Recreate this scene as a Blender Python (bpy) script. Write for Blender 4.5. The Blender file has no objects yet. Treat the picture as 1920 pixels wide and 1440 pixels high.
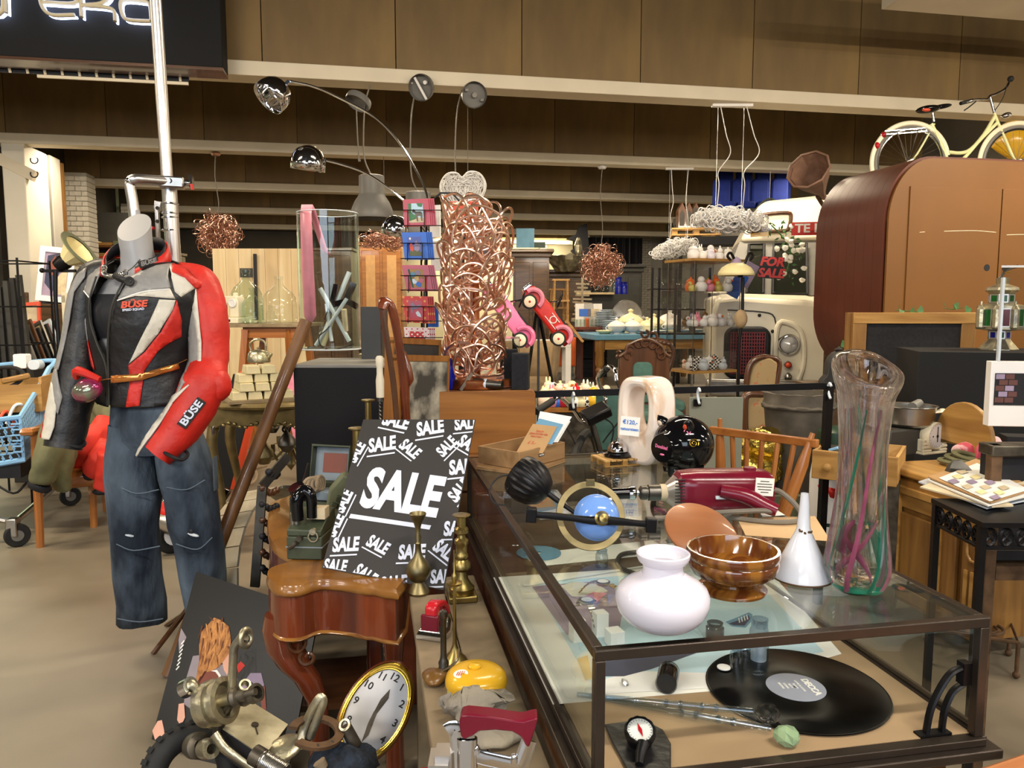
import bpy,bmesh,math,random
from mathutils import Vector as V,Matrix,Euler,noise as mnoise
from mathutils.geometry import delaunay_2d_cdt
random.seed(7)
rnd=random.uniform
sin,cos,pi,R_=math.sin,math.cos,math.pi,math.radians
scene=bpy.context.scene
COL=scene.collection
# ------------------------------------------------------------------ camera
CH,FPX,PITCH,YAW=1.3,1440.0,R_(5.75),R_(-10.6)
cam=bpy.data.objects.new('camera',bpy.data.cameras.new('camera'))
COL.objects.link(cam)
cam.location=(0,0,CH)
cam.rotation_euler=(pi/2-PITCH,0,YAW)
cam.data.sensor_width=36
cam.data.lens=27
cam.data.clip_start=.05
cam.data.clip_end=80
scene.camera=cam
scene.view_settings.view_transform='Standard'
scene.view_settings.look='None'
scene.view_settings.gamma=1
scene.view_settings.use_curve_mapping=False
scene.view_settings.exposure=0.34
cy=scene.cycles
cy.use_denoising=True
cy.max_bounces=12
cy.diffuse_bounces=3
cy.glossy_bounces=4
cy.transmission_bounces=10
cy.transparent_max_bounces=24
cy.caustics_reflective=False
cy.caustics_refractive=False
cy.sample_clamp_indirect=6
# ------------------------------------------------------------------ world and lamps
w=bpy.data.worlds.new('world')
scene.world=w
w.use_nodes=True
w.node_tree.nodes['Background'].inputs[0].default_value=(.9,.85,.75,1)
w.node_tree.nodes['Background'].inputs[1].default_value=.05
def area(name,loc,rot,sx,sy,power,col):
 l=bpy.data.lights.new(name,'AREA')
 l.shape='RECTANGLE'
 l.size,l.size_y,l.energy,l.color=sx,sy,power,col
 o=bpy.data.objects.new(name,l)
 COL.objects.link(o)
 o.location=loc
 o.rotation_euler=tuple(R_(a)for a in rot)
 return o
WARM,COOL,NEUT=(1,.83,.60),(.72,.84,1),(1,.92,.8)
# ceiling tube lights: rows of strips in the bays of the hall, hung behind each beam
for y,z,p,tl in((-3.2,3.3,70,20),(-.2,3.3,62,30),(3.6,3.5,92,24)):
 for x in(-6.5,-2.6,1.3,5.2,9.1):
  area('tube_lamp',(x,y,z),(tl,0,0),1.5,.09,p,NEUT if y<1 else WARM)
for y,p in((8.15,62),(11.75,62),(15.35,52),(18.95,46)):
 for x in(-3.4,.4,4.2,7.8):
  area('tube_lamp_far',(x,y,3.47),(8,0,0),1.5,.1,p,WARM)
  # daylight from the shop windows behind the photographer
area('window_daylight',(-2.5,-5.5,2.2),(82,0,-10),5,2.0,150,COOL)
# the brighter rooms beyond the hall
area('left_room_lamp',(-9.5,16,3.4),(0,0,0),2.5,1.5,260,(.95,1,.82))
area('back_room_lamp',(4.5,25.6,3.6),(0,0,0),4.5,1.5,240,(1,.9,.68))
# ------------------------------------------------------------------ view geometry (pixel of the 1920x1440 frame -> place in the hall)
RC=Euler((pi/2-PITCH,0,YAW)).to_matrix()
C0=V((0,0,CH))
FW,RT=V((-sin(YAW),cos(YAW),0)),V((cos(YAW),sin(YAW),0))
def ray(px,py):
 return RC@V(((px-960)/FPX,-(py-720)/FPX,-1))
def W(px,py,D):
 v=ray(px,py)
 return C0+v*(D/v.dot(FW))
def Zp(px,py,z):
 v=ray(px,py)
 return C0+v*((z-CH)/v.z)
def Yp(px,py,y):
 v=ray(px,py)
 return C0+v*(y/v.y)
def Xp(px,py,x):
 v=ray(px,py)
 return C0+v*(x/v.x)
YD=math.degrees(YAW)
# ------------------------------------------------------------------ materials
MATS={}
def lin(h):
 h=h.lstrip('#')
 o=[]
 for i in(0,2,4):
  c=int(h[i:i+2],16)/255
  o.append(c/12.92 if c<=.04045 else((c+.055)/1.055)**2.4)
 return o
def mat(name,hx,r=.5,m=0,v=.16,sc=7,hx2=None,bump=0,bsc=None,coat=0,st=(1,1,1),det=4,dist=0,lo=.32,hi=.68,trans=0,ior=1.45,emit=0,sheen=0,aniso=0):
 mt=bpy.data.materials.new(name)
 mt.use_nodes=True
 nt=mt.node_tree
 N,L=nt.nodes,nt.links
 b=N['Principled BSDF']
 c=lin(hx)
 c1=[min(1,x*(1-v))for x in c]+[1]
 c2=(lin(hx2)if hx2 else[min(1,x*(1+v))for x in c])+[1]
 if hx2:
  c1=c+[1]
 tc,mp,ns,rp=N.new('ShaderNodeTexCoord'),N.new('ShaderNodeMapping'),N.new('ShaderNodeTexNoise'),N.new('ShaderNodeValToRGB')
 L.new(tc.outputs['Object'],mp.inputs[0])
 mp.inputs['Scale'].default_value=st
 L.new(mp.outputs[0],ns.inputs['Vector'])
 ns.inputs['Scale'].default_value=sc
 ns.inputs['Detail'].default_value=det
 ns.inputs['Distortion'].default_value=dist
 L.new(ns.outputs[0],rp.inputs[0])
 e=rp.color_ramp.elements
 e[0].position,e[0].color,e[1].position,e[1].color=lo,c1,hi,c2
 L.new(rp.outputs[0],b.inputs['Base Color'])
 b.inputs['Roughness'].default_value=r
 b.inputs['Metallic'].default_value=m
 b.inputs['IOR'].default_value=ior
 b.inputs['Coat Weight'].default_value=coat
 b.inputs['Coat Roughness'].default_value=.06
 b.inputs['Transmission Weight'].default_value=trans
 b.inputs['Sheen Weight'].default_value=sheen
 if emit:
  L.new(rp.outputs[0],b.inputs['Emission Color'])
  b.inputs['Emission Strength'].default_value=emit
 if bump:
  n2,bp=N.new('ShaderNodeTexNoise'),N.new('ShaderNodeBump')
  L.new(mp.outputs[0],n2.inputs['Vector'])
  n2.inputs['Scale'].default_value=bsc or sc*3
  n2.inputs['Detail'].default_value=5
  bp.inputs['Strength'].default_value=bump
  bp.inputs['Distance'].default_value=.02
  L.new(n2.outputs[0],bp.inputs['Height'])
  L.new(bp.outputs[0],b.inputs['Normal'])
 MATS[name]=mt
 return mt
def wood(name,a,b,ax=0,sc=14,r=.4,coat=.2,dist=1.2):
 st=[1,1,1]
 st[ax]=.09
 return mat(name,a,r,hx2=b,sc=sc,st=st,det=6,dist=dist,coat=coat,bump=.06)
def thin(name,tint,fac=1.0,ior=1.45,rough=.0,dirt=0):
# thin clear pane: see-through with mirror reflection by angle
 mt=bpy.data.materials.new(name)
 mt.use_nodes=True
 nt=mt.node_tree
 N,L=nt.nodes,nt.links
 N.remove(N['Principled BSDF'])
 out=N['Material Output']
 lw,tr,gl,mx=N.new('ShaderNodeLayerWeight'),N.new('ShaderNodeBsdfTransparent'),N.new('ShaderNodeBsdfGlossy'),N.new('ShaderNodeMixShader')
 pw,fr=N.new('ShaderNodeMath'),N.new('ShaderNodeMath')
 pw.operation,fr.operation='POWER','MULTIPLY_ADD'
 lw.inputs[0].default_value=.5
 r0=((ior-1)/(ior+1))**2
 L.new(lw.outputs['Facing'],pw.inputs[0])
 pw.inputs[1].default_value=5
 L.new(pw.outputs[0],fr.inputs[0])
 fr.inputs[1].default_value,fr.inputs[2].default_value=1-r0,r0
 tr.inputs[0].default_value=lin(tint)+[1]
 gl.inputs['Color'].default_value=(fac,fac,fac,1)
 gl.inputs['Roughness'].default_value=rough
 L.new(fr.outputs[0],mx.inputs[0])
 L.new(tr.outputs[0],mx.inputs[1])
 L.new(gl.outputs[0],mx.inputs[2])
 last=mx
 if dirt:
  tc,ns,rp,df,m2=N.new('ShaderNodeTexCoord'),N.new('ShaderNodeTexNoise'),N.new('ShaderNodeMapRange'),N.new('ShaderNodeBsdfDiffuse'),N.new('ShaderNodeMixShader')
  L.new(tc.outputs['Object'],ns.inputs['Vector'])
  ns.inputs['Scale'].default_value=5
  ns.inputs['Detail'].default_value=6
  L.new(ns.outputs[0],rp.inputs[0])
  rp.inputs[1].default_value,rp.inputs[2].default_value,rp.inputs[3].default_value,rp.inputs[4].default_value=.45,.75,dirt*.3,dirt
  L.new(rp.outputs[0],m2.inputs[0])
  L.new(mx.outputs[0],m2.inputs[1])
  L.new(df.outputs[0],m2.inputs[2])
  df.inputs[0].default_value=(.6,.58,.54,1)
  last=m2
 L.new(last.outputs[0],out.inputs[0])
 MATS[name]=mt
def dots(name,bg,fg,sc=40,rad=.28,r=.4):
 mt=mat(name,bg,r)
 nt=mt.node_tree
 N,L=nt.nodes,nt.links
 tc,vo,lt,mx=N.new('ShaderNodeTexCoord'),N.new('ShaderNodeTexVoronoi'),N.new('ShaderNodeMath'),N.new('ShaderNodeMix')
 vo.inputs['Randomness'].default_value=0
 vo.inputs['Scale'].default_value=sc
 vo.voronoi_dimensions='2D'
 sp,cb=N.new('ShaderNodeSeparateXYZ'),N.new('ShaderNodeCombineXYZ')
 L.new(tc.outputs['Object'],sp.inputs[0])
 L.new(sp.outputs[0],cb.inputs[0])
 L.new(sp.outputs[2],cb.inputs[1])
 mp=N.new('ShaderNodeMapping')
 mp.inputs['Rotation'].default_value=(0,0,pi/4)
 L.new(cb.outputs[0],mp.inputs[0])
 L.new(mp.outputs[0],vo.inputs['Vector'])
 lt.operation='LESS_THAN'
 lt.inputs[1].default_value=rad
 L.new(vo.outputs['Distance'],lt.inputs[0])
 mx.data_type='RGBA'
 L.new(lt.outputs[0],mx.inputs[0])
 mx.inputs[6].default_value=lin(bg)+[1]
 mx.inputs[7].default_value=lin(fg)+[1]
 L.new(mx.outputs[2],N['Principled BSDF'].inputs['Base Color'])
 # ------------------------------------------------------------------ mesh building
def rotm(r):
 if r is None:
  return Matrix.Identity(4)
 if isinstance(r,Matrix):
  return r.to_4x4()
 return Euler([R_(a)for a in r]).to_matrix().to_4x4()
def Fm(p=(0,0,0),r=None,s=1):
 sc=Matrix.Diagonal((s,s,s,1))if not hasattr(s,'__len__')else Matrix.Diagonal((*s,1))
 return Matrix.Translation(V(p))@rotm(r)@sc
def cat_rom(p,k,closed=False):
 p=[V(q)for q in p]
 if k<2 or len(p)<3:
  return p
 n,out=len(p),[]
 for i in range(n if closed else n-1):
  if closed:
   a,b,c,d=p[i-1],p[i],p[(i+1)%n],p[(i+2)%n]
  else:
   b,c=p[i],p[i+1]
   a=p[i-1]if i else b*2-c
   d=p[i+2]if i+2<n else c*2-b
  for j in range(k):
   t=j/k
   out.append(.5*((2*b)+(c-a)*t+(2*a-5*b+4*c-d)*t*t+(3*b-a-3*c+d)*t**3))
 if not closed:
  out.append(p[-1])
 return out
class MB:
 def __init__(s,M=None):
  s.v,s.f,s.M=[],[],M or Matrix.Identity(4)
 def at(s,p=(0,0,0),r=None,sc=1):
  s.M=Fm(p,r,sc)
  return s
 def add(s,vs,fs):
  k=len(s.v)
  s.v+=[s.M@V(q)for q in vs]
  s.f+=[[i+k for i in f]for f in fs]
  return s
 def box(s,c,d,r=None):
  m=Fm(c,r)
  h=[x/2 for x in d]
  vs=[m@V((sx*h[0],sy*h[1],sz*h[2]))for sx in(-1,1)for sy in(-1,1)for sz in(-1,1)]
  return s.add(vs,[(0,1,3,2),(4,6,7,5),(0,4,5,1),(2,3,7,6),(0,2,6,4),(1,5,7,3)])
 def b2(s,a,b):
  a,b=V(a),V(b)
  return s.box((a+b)/2,[abs(x)for x in(b-a)])
 def bar(s,a,b,w,h=None):
  a,b=V(a),V(b)
  d=b-a
  q=d.to_track_quat('Z','Y').to_matrix()
  return s.box((a+b)/2,(w,h or w,d.length),q)
 def loft(s,rings,caps=True,closed=False):
  n=len(rings[0])
  vs=[q for r in rings for q in r]
  fs=[]
  m=len(rings)
  for i in range(m if closed else m-1):
   a,b=i*n,((i+1)%m)*n
   for j in range(n):
    k=(j+1)%n
    fs.append((a+j,a+k,b+k,b+j))
  if caps and not closed:
   fs.append(tuple(reversed(range(n))))
   fs.append(tuple(range((m-1)*n,m*n)))
  return s.add(vs,fs)
 def tube(s,pts,r,n=8,closed=False,k=0,caps=True,flat=1,up=None):
  m0=len(pts)
  p=cat_rom(pts,k,closed)if k else[V(q)for q in pts]
  m=len(p)
  rr=r if hasattr(r,'__len__')else[r]*m0
  def rad(i):
   t=i/max(1,m-1)*(len(rr)-1)
   a=min(int(t),len(rr)-2)if len(rr)>1 else 0
   return rr[0]if len(rr)==1 else rr[a]*(1-(t-a))+rr[a+1]*(t-a)
  rings,nn=[],None
  for i in range(m):
   d=(p[(i+1)%m]-p[i-1])if closed else(p[min(i+1,m-1)]-p[max(i-1,0)])
   if d.length<1e-9:
    d=V((0,0,1))
   d.normalize()
   if nn is None:
    u0=V(up)if up else(V((0,0,1))if abs(d.z)<.9 else V((1,0,0)))
    nn=u0-d*u0.dot(d)
   nn=(nn-d*nn.dot(d)).normalized()
   bb=d.cross(nn)
   q=rad(i)
   rings.append([p[i]+nn*(cos(2*pi*j/n)*q)+bb*(sin(2*pi*j/n)*q*flat)for j in range(n)])
  return s.loft(rings,caps,closed)
 def cyl(s,a,b,r,r2=None,n=20,caps=True):
  return s.tube([a,b],[r,r if r2 is None else r2],n,caps=caps)
 def lathe(s,prof,n=24,p=(0,0,0),r=None,caps=False,fn=None,arc=1):
  m=Fm(p,r)
  rings=[]
  for(q,z)in prof:
   ring=[]
   for j in range(n):
    a=2*pi*j/n
    k=q*(fn(a,z)if fn else 1)
    ring.append(m@V((max(k,1e-5)*cos(a),max(k,1e-5)*sin(a),z)))
   rings.append(ring)
  return s.loft(rings,caps)
 def sph(s,c,r,n=16,rot=None,fn=None):
  r=r if hasattr(r,'__len__')else(r,r,r)
  m=Fm(c,rot)
  h=max(5,n//2)
  rings=[]
  for i in range(h+1):
   t=pi*i/h
   rings.append([m@V((r[0]*max(sin(t),1e-4)*cos(2*pi*j/n),r[1]*max(sin(t),1e-4)*sin(2*pi*j/n),-r[2]*cos(t)))for j in range(n)])
  return s.loft(rings,False)
 def prism(s,poly,h,p=(0,0,0),r=None):
  m=Fm(p,r)
  n=len(poly)
  vs=[m@V((x,-h/2,z))for x,z in poly]+[m@V((x,h/2,z))for x,z in poly]
  fs=[tuple(range(n)),tuple(reversed(range(n,2*n)))]
  for i in range(n):
   j=(i+1)%n
   fs.append((i,i+n,j+n,j))
  return s.add(vs,fs)
 def ringp(s,outer,inner,h,p=(0,0,0),r=None):
  m=Fm(p,r)
  n=len(outer)
  vs=[m@V((x,y,z))for y in(-h/2,h/2)for o in(outer,inner)for x,z in o]
  fs=[]
  for i in range(n):
   j=(i+1)%n
   fs+=[(i,j,n+j,n+i),(2*n+j,2*n+i,3*n+i,3*n+j),(j,i,2*n+i,2*n+j),(n+i,n+j,3*n+j,3*n+i)]
  return s.add(vs,fs)
 def flat(s,poly,p=(0,0,0),r=None):
  m=Fm(p,r)
  return s.add([m@V((x,0,z))for x,z in poly],[tuple(range(len(poly)))])
 def quad(s,*q):
  return s.add(q,[tuple(range(len(q)))])
 def torus(s,c,R,r,n=32,k=8,rot=None,arc=None,flat=1):
  m=Fm(c,rot)
  if arc:
   a0,a1=R_(arc[0]),R_(arc[1])
   return s.tube([m@V((R*cos(a0+(a1-a0)*i/n),R*sin(a0+(a1-a0)*i/n),0))for i in range(n+1)],r,k,flat=flat)
  return s.tube([m@V((R*cos(2*pi*i/n),R*sin(2*pi*i/n),0))for i in range(n)],r,k,closed=True,flat=flat)
 def warp(s,f):
  s.v=[V(f(q))for q in s.v]
  return s
 def jit(s,a,sc=10):
  s.v=[q+mnoise.noise_vector(q*sc)*a for q in s.v]
  return s
 def o(s,name,mt,par=None,bev=0,ang=40,sub=0,solid=0,p=None,r=None,smooth=True):
  me=bpy.data.meshes.new(name)
  me.from_pydata([tuple(q)for q in s.v],[],s.f)
  if s.f:
   bm=bmesh.new()
   bm.from_mesh(me)
   bmesh.ops.remove_doubles(bm,verts=bm.verts,dist=2e-6)
   bmesh.ops.recalc_face_normals(bm,faces=bm.faces)
   bm.to_mesh(me)
   bm.free()
  me.materials.append(MATS[mt]if isinstance(mt,str)else mt)
  if smooth:
   me.shade_smooth()
   me.set_sharp_from_angle(angle=R_(ang))
  ob=bpy.data.objects.new(name,me)
  COL.objects.link(ob)
  if par:
   ob.parent=par
  if p is not None:
   ob.location=p
  if r is not None:
   ob.rotation_euler=[R_(a)for a in r]
  if solid:
   md=ob.modifiers.new('solid','SOLIDIFY')
   md.thickness=solid
   md.offset=0
  if bev:
   md=ob.modifiers.new('bevel','BEVEL')
   md.width,md.segments,md.limit_method=bev,2,'ANGLE'
  if sub:
   md=ob.modifiers.new('sub','SUBSURF')
   md.levels=md.render_levels=sub
  return ob
 def th(s,name,label,cat,mt,p=(0,0,0),r=None,group=None,**k):
  return tag(s.o(name,mt,p=p,r=r,**k),label,cat,group)
def tag(o,label,cat,group=None):
 o['label'],o['category']=label,cat
 if group:
  o['group']=group
 return o
def T(name,label,cat,p,r=(0,0,0),group=None):
 o=bpy.data.objects.new(name,None)
 o.empty_display_size=.1
 COL.objects.link(o)
 o.location=p
 o.rotation_euler=[R_(a)for a in r]
 return tag(o,label,cat,group)
def S(o):
 o['kind']='structure'
 return o
def dup(root,p,r=None,label=None,sc=None,mt=None):
 c=root.copy()
 COL.objects.link(c)
 c.location=p
 if r is not None:
  c.rotation_euler=[R_(a)for a in r]
 if sc is not None:
  c.scale=sc if hasattr(sc,'__len__')else(sc,sc,sc)
 if label:
  c['label']=label
 for ch in list(root.children):
  d=ch.copy()
  COL.objects.link(d)
  d.parent=c
  for g in list(ch.children):
   e=g.copy()
   COL.objects.link(e)
   e.parent=d
 return c
def inst(src,p,r=None,par=None,name=None,sc=None):
 c=src.copy()
 COL.objects.link(c)
 c.location=p
 if r is not None:
  c.rotation_euler=[R_(a)for a in r]
 if sc is not None:
  c.scale=sc
 if par:
  c.parent=par
 return c
def txt(s,size,mt,par,p,r=(90,0,0),bold=0,ext=.0004,al='CENTER',shear=0,sx=1,name='lettering',sp=1,clip=None,res=3):
 cu=bpy.data.curves.new('t','FONT')
 cu.body,cu.size,cu.offset,cu.extrude,cu.align_x,cu.align_y,cu.shear,cu.space_character,cu.resolution_u=s,size,bold,ext,al,'CENTER',shear,sp,res
 ob=bpy.data.objects.new('t',cu)
 me=bpy.data.meshes.new_from_object(ob)
 bpy.data.objects.remove(ob)
 me.name=name
 me.materials.clear()
 me.materials.append(MATS[mt])
 m=Fm(p,r,(sx,1,1))
 me.transform(m)
 if clip:
  bm=bmesh.new()
  bm.from_mesh(me)
  for co,no in clip:
   bmesh.ops.bisect_plane(bm,geom=bm.verts[:]+bm.edges[:]+bm.faces[:],plane_co=co,plane_no=no,clear_outer=True)
  bm.to_mesh(me)
  bm.free()
  if not me.polygons:
   return None
 o=bpy.data.objects.new(name,me)
 COL.objects.link(o)
 if par:
  o.parent=par
 return o
def grow(poly,step,fn,extra=()):
 pts,n=[],len(poly)
 for i in range(n):
  a,b=V(poly[i]),V(poly[(i+1)%n])
  k=max(1,int((b-a).length/step))
  for j in range(k):
   pts.append(a+(b-a)*j/k)
 ne=len(pts)
 xs,zs=[p[0]for p in pts],[p[1]for p in pts]
 def inside(x,z):
  c=False
  for i in range(n):
   (x1,z1),(x2,z2)=poly[i],poly[i-1]
   if(z1>z)!=(z2>z)and x<(x2-x1)*(z-z1)/(z2-z1)+x1:
    c=not c
  return c
 z=min(zs)+step*.5
 row=0
 while z<max(zs):
  x=min(xs)+(step*.5 if row%2 else step*.25)
  while x<max(xs):
   if inside(x,z)and min((V((x,z))-p).length for p in pts[:ne])>step*.45:
    pts.append(V((x,z)))
   x+=step
  z+=step
  row+=1
 r=delaunay_2d_cdt(pts,[(i,(i+1)%ne)for i in range(ne)],[],1,1e-6)
 mb=MB()
 mb.add([(p[0],fn(p[0],p[1]),p[1])for p in r[0]],r[2])
 return mb
def frame_at(px,py,D):
 o=W(px,py,D)
 def L(x,y,dy=0):
  q=W(x,y,D+dy)-o
  return V((q.dot(RT),q.dot(FW),q.z))
 def L2(x,y,dy=0):
  q=L(x,y,dy)
  return(q.x,q.z)
 return o,L,L2
def circ(r,n=24,a0=0,a1=360,c=(0,0),rz=None):
 rz=r if rz is None else rz
 return[(c[0]+r*cos(R_(a0+(a1-a0)*i/n)),c[1]+rz*sin(R_(a0+(a1-a0)*i/n)))for i in range(n if a1-a0==360 else n+1)]
def rrect(wd,h,r,n=5,c=(0,0)):
 o=[]
 for sx,sz,a in((1,1,0),(-1,1,90),(-1,-1,180),(1,-1,270)):
  for i in range(n+1):
   t=R_(a+90*i/n)
   o.append((c[0]+sx*(wd/2-r)+r*cos(t),c[1]+sz*(h/2-r)+r*sin(t)))
 return o
 # ------------------------------------------------------------------ palette
for a in(('concrete','8d8271',.55,0,.2,1.6),('soffit','d8cdb6',.55,0,.06,2),('ceil','2c2720',.8,0,.2,2),('plaster','d9d3c4',.7,0,.06,2),('plaster_grey','a8a49a',.75,0,.08,2),('mint','cfe6c4',.6,0,.04,2),('mint2','8fc59a',.5),('cream_wall','efe2bb',.7,0,.05,1.5),('dark_wall','3a362e',.8,0,.2,2),('brickw','b7b1a4',.75,0,.14,9),('mortar','8c877b',.9),('black','15151a',.6,0,.2,20),('blackgloss','0c0c0e',.08,0,.1,5),('blackmetal','1b1a1c',.38,.6,.2,12),('rubber','1c1c1c',.7,0,.2,20),('chrome','d9d9dc',.07,1,.03,4),('steel','a9a6a0',.28,1,.12,14),('alu','c9c5c2',.32,1,.06,10),('darksteel','5d5a55',.4,1,.25,18),('brass','94814f',.34,1,.25,24),('oldbrass','7f7353',.42,1,.25,22),('gold','d2ab45',.25,1,.15,14),('copper','f2cbb4',.28,1,.1,9),('copperbase','c47a4c',.3,1,.12,9),('copperdark','c99d8a',.3,1,.15,9),('white','e8e6e4',.4,0,.04,5),('whitegloss','eceaf0',.12,0,.03,5),('paper','e9e6df',.7,0,.04,9),('cream','e6dcc0',.35,0,.06,5),('creamshade','e3d7a2',.5,0,.06,5),('grey','77756f',.5,0,.08,6),('lampgrey','6e6c68',.45,0,.05,5),('dkgrey','34332f',.5,0,.12,8),('red','c4261d',.42,0,.1,9),('redgloss','b8202a',.18,0,.08,6),('maroon','6b1226',.22,0,.12,14),('pink','ee7aa8',.3,0,.06,6),('pinkcloth','e08aa0',.5,0,.12,30),('orange','e2661c',.45,0,.06,6),('orangered','de5233',.45,0,.08,6),('blue','1f57b5',.4,0,.1,6),('seatblue','12297c',.8,0,.15,12),('skyblue','6f97dc',.12,0,.05,3),('cobalt','0f1a86',.1,0,.1,6),('bluetop','5f91ad',.45,0,.1,6),('basket','86b8e2',.4,0,.06,8),('teal','42645c',.8,0,.15,20),('green','3d7a45',.4,0,.1,6),('dkgreen','1c3524',.4,0,.12,6),('army','3f4634',.45,0,.25,14),('armylight','7d8890',.5,0,.15,14),('yellow','d9a92a',.2,0,.08,6),('yellowlight','cfc36a',.35,0,.08,6),('truck','efe7d0',.28,0,.06,2),('leather_k','1d1c1d',.42,0,.25,16,None,.5,11),('leather_w','cfc9bb',.42,0,.12,16,None,.5,11),('leather_g','8b8986',.4,0,.15,16,None,.5,11),('leather_r','c4281e',.5,0,.14,14,None,.55,11),('mannequin','9d9c9d',.34,0,.03,5),('olive','6b6a4c',.8,0,.15,20),('hornbrown','80604e',.6,0,.2,12),('redcloth','dc3a2c',.6,0,.14,14),('iri','c07a3c',.12,.6,.5,9),('opal','dcd9e6',.08,0,.02,3),('cord','6f685d',.6,0,.1,20),('rust','5e4630',.75,.3,.4,24),('rope','8a7860',.8,0,.2,30),('leaf','3c6a35',.5,0,.25,20),('petal','f0ede2',.6,0,.05,8),('podbrown','582a1c',.38,0,.14,3),('podorange','6e4719',.45,0,.07,2),('kraft','b58d5d',.7,0,.1,12),('envelope','c9a77c',.65,0,.06,10),('tan','9a8363',.8,0,.14,12),('bucket','514a40',.8,0,.35,9),('charcoal','2c2826',.6,0,.05,9),('salewhite','d9def0',.6,0,.03,9),('stonevase','e6cdb6',.14,0,.1,7),('china','c9d2da',.2,0,.06,9),('chinacream','e9dfb2',.2,0,.06,9),('chinawhite','eeeae2',.2,0,.05,9),('gold_leaf','6c5c36',.5,.4,.3,16),('sand','c9b898',.7,0,.2,12),('skin','d8a28c',.5,0,.08,9),('hair','a4622c',.5,0,.4,40),('amber','6a4a22',.3,0,.2,12),('vinyl','0d0d0e',.2,0,.1,40),('labelgrey','8f93a4',.4,0,.08,12),('paleblue','bcd8e4',.4,0,.06,4),('navy','2f3450',.5,0,.2,8),('mauve','93839c',.5,0,.2,9),('casebase','9c8262',.6,0,.08,5),('dusty','7c6c55',.75,0,.25,9),('goldbrick','c9bd96',.4,0,.12,12),('jarwhite','d8d2c4',.3,0,.1,9),('bluepen','2f6fc4',.6),('redpen','c0552f',.6),('orangepaint','d25a2c',.5),('charpanel','22201e',.6,0,.15,10),('sagepanel','7f8172',.25,0,.05,5),('mildew','64684e',.6,0,.2,7)):
 mat(*a)
mat('web','6a5536',.6,hx2='82693f',sc=3,st=(1,1,.3),bump=.1)
mat('jeans','16202e',.9,hx2='687787',sc=6,st=(1,1,.45),det=9,bump=.6,bsc=26,lo=.36,hi=.72)
mat('seamblue','5c6a78',.9)
mat('photoblack','0b0a0a',.35,0,.1,6)
mat('lens','dfe3e6',.12,.5)
mat('floorc','6c6354',.42,hx2='857b6a',sc=1.3,det=8,bump=.05)
mat('onyx','cf9f6c',.12,hx2='efe0d4',sc=7,dist=2.5,det=5,coat=.3,st=(1,.4,.4),lo=.25,hi=.43)
mat('blackspeck','07080b',.8,v=.6,sc=160)
mat('velvet','111116',.9,v=.5,sc=60,sheen=.2)
mat('rock','6f6a66',.85,hx2='a3977f',sc=9,bump=.8,bsc=18,det=8)
mat('marbled_','8a4a2a',.12,hx2='7a4a22',sc=4,dist=2,coat=.6)
mat('enamelw','e9ebf2',.15,hx2='dfe2ec',sc=3,coat=.4)
mat('mould','3d3a35',.8,hx2='b9b2a0',sc=7,det=8,lo=.45,hi=.6)
mat('floral','8f7a56',.8,hx2='9a5a40',sc=26,lo=.6,hi=.68,det=2)
mat('foil','d8bb5c',.22,1,v=.25,sc=8,bump=1,bsc=14)
mat('steelworn','8f8b80',.35,.9,hx2='c6bd9c',sc=14,det=7,bump=.15)
mat('batterytop','8d8468',.5,.3,hx2='c8bfa0',sc=11,det=8,lo=.36,hi=.62)
mat('greasy','35302a',.45,.7,hx2='6f675a',sc=17,det=6)
mat('vaseglass','fbf6fa',.02,trans=1,v=.03,ior=1.5)
def seethrough(name,k):
 nt=MATS[name].node_tree
 b,o=nt.nodes['Principled BSDF'],nt.nodes['Material Output']
 tr,mx=nt.nodes.new('ShaderNodeBsdfTransparent'),nt.nodes.new('ShaderNodeMixShader')
 mx.inputs[0].default_value=k
 nt.links.new(b.outputs[0],mx.inputs[1])
 nt.links.new(tr.outputs[0],mx.inputs[2])
 nt.links.new(mx.outputs[0],o.inputs[0])
mat('glassclear','f4f8f8',.02,trans=1,v=.01,ior=1.45)
mat('glassgreen','c4e8b8',.05,trans=.6,v=.03,ior=1.45)
mat('bluecard','2a66c8',.35,v=.05)
mat('neon','c8d8ff',.5,emit=5,v=.02)
mat('backlit','fff1c8',.5,emit=.5,v=.02)
seethrough('vaseglass',.32)
seethrough('glassclear',.3)
wood('oak','7a4a20','a0692f',0)
wood('oakz','7a4a20','a0692f',2)
wood('pine','8c632e','b58c4c',0,r=.5,coat=.1)
wood('pinez','6c4820','926a34',2,r=.5,coat=.1)
wood('piney','a87c42','cfa768',1,r=.5,coat=.1)
wood('mahog','4a1c10','7c3a1e',2,sc=9,r=.22,coat=.6)
wood('mahogtop','70431e','98682f',1,sc=9,r=.25,coat=.5)
wood('walnut','3a2214','5a3820',2,r=.3,coat=.4)
wood('walnutx','3a2214','5a3820',0,r=.3,coat=.4)
wood('chairwood','8a4f20','b3733a',2,r=.3,coat=.4)
wood('chairwoodx','8a4f20','b3733a',0,r=.3,coat=.4)
wood('cigarbox','7a5836','a5835a',0,r=.6,coat=0)
wood('boardround','85502f','ab7048',0,sc=10,r=.4)
wood('plywood','cdb083','e6d2a8',2,sc=7,r=.6,coat=0)
wood('oldplank','7a6a50','978566',1,sc=8,r=.7,coat=0)
wood('bowlwood','7a3d16','b57a2e',2,sc=5,r=.1,coat=.8)
wood('stoolwood','b06a3a','d39a6a',0,sc=7,r=.5)
wood('rimwood','b3a68c','d0c6b0',2,sc=9,r=.7,coat=0)
wood('polewood','4a2e16','7a5430',2,r=.5)
wood('darkoak','3c2a18','5c4228',0,r=.4)
thin('pane','f6f9f7',.9,1.5,dirt=.02)
thin('jarglass','f7faf8',1,1.45)
thin('greenjar','ecf5ee',1,1.5)
thin('acryl','f4f4f4',1,1.4)
thin('cutglass','dce6ee',1,2.1)
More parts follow.
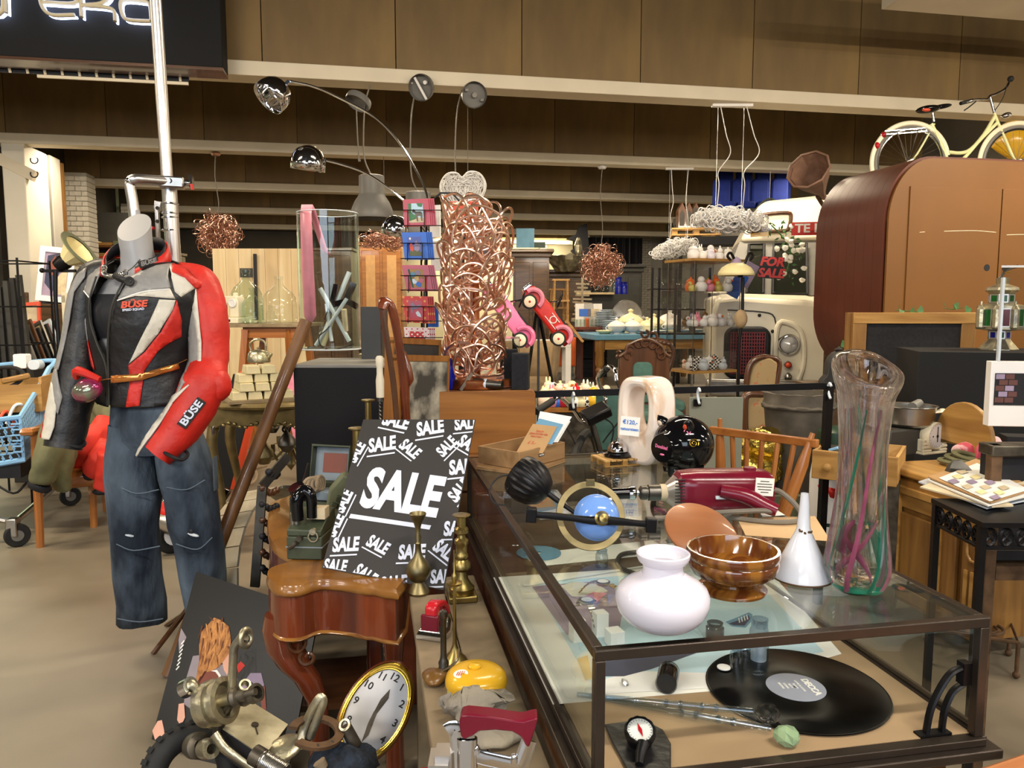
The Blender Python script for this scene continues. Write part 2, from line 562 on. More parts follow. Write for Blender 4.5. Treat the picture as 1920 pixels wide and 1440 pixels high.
thin('smoke','a8a8a8',1,1.45)
thin('windscreen','8f938c',1,1.5)
dots('dotred','c0261e','f3e4d6',62,.24)
dots('dotpink','ead3cf','b8332c',62,.2)
dots('dotorange','d0382a','e8a04a',40,.2)
dots('cowpatch','f0ece4','17171a',40,.42)
# ================================================================== the hall
XL,XR,YB,ZC=-5.1,9.6,26.0,4.72
S(MB().box((1.5,9,-.06),(30,44,.12)).o('floor','floorc'))
S(MB().box((1.5,9,ZC+.06),(30,44,.12)).o('ceiling','ceil'))
S(MB().box((XR+.1,9,2.4),(.2,44,4.8)).o('wall_right','plaster_grey'))
S(MB().box((1.5,-8.1,2.4),(30,.2,4.8)).o('wall_rear','plaster_grey'))
S(MB().box((-13.6,3,2.4),(.2,30,4.8)).o('wall_left','plaster'))
S(MB().box((XL-.1,19.2,2.4),(.2,14,4.8)).o('wall_left_inner','dark_wall'))
S(MB().box((-2.4,YB-3.4,2.4),(5.4,.2,4.8)).o('wall_back_left','dark_wall'))
S(MB().box((4.5,YB+.9,2.4),(14,.2,4.8)).o('wall_back','cream_wall'))
S(MB().box((8.4,YB-1.6,2.4),(2.6,.2,4.8)).o('wall_back_right','plaster_grey'))
S(MB().box((-9.4,17.6,2.4),(8.6,.2,4.8)).o('wall_left_room','mint'))
S(MB().b2((-13.5,11.45,2.62),(-5.0,11.6,3.4)).o('wall_left_header','plaster'))
pan=None
for k in range(6):
 yb=7.8+3.6*k
 bm_=S(MB().b2((-13,yb-.27,3.39),(XR,yb,3.52)).o('beam','soffit',bev=.006))
 for i in range(19):
  x=-12.4+1.21*i
  if x>XR-.6:
   continue
  if pan is None:
   pan=MB().b2((-.6,-.02,0),(.6,.02,1.19)).o('panel','web',par=bm_,p=(x,yb-.2,3.525))
  else:
   inst(pan,(x,yb-.2,3.525),par=bm_)
q=Yp(1652,18,6.2)
S(MB().b2((q.x,5.5,q.z),(q.x+3.5,6.2,q.z+.12)).o('trim_1','soffit',bev=.006))
# concrete column, brick pilasters
cx=Yp(58,500,11.15).x
S(MB().b2((cx-.27,11.15,0),(cx,11.9,3.4)).o('column','plaster',bev=.015))
S(MB().b2((cx-.12,11.95,0),(cx+.02,12.3,3.4)).o('column','plaster_grey',bev=.01))
S(MB().bar(Yp(-60,268,11.2),Yp(66,331,11.2),.12,.14).o('trim_2','soffit'))
hook=MB()
for y in(300,326):
 q=Yp(64,y,11.12)
 hook.torus(q,.045,.008,10,6,(90,0,0),(150,400))
S(hook.o('trim_3','blackmetal'))
bk=None
def pilaster(x0,x1,y0,y1,z1,name='pilaster'):
 global bk
 p=S(MB().b2((x0+.012,y0+.012,0),(x1-.012,y1-.012,z1)).o(name,'mortar'))
 zz,r_=.5,0
 wd=x1-x0
 while zz<z1-.05:
  n=max(1,round(wd/.22))
  for i in range(n+(r_%2)):
   bw=wd/n
   a=x0+bw*(i-.5*(r_%2))
   a0,a1=max(x0,a),min(x1,a+bw)
   if a1-a0<.03:
    continue
   sc=((a1-a0-.012)/.2,(y1-y0)/.2,1)
   if bk is None:
    bk=MB().box((0,0,0),(.2,.2,.066)).o('brick','brickw',par=p,p=((a0+a1)/2,(y0+y1)/2,zz))
    bk.scale=sc
   else:
    inst(bk,((a0+a1)/2+rnd(-.002,.002),(y0+y1)/2-rnd(0,.006),zz),par=p,sc=sc)
  zz+=.078
  r_+=1
 return p
x0=Yp(120,400,13.4).x
pilaster(x0,x0+.36,13.4,13.8,3.4)
x0=Yp(226,400,17.2).x
pilaster(x0,x0+.16,17.2,17.6,3.4)
x0=Yp(1012,450,YB+.6).x
pilaster(x0,x0+.26,YB+.55,YB+.8,4.6)
x0=Yp(1199,450,YB-1.9).x
pilaster(x0,x0+.4,YB-1.95,YB-1.7,4.6)
# dark alcove cupboard, lumber rack
q=Yp(195,480,15.6)
t=T('lumber_rack','dark shelf rack stacked with timber boards against the back left wall','rack',(q.x,15.6,0))
MB().b2((-.42,.55,.4),(.45,.6,3.1)).b2((-.42,0,.4),(-.38,.55,2.4)).b2((.41,0,.4),(.45,.55,2.4)).o('body','dkgrey',t)
for i,z in enumerate((1.55,1.78,2.0,2.2,2.4)):
 MB().b2((-.42,0,z),(.45,.55,z+.035)).o('shelf','orangered' if i%2 else 'oak',t)
 for j in range(3):
  x=-.36+.27*j
  MB().b2((x,-.02,z+.035),(x+rnd(.15,.24),.5,z+rnd(.07,.12))).o('board',('plywood','pine','mildew')[j],t)
q=Yp(112,400,12.6)
t=MB().prism([(-.13,0),(.13,0),(.1,3.4),(-.14,3.4)],.07).th('pine_board','tall raw pine board leaning by the brick pilaster','board','pinez',(q.x-.02,12.6,0),(0,0,0))
q=Yp(111,430,12.42)
MB().box((0,0,1.1),(.2,.05,2.2)).th('dark_board','dark grey wooden plank standing in front of the pine board','board','charcoal',(q.x+.02,12.42,0))
# mint room beyond the opening: shelf and framed window
q=Yp(28,520,17.2)
t=T('wall_shelf','pale green shelf unit on the bright mint wall at far left','shelf',(q.x,17.3,1.0))
MB().b2((-.22,0,0),(.22,.2,.03)).b2((-.22,0,0),(-.19,.2,2.2)).b2((.19,0,0),(.22,.2,2.2)).o('frame','mint2',t)
for z in(.5,.95,1.4,1.85,2.15):
 MB().b2((-.2,0,z),(.2,.2,z+.03)).o('shelf','mint2',t)
q=Yp(-24,520,17.3)
t=S(MB().ringp(rrect(.95,1.2,.01,1),rrect(.78,1.02,.01,1),.08).o('window_1','white',p=(q.x,17.4,1.95)))
MB().box((0,0,0),(.8,.02,1.04)).o('pane','dkgrey',t)
# ------------------------------------------------------------------ hanging things
def loops(mb,centre,rad,n,lr,r,k=18,sides=4,shell=.8,cyl=False):
 for i in range(n):
  a=V((rnd(-1,1),rnd(-1,1),rnd(-1,1)))
  while a.length>1 or a.length<.05:
   a=V((rnd(-1,1),rnd(-1,1),rnd(-1,1)))
  a=a.normalized()*rnd(shell,1)
  c=V(centre)+V((a.x*rad[0],a.y*rad[1],a.z*rad[2]))
  e=Euler((rnd(0,6),rnd(0,6),rnd(0,6))).to_matrix().to_4x4()
  R=lr*rnd(.6,1.2)
  pts=[]
  tw=rnd(-.35,.35)
  for j in range(k):
   u=2*pi*j/(k-1)*rnd(1.0,1.02)
   pts.append(c+(e@V((R*cos(u),R*sin(u)*rnd(.9,1.05),R*tw*j/k*2))))
  mb.tube(pts,r,sides,caps=False)
 return mb
def wire_ball(name,label,px,py,r,D,ztop,mt,n,lr,wr):
 c=W(px,py,D)
 t=T(name,label,'pendant lamp',c,group=None)
 loops(MB(),(0,0,0),(r-lr*.7,)*3,n,lr,wr,shell=.55).o('wire_shade',mt,t)
 h=ztop-c.z
 MB().tube([(0,0,r*.8),(.015,0,h*.4),(-.02,.01,h*.7),(0,0,h)],.006,6,k=5).o('cord','cord',t)
 MB().lathe([(0,0),(.05,0),(.07,.03),(.03,.06),(0,.07)],12,(0,0,h-.05)).o('canopy','copperdark' if px<800 else 'white',t)
 return t
wire_ball('wire_ball_lamp','copper wire ball lamp hanging above the left plywood panel',410,440,.343,10.7,3.39,'copperdark',230,.075,.0042)
wire_ball('wire_ball_lamp','larger round copper wire ball lamp hanging over the dish table',1127,498,.35,11.7,3.39,'copperdark',330,.07,.0042)
c=W(722,452,11.0)
t=T('wire_cloud_lamp','flat copper wire cloud lamp behind the card rack','pendant lamp',c)
loops(MB(),(0,0,0),(.33,.25,.1),150,.07,.0045,shell=.4).o('wire_shade','copperdark',t)
MB().cyl((0,0,.1),(0,0,3.39-c.z),.004,n=6).o('cord','cord',t)
def cloud(label,px,py,D,rx,rz,n,lr,wr,zt,wires,tilt):
 c=W(px,py,D)
 t=T('wire_cloud_lamp',label,'pendant lamp',c,(0,tilt,YD))
 loops(MB(),(0,0,0),(rx,rx*.6,rz),n,lr,wr,shell=.5,sides=5).o('wire_shade','white',t)
 t.rotation_euler=(0,0,R_(YD))
 if tilt:
  t.children[0].rotation_euler=(0,R_(tilt),0)
 h=zt-c.z
 for(x,bow)in wires:
  MB().tube([(x,0,rz*.6),(x+.02,0,h*.3),(x+.01,0,h*.42),(x+bow,0,h*.58),(x+bow*.6,0,h*.75),(x+.01,0,h)],.005,6,k=6).o('cord','white',t)
  MB().cyl((x-.01,0,rz*.6),(x-.01,0,h),.0022,n=5).o('steel_wire','steel',t)
 MB().box(((wires[0][0]+wires[1][0])/2,0,h-.012),(.42,.06,.03)).o('canopy','white',t)
cloud('big white cloud lamp of curled wire hanging before the white truck',1366,412,8.22,.385,.1,300,.055,.0062,3.39,((-.13,.13),(.14,.16)),4)
cloud('smaller white cloud lamp of curled wire over the black glass shelf',1262,466,11.9,.355,.1,260,.06,.0062,3.39,((-.06,.05),(.2,-.02)),-16)
# grey bell pendants with their loose canopies
def bell(label,px,py,D,zt):
 c=W(px,py,D)
 t=T('bell_pendant_lamp',label,'pendant lamp',c)
 MB().lathe([(.205,0),(.21,.02),(.195,.09),(.165,.16),(.128,.215),(.122,.235),(.121,.4),(.114,.405),(0,.407)],40).lathe([(.2,.002),(.185,.09),(.155,.16),(.115,.21)],40).o('shade','lampgrey',t)
 MB().sph((0,0,.1),.045,12).o('bulb','opal',t)
 h=zt-c.z
 MB().tube([(0,0,.4),(-.06,0,.55),(-.07,0,h*.6),(-.05,0,h*.85),(-.0,0,h)],.007,6,k=5).o('cord','cord',t)
 return t,c,h
def canopy(t,c,px,py,D,e,inside):
 q=W(px,py,D)-c
 m=MB().at(q,e)
 m.lathe([(.118,-.03),(.122,.0),(.118,.03),(.1,.036),(0,.036)],30).lathe([(.116,-.03),(.112,.028),(0,.03)],30)
 m.o('canopy','lampgrey',t)
 if inside:
  m=MB().at(q,e)
  if inside==1:
   m.box((0,.01,-.015),(.022,.225,.006),(0,0,-35)).cyl((.04,-.05,.02),(.04,-.05,-.02),.018,n=10)
  else:
   m.box((-.07,-.05,-.005),(.03,.02,.02)).box((.07,.05,-.005),(.03,.02,.02)).cyl((0,0,.02),(0,0,-.02),.024,n=10)
  m.o('fitting','white' if inside==1 else 'steel',t)
t,c,h=bell('grey bell pendant lamp with upright open shade behind the glass cylinder',698,410,7.53,3.39)
canopy(t,c,672,190,7.45,(-22,22,YD),0)
MB().tube([W(668,200,7.3)-c,W(670,250,7.3)-c,W(673,298,7.3)-c],.006,6,k=4).cyl(W(673,296,7.3)-c,W(674,303,7.3)-c,.012,n=8).o('plug_cord','cord',t)
t,c,h=bell('grey bell pendant lamp mostly hidden behind the red horse card',785,440,7.61,3.39)
canopy(t,c,790,164,7.45,(-70,10,YD-12),1)
t,c,h=bell('grey bell pendant lamp hidden behind the white heart',868,446,7.69,3.39)
canopy(t,c,889,178,7.5,(-74,-8,YD+14),2)
# woven white heart
o,L,L2=frame_at(867,352,7.56)
hp=[(867,334),(860,327),(850,324),(838,327),(829,337),(825,350),(829,366),(840,382),(855,396),(867,402),(880,394),(895,381),(906,366),(911,350),(908,336),(899,325),(887,322),(876,325)]
t=T('heart_lamp','white woven heart lamp hanging above the copper curl lamp','lamp',o,(0,0,YD))
hl=[L(*q)for q in hp]
MB().tube(hl,.007,6,closed=True,k=4).tube([(a.x*.96,-.06,a.z*.96)for a in hl],.006,6,closed=True,k=3).o('rim','white',t)
m=MB()
for i in range(170):
 a,b=random.choice(hl),random.choice(hl)
 if a.x*b.x<0 and a.z+b.z>2*hl[0].z-.04:
  continue
 mid=(a+b)/2
 m.tube([a,(mid.x,-.045+rnd(-.02,.02),mid.z),b],.0035,4,k=5,caps=False)
for i in range(120):
 a,b=random.choice(hl)*rnd(.5,1),random.choice(hl)*rnd(.5,1)
 if a.x*b.x<0 and a.z+b.z>2*hl[0].z-.06:
  continue
 m.tube([a,(a+b)/2+V((0,-.03,0)),b],.003,3,k=4,caps=False)
m.o('woven_yarn','white',t)
MB().cyl(L(877,325),L(877,160),.003,n=5).o('cord','cord',t)
# chrome arc lamp with three shades
o,L,L2=frame_at(790,575,5.2)
t=T('arc_floor_lamp','chrome arc floor lamp with three dome shades behind the card rack','floor lamp',(o.x,o.y,0),(0,0,YD))
dz=V((0,0,o.z))
MB().lathe([(0,0),(.17,0),(.17,.03),(.02,.05),(.016,1.1),(0,1.1)],28).o('base','steel',t)
for arc,sc,rr,tl in(([(808,420),(800,365),(780,318),(745,262),(700,218),(640,185),(590,163),(542,152)],(513,176),31,(38,-28)),([(800,430),(778,395),(752,372),(715,343),(680,322),(640,308),(612,301)],(578,303),31,(8,6)),([(800,440),(788,425),(772,412),(757,408)],(741,428),25,(10,10))):
 MB().tube([dz+L(*q)for q in arc]if arc[0][0]==808 else[dz+L(q[0],q[1],-.03)for q in arc],.0085,8,k=6).o('arm','chrome',t)
 c=dz+L(*sc,-.02)
 s_=rr*5.2/1440
 sh=MB().at(c,(tl[1],tl[0],0)).lathe([(s_,-s_*.5),(s_*1.0,-s_*.1),(s_*.93,s_*.3),(s_*.7,s_*.66),(s_*.35,s_*.88),(0,s_*.95)],32).o('shade','chrome',t,solid=.003)
 a0=dz+L(*arc[-1])if arc[0][0]==808 else dz+L(arc[-1][0],arc[-1][1],-.03)
 MB().bar(a0,c+(a0-c).normalized()*s_*.9,.02).o('joint','chrome',t)
MB().tube([(0,0,1.0),dz+L(800,470),dz+L(806,420)],.012,8,k=4).o('pole','chrome',t)
# lit shop sign
o,L,L2=frame_at(418,126,6.9)
qa,qb=Yp(-120,98,7.2),Yp(418,127,7.2)
t=T('shop_sign','black shop sign box with backlit cream letters hanging from the front beam','sign',(qb.x,7.2,qb.z))
MB().b2((qa.x-qb.x,0,0),(0,.26,1.0)).o('box','blackspeck',t,bev=.01)
MB().b2((qa.x-qb.x,-.005,-.025),(0,.26,0)).o('rail','walnutx',t)
def SP(px,py):
 q=Yp(px,py,7.11)
 return V((q.x-qb.x,q.y-7.2,q.z-qb.z))
strokes={'u':[[(-40,-40),(-40,6),(-28,22),(4,22),(4,-40)]],'r':[[(11,24),(11,-20),(22,-32),(62,-32)]],'e':[[(140,28),(98,28),(80,14),(76,-10),(88,-28),(126,-30),(142,-14),(140,6),(80,4)]],'k':[[(153,32),(150,-34)],[(154,10),(200,14),(214,22),(216,40)],[(156,10),(190,6),(206,-8),(206,-30)]],'a':[[(284,40),(280,8),(266,2),(232,0),(226,12),(232,32),(246,38),(282,40)]]}
for ch,ss in strokes.items():
 m,g=MB(),MB()
 for s_ in ss:
  pts=[SP(*q)for q in s_]
  m.tube(pts,.029,8,k=4,flat=.5,up=(0,1,0))
  g.tube([q+V((0,.065,0))for q in pts],.022,6,k=4,flat=.4,up=(0,1,0))
 lt=m.o('letter','cream',t)
 g.o('glow_strip','neon',lt)
 # bracket strip along the first beam below the sign
a,b=Yp(-30,112,7.52),Yp(354,137,7.52)
m=MB().b2((a.x,7.505,a.z-.1),(b.x,7.52,a.z-.055))
S(m.o('trim_4','black'))
m=MB().b2((Yp(70,124,7.5).x,7.48,a.z-.135),(b.x,7.5,a.z-.11))
for i in range(12):
 x=a.x+(b.x-a.x)*(i+.5)/12
 m.cyl((x,7.5,a.z-.1),(x,7.48,a.z-.06),.012,n=8)
S(m.o('trim_5','soffit'))
# wall of dark drapes
q0,q1=Yp(1074,450,22.6),Yp(1204,450,22.6)
m=MB()
n=60
for i in range(n):
 a=(i/n,(i+1)/n)
 P_=[V((q0.x+(q1.x-q0.x)*u,22.6+.08*sin(u*60),0))for u in a]
 m.quad(P_[0],P_[1],P_[1]+V((0,0,3.38)),P_[0]+V((0,0,3.38)))
m.th('drape','black pleated drape closing the back of the hall','curtain','black')
# ================================================================== the glass display case and what stands on it
CX0,CX1,CY0,CY1,CZ0,CZ1=.298,.922,.972,2.36,.628,.83
FZ=CZ0+.013
TZ=CZ1+.001
def dep(p):
 return(V(p)-C0).dot(RC@V((0,0,-1)))
def LP(px,yb,z,prof):
 p=Zp(px,yb,z)
 D=(p-C0).dot(FW)
 s=dep(p)/FPX
 z0=p.z
 return p,[(hw*s,W(px,y,D).z-z0)for hw,y in prof],s
t=T('display_case','long glass display case with dark bronze metal frame','display case',(0,0,0))
f=.0155
def rail(a,b,w_=f,h_=f,m='blackmetal',n='rail',bev=.0015):
 return MB().bar(a,b,w_,h_).o(n,m,t,bev=bev)
mat('bronze','4a413a',.34,.75,.12,14)
h=f/2
for x in(CX0+h,CX1-h):
 for y in(CY0+h,CY1-h):
  rail((x,y,CZ0+.012),(x,y,CZ1-f),m='bronze',n='post')
 rail((x,CY0+f,CZ1-h),(x,CY1-f,CZ1-h),m='bronze')
 rail((x,CY0,CZ0+.006),(x,CY1,CZ0+.006),.03,.012,m='bronze')
 MB().b2((x-(.013 if x<.5 else-.007),CY0+f,CZ0+.012),(x-(.007 if x<.5 else-.013),CY1-f,CZ0+.021)).o('track','bronze',t)
for y in(CY0+h,CY1-h):
 rail((CX0,y,CZ1-h),(CX1,y,CZ1-h),m='bronze')
 rail((CX0,y,CZ0+.006),(CX1,y,CZ0+.006),.03,.012,m='bronze')
MB().b2((CX0-.022,CY0-.02,CZ0-.016),(CX1+.02,CY1+.01,CZ0)).o('plinth','bronze',t,bev=.003)
MB().b2((CX0+.012,CY0+.012,CZ0),(CX1-.012,CY1-.012,FZ)).o('floor_panel','casebase',t)
MB().b2((CX0+.014,1.72,FZ),(CX1-.014,CY1-.014,FZ+.0003)).o('rear_panel','darkoak',t)
MB().b2((CX0+.003,CY0+.003,CZ1-.004),(CX1-.003,CY1-.003,CZ1)).o('pane','pane',t)
for a,b in(((CX0+.006,CY0+f,CZ0+.02),(CX0+.009,CY1-f,CZ1-f)),((CX1-.009,CY0+f,CZ0+.02),(CX1-.006,CY1-f,CZ1-f)),((CX0+f,CY1-.009,CZ0+.02),(CX1-f,CY1-.006,CZ1-f))):
 MB().b2(a,b).o('pane','pane',t)
for dx in(0,.028):
 MB().tube([(CX1-.022,CY0+.02,CZ0+.118-dx),(CX1-.05+dx*.3,CY0+.02,CZ0+.105-dx),(CX1-.076+dx*.8,CY0+.02,CZ0+.06-dx*.4),(CX1-.085+dx,CY0+.02,CZ0+.012)],.0042,8,k=5,flat=1.6).o('hinge_arm','blackmetal',t)
MB().b2((CX1-.1,CY0+.012,CZ0+.012),(CX1-.045,CY0+.028,CZ0+.016)).o('hinge_plate','blackmetal',t)
MB().b2((CX1-.03,CY0+.012,CZ0+.09),(CX1-.016,CY0+.028,CZ0+.125)).o('hinge_plate','blackmetal',t)
# table that carries the case
tb=T('case_table','dark wooden table under the glass display case','table',(0,0,0))
MB().b2((CX0-.02,CY0+.03,CZ0-.05),(CX1+.0,CY1,CZ0-.0165)).o('tabletop','walnutx',tb)
for x in(CX0+.05,CX1-.06):
 for y in(CY0+.1,CY1-.08):
  MB().bar((x,y,0),(x,y,CZ0-.05),.06).o('leg','walnut',tb)
MB().b2((CX0-.01,CY0+.06,CZ0-.16),(CX1-.01,CY0+.08,CZ0-.05)).b2((CX0-.01,CY0+.06,CZ0-.16),(CX0+.01,CY1-.05,CZ0-.05)).o('apron','walnutx',tb)
def zl(pts,z):
 return[Zp(x,y,z)for x,y in pts]
def sheet(name,label,cat,mt,pts,z,par=None,th=.0004):
 q=zl(pts,z)
 if par is None:
  c=sum(q,V())/len(q)
  m=MB()
  n=len(q)
  m.add([p-c for p in q]+[p-c+V((0,0,th))for p in q],[tuple(range(n)),tuple(range(n,2*n))]+[(i,(i+1)%n,n+(i+1)%n,n+i)for i in range(n)])
  return m.th(name,label,cat,mt,c,smooth=False),c
 m=MB()
 m.add([p-V(par.location)for p in q],[tuple(range(len(q)))])
 return m.o(name,mt,par,smooth=False)
 # --- printed sheets on the case floor
ps,pc=sheet('poster_sheet','large white and pale blue printed poster lying in the display case','poster','paper',[(925,1083),(1425,1050),(1578,1226),(1334,1296),(1037,1321)],FZ+.0004)
k=FZ+.0012
sheet('printed_area','','','paleblue',[(1000,1092),(1392,1062),(1545,1222),(1345,1262),(1103,1278)],k,ps)
sheet('printed_area','','','mauve',[(997,1099),(1140,1088),(1170,1130),(1160,1190),(1062,1190)],k+.0003,ps)
sheet('printed_area','','','jarwhite',[(1052,1098),(1078,1090),(1122,1096),(1140,1108),(1110,1120),(1072,1118)],k+.0006,ps)
sheet('printed_area','','','pinkcloth',[(1088,1122),(1112,1110),(1138,1112),(1118,1130),(1100,1132)],k+.0007,ps)
sheet('printed_area','','','navy',[(1135,1240),(1180,1222),(1260,1228),(1300,1215),(1320,1219),(1250,1244),(1222,1254),(1170,1268),(1135,1268)],k+.0005,ps)
sheet('printed_area','','','sand',[(1082,1235),(1102,1228),(1110,1272),(1098,1276)],k+.0005,ps)
sheet('printed_area','','','white',[(1160,1265),(1195,1258),(1345,1262),(1334,1290),(1110,1302),(1110,1282)],k+.0003,ps)
sheet('printed_shoe','','','bluetop',[(1360,1166),(1386,1156),(1404,1148),(1411,1152),(1408,1166),(1398,1177),(1372,1174)],k+.0004,ps)
sheet('printed_shoe','','','navy',[(1366,1169),(1388,1162),(1403,1153),(1407,1160),(1396,1173),(1375,1172)],k+.0006,ps)
for i in range(4):
 x=1384+5*i
 sheet('printed_lace','','','white',[(x,1159-i*2),(x+2,1158-i*2),(x+4,1167-i*2),(x+2,1168-i*2)],k+.0008,ps)
for y in(1157,1162):
 sheet('printed_mark','','','white',[(1420,y),(1427,y+3),(1434,y-1),(1434,y+1),(1427,y+5),(1420,y+2)],k+.0004,ps)
sheet('paper_sheet','white paper sheet under the brass ring lamp at the back of the case','paper','paper',[(975,1040),(1300,1005),(1345,1028),(1010,1062)],FZ+.0003)
MB().cyl(Zp(982,1098,FZ+.004),Zp(1218,1060,FZ+.004),.0025,n=8).th('wooden_skewer','thin white stick lying across the poster in the case','stick','paper')
# vinyl record with brushed ring highlight
mv=mat('vinylgroove','141416',.3,v=.2,sc=40)
nt=mv.node_tree
tg=nt.nodes.new('ShaderNodeTangent')
tg.direction_type,tg.axis='RADIAL','Z'
nt.links.new(tg.outputs[0],nt.nodes['Principled BSDF'].inputs['Tangent'])
nt.nodes['Principled BSDF'].inputs['Anisotropic'].default_value=.85
nt.nodes['Principled BSDF'].inputs['Metallic'].default_value=.85
c=Zp(1492,1290,FZ+.002)
t=T('vinyl_record','black vinyl record with a grey label lying in the display case','record',c,(0,0,-12))
m=MB()
m.lathe([(.004,.0),(.15,0),(.1515,.0008),(.15,.0016),(.052,.0016),(.004,.0018)],72).o('disc','vinylgroove',t)
MB().lathe([(.15,.0019),(.1485,.0017),(.1515,.001)],72).o('rim','vinyl',t)
lb=MB().lathe([(.0036,.0022),(.0495,.0022),(.0495,.0018)],48).o('record_label','labelgrey',t)
txt('DECCA',.017,'paper',lb,(.026,0,.0025),(0,0,-82),.0006)
for i in range(5):
 txt(('LONG PLAYING','33 RPM','SIDE 1','STEREO','RECORD')[i],.0055,'paper',lb,(.008-.008*i,.003,.0025),(0,0,-82))
 # pocket watch and spectacles on the record
t=T('glass_dial','small white dial on a glass stem lying on the vinyl record','dial',Zp(1357,1252,FZ+.006))
MB().lathe([(0,0),(.012,0),(.012,.002),(0,.002)],24).o('dial','white',t)
MB().tube([(.011,-.004,.001),(.03,-.018,.001),(.043,-.03,.001)],.002,8,k=4).sph((.05,-.034,.002),(.013,.008,.002),12).o('stem','acryl',t)
# small glass cups and jars
def jar(px,yb,wpx,hpx,label,mt='cutglass',inner=None,z=FZ+.0015,extra=None):
 p,pr,s=LP(px,yb,z,[(0,yb),(wpx/2,yb),(wpx/2,yb-hpx*.7),(wpx*.42,yb-hpx*.8),(wpx*.44,yb-hpx),(wpx*.38,yb-hpx),(wpx*.36,yb-hpx*.8)])
 t=T('glass_jar',label,'jar',p)
 MB().lathe(pr,20).o('body',mt,t)
 if inner:
  MB().lathe([(0,.002),(wpx*.4*s,.002),(wpx*.4*s,hpx*s*inner[1]),(0,hpx*s*inner[1])],16).o('contents',inner[0],t)
 return t
jar(1422,1238,36,78,'small clear glass jar with paper label standing on the record edge',inner=('paper',.42))
jar(1396,1230,27,30,'low clear glass cup on the record beside the labelled jar')
jar(1380,1256,24,46,'tiny clear glass shot tumbler nearest the dial on the record')
jar(1340,1197,34,30,'grey translucent film can cap on the poster behind the front rail','smoke')
jar(1128,1062,24,32,'square small glass vial below the brass ring inside the case')
p=Zp(1095,1062,FZ+.01)
MB().sph((0,0,.0),.0105,16).cyl((-.01,.002,0),(-.045,.012,0),.0025,n=8).th('glass_stopper','clear glass ball stopper beside the vial in the case','stopper','acryl',p)
p=Zp(1252,1270,FZ+.0195)
t=T('film_canister','dark film canister in clear plastic tub lying on the poster edge','canister',p,(0,0,62))
q=(0,90,0)
MB().lathe([(0,-.022),(.0165,-.022),(.0165,.02),(.012,.02),(.012,-.01)],24,r=q).o('can','charpanel',t)
MB().lathe([(.0185,-.025),(.0187,.0),(.0185,.024),(.0175,.024)],24,r=q).lathe([(.0166,.011),(.0172,.013),(.0166,.015)],24,r=q).o('tub','smoke',t)
p=Zp(1170,1281,FZ+.0045)
MB().lathe([(0,-.004),(.0045,-.001),(.008,.003),(.0045,.0065),(0,.0065)],8,r=(20,30,0)).th('cut_gem','small clear cut gemstone on the white sheet in the case','gem','glassclear',p,smooth=False)
# faceted glass wands
def wand(label,a,b,hd,mt,hx,cap):
 A,B=Zp(*a,FZ+.006),Zp(*b,FZ+.012)
 t=T('glass_wand',label,'glass ornament',A)
 d=B-A
 n=5
 pts=[d*(i/n)for i in range(n+1)]
 MB().tube(pts,[.0042,.0046,.005,.0055,.0055,.005],10).o('rod','cutglass',t)
 m=MB()
 for u in(.52,.6,.72,.8):
  m.tube([d*(u-.012),d*u,d*(u+.012)],[.0052,.0075,.0052],10)
 m.o('collar','cutglass',t)
 h=Zp(*hd,FZ+.016)-A
 rg=[]
 q=d.to_track_quat('Z','Y')
 prof=[(.005,-.02),(.0125,-.013),(.0165,-.002),(.015,.009),(.0085,.016),(.001,.0185)]
 for i,(r_,z)in enumerate(prof):
  rg.append([h+q@V((r_*cos(2*pi*(j+.5*(i%2))/8),r_*sin(2*pi*(j+.5*(i%2))/8),z))for j in range(8)])
 MB().loft(rg).o('head',mt,t,smooth=False)
 return t
wand('clear glass wand with faceted clear head lying in the case',(1082,1302),(1412,1334),(1440,1338),'glassclear',0,0)
wand('clear glass wand with faceted green head lying in the case',(1112,1306),(1446,1366),(1476,1380),'glassgreen',0,0)
# compass on a black holder
p=Zp(1200,1372,FZ+.03)
t=T('wrist_compass','black wrist compass with white dial on a leather holder','compass',p)
ax=(26,-8,0)
MB().lathe([(0,-.022),(.019,-.02),(.0225,-.004),(.0235,.004),(.0215,.007),(.019,.0065)],36,r=ax,fn=lambda a,z:1+(.03*sin(a*24)if z>-.006 else 0)).o('housing','blackmetal',t)
d_=MB().lathe([(0,.004),(.0192,.004),(.0192,.003)],32,r=ax).o('dial','white',t)
m=MB().at((0,0,0),ax)
m.add([(0,.012,.0052),(.003,0,.0052),(0,-.012,.0052),(-.003,0,.0052)],[(0,1,2,3)])
m.o('needle','redgloss',d_)
m=MB().at((0,0,0),ax)
for i in range(24):
 a=2*pi*i/24
 m.box((.0165*cos(a),.0165*sin(a),.0046),(.0022,.0006,.0004),(0,0,15*i))
m.o('scale_mark','charpanel',d_)
MB().lathe([(.0192,.0062),(.0,.0066)],24,r=ax).o('lens','jarglass',t)
MB().tube([(-.002,-.02,-.006),(-.012,-.035,-.014),(-.018,-.048,-.02)],[.009,.0075,.006],12,k=3).o('lug','blackmetal',t)
q=[Zp(*a,FZ+.002)-p for a in((1133,1362),(1205,1352),(1243,1372),(1258,1398),(1258,1460),(1178,1450),(1148,1396))]
m=MB()
n=len(q)
m.add(q+[a+V((0,0,.004))for a in q],[tuple(range(n)),tuple(range(n,2*n))]+[(i,(i+1)%n,n+(i+1)%n,n+i)for i in range(n)])
m.o('holder','leather_k',t,bev=.0015)
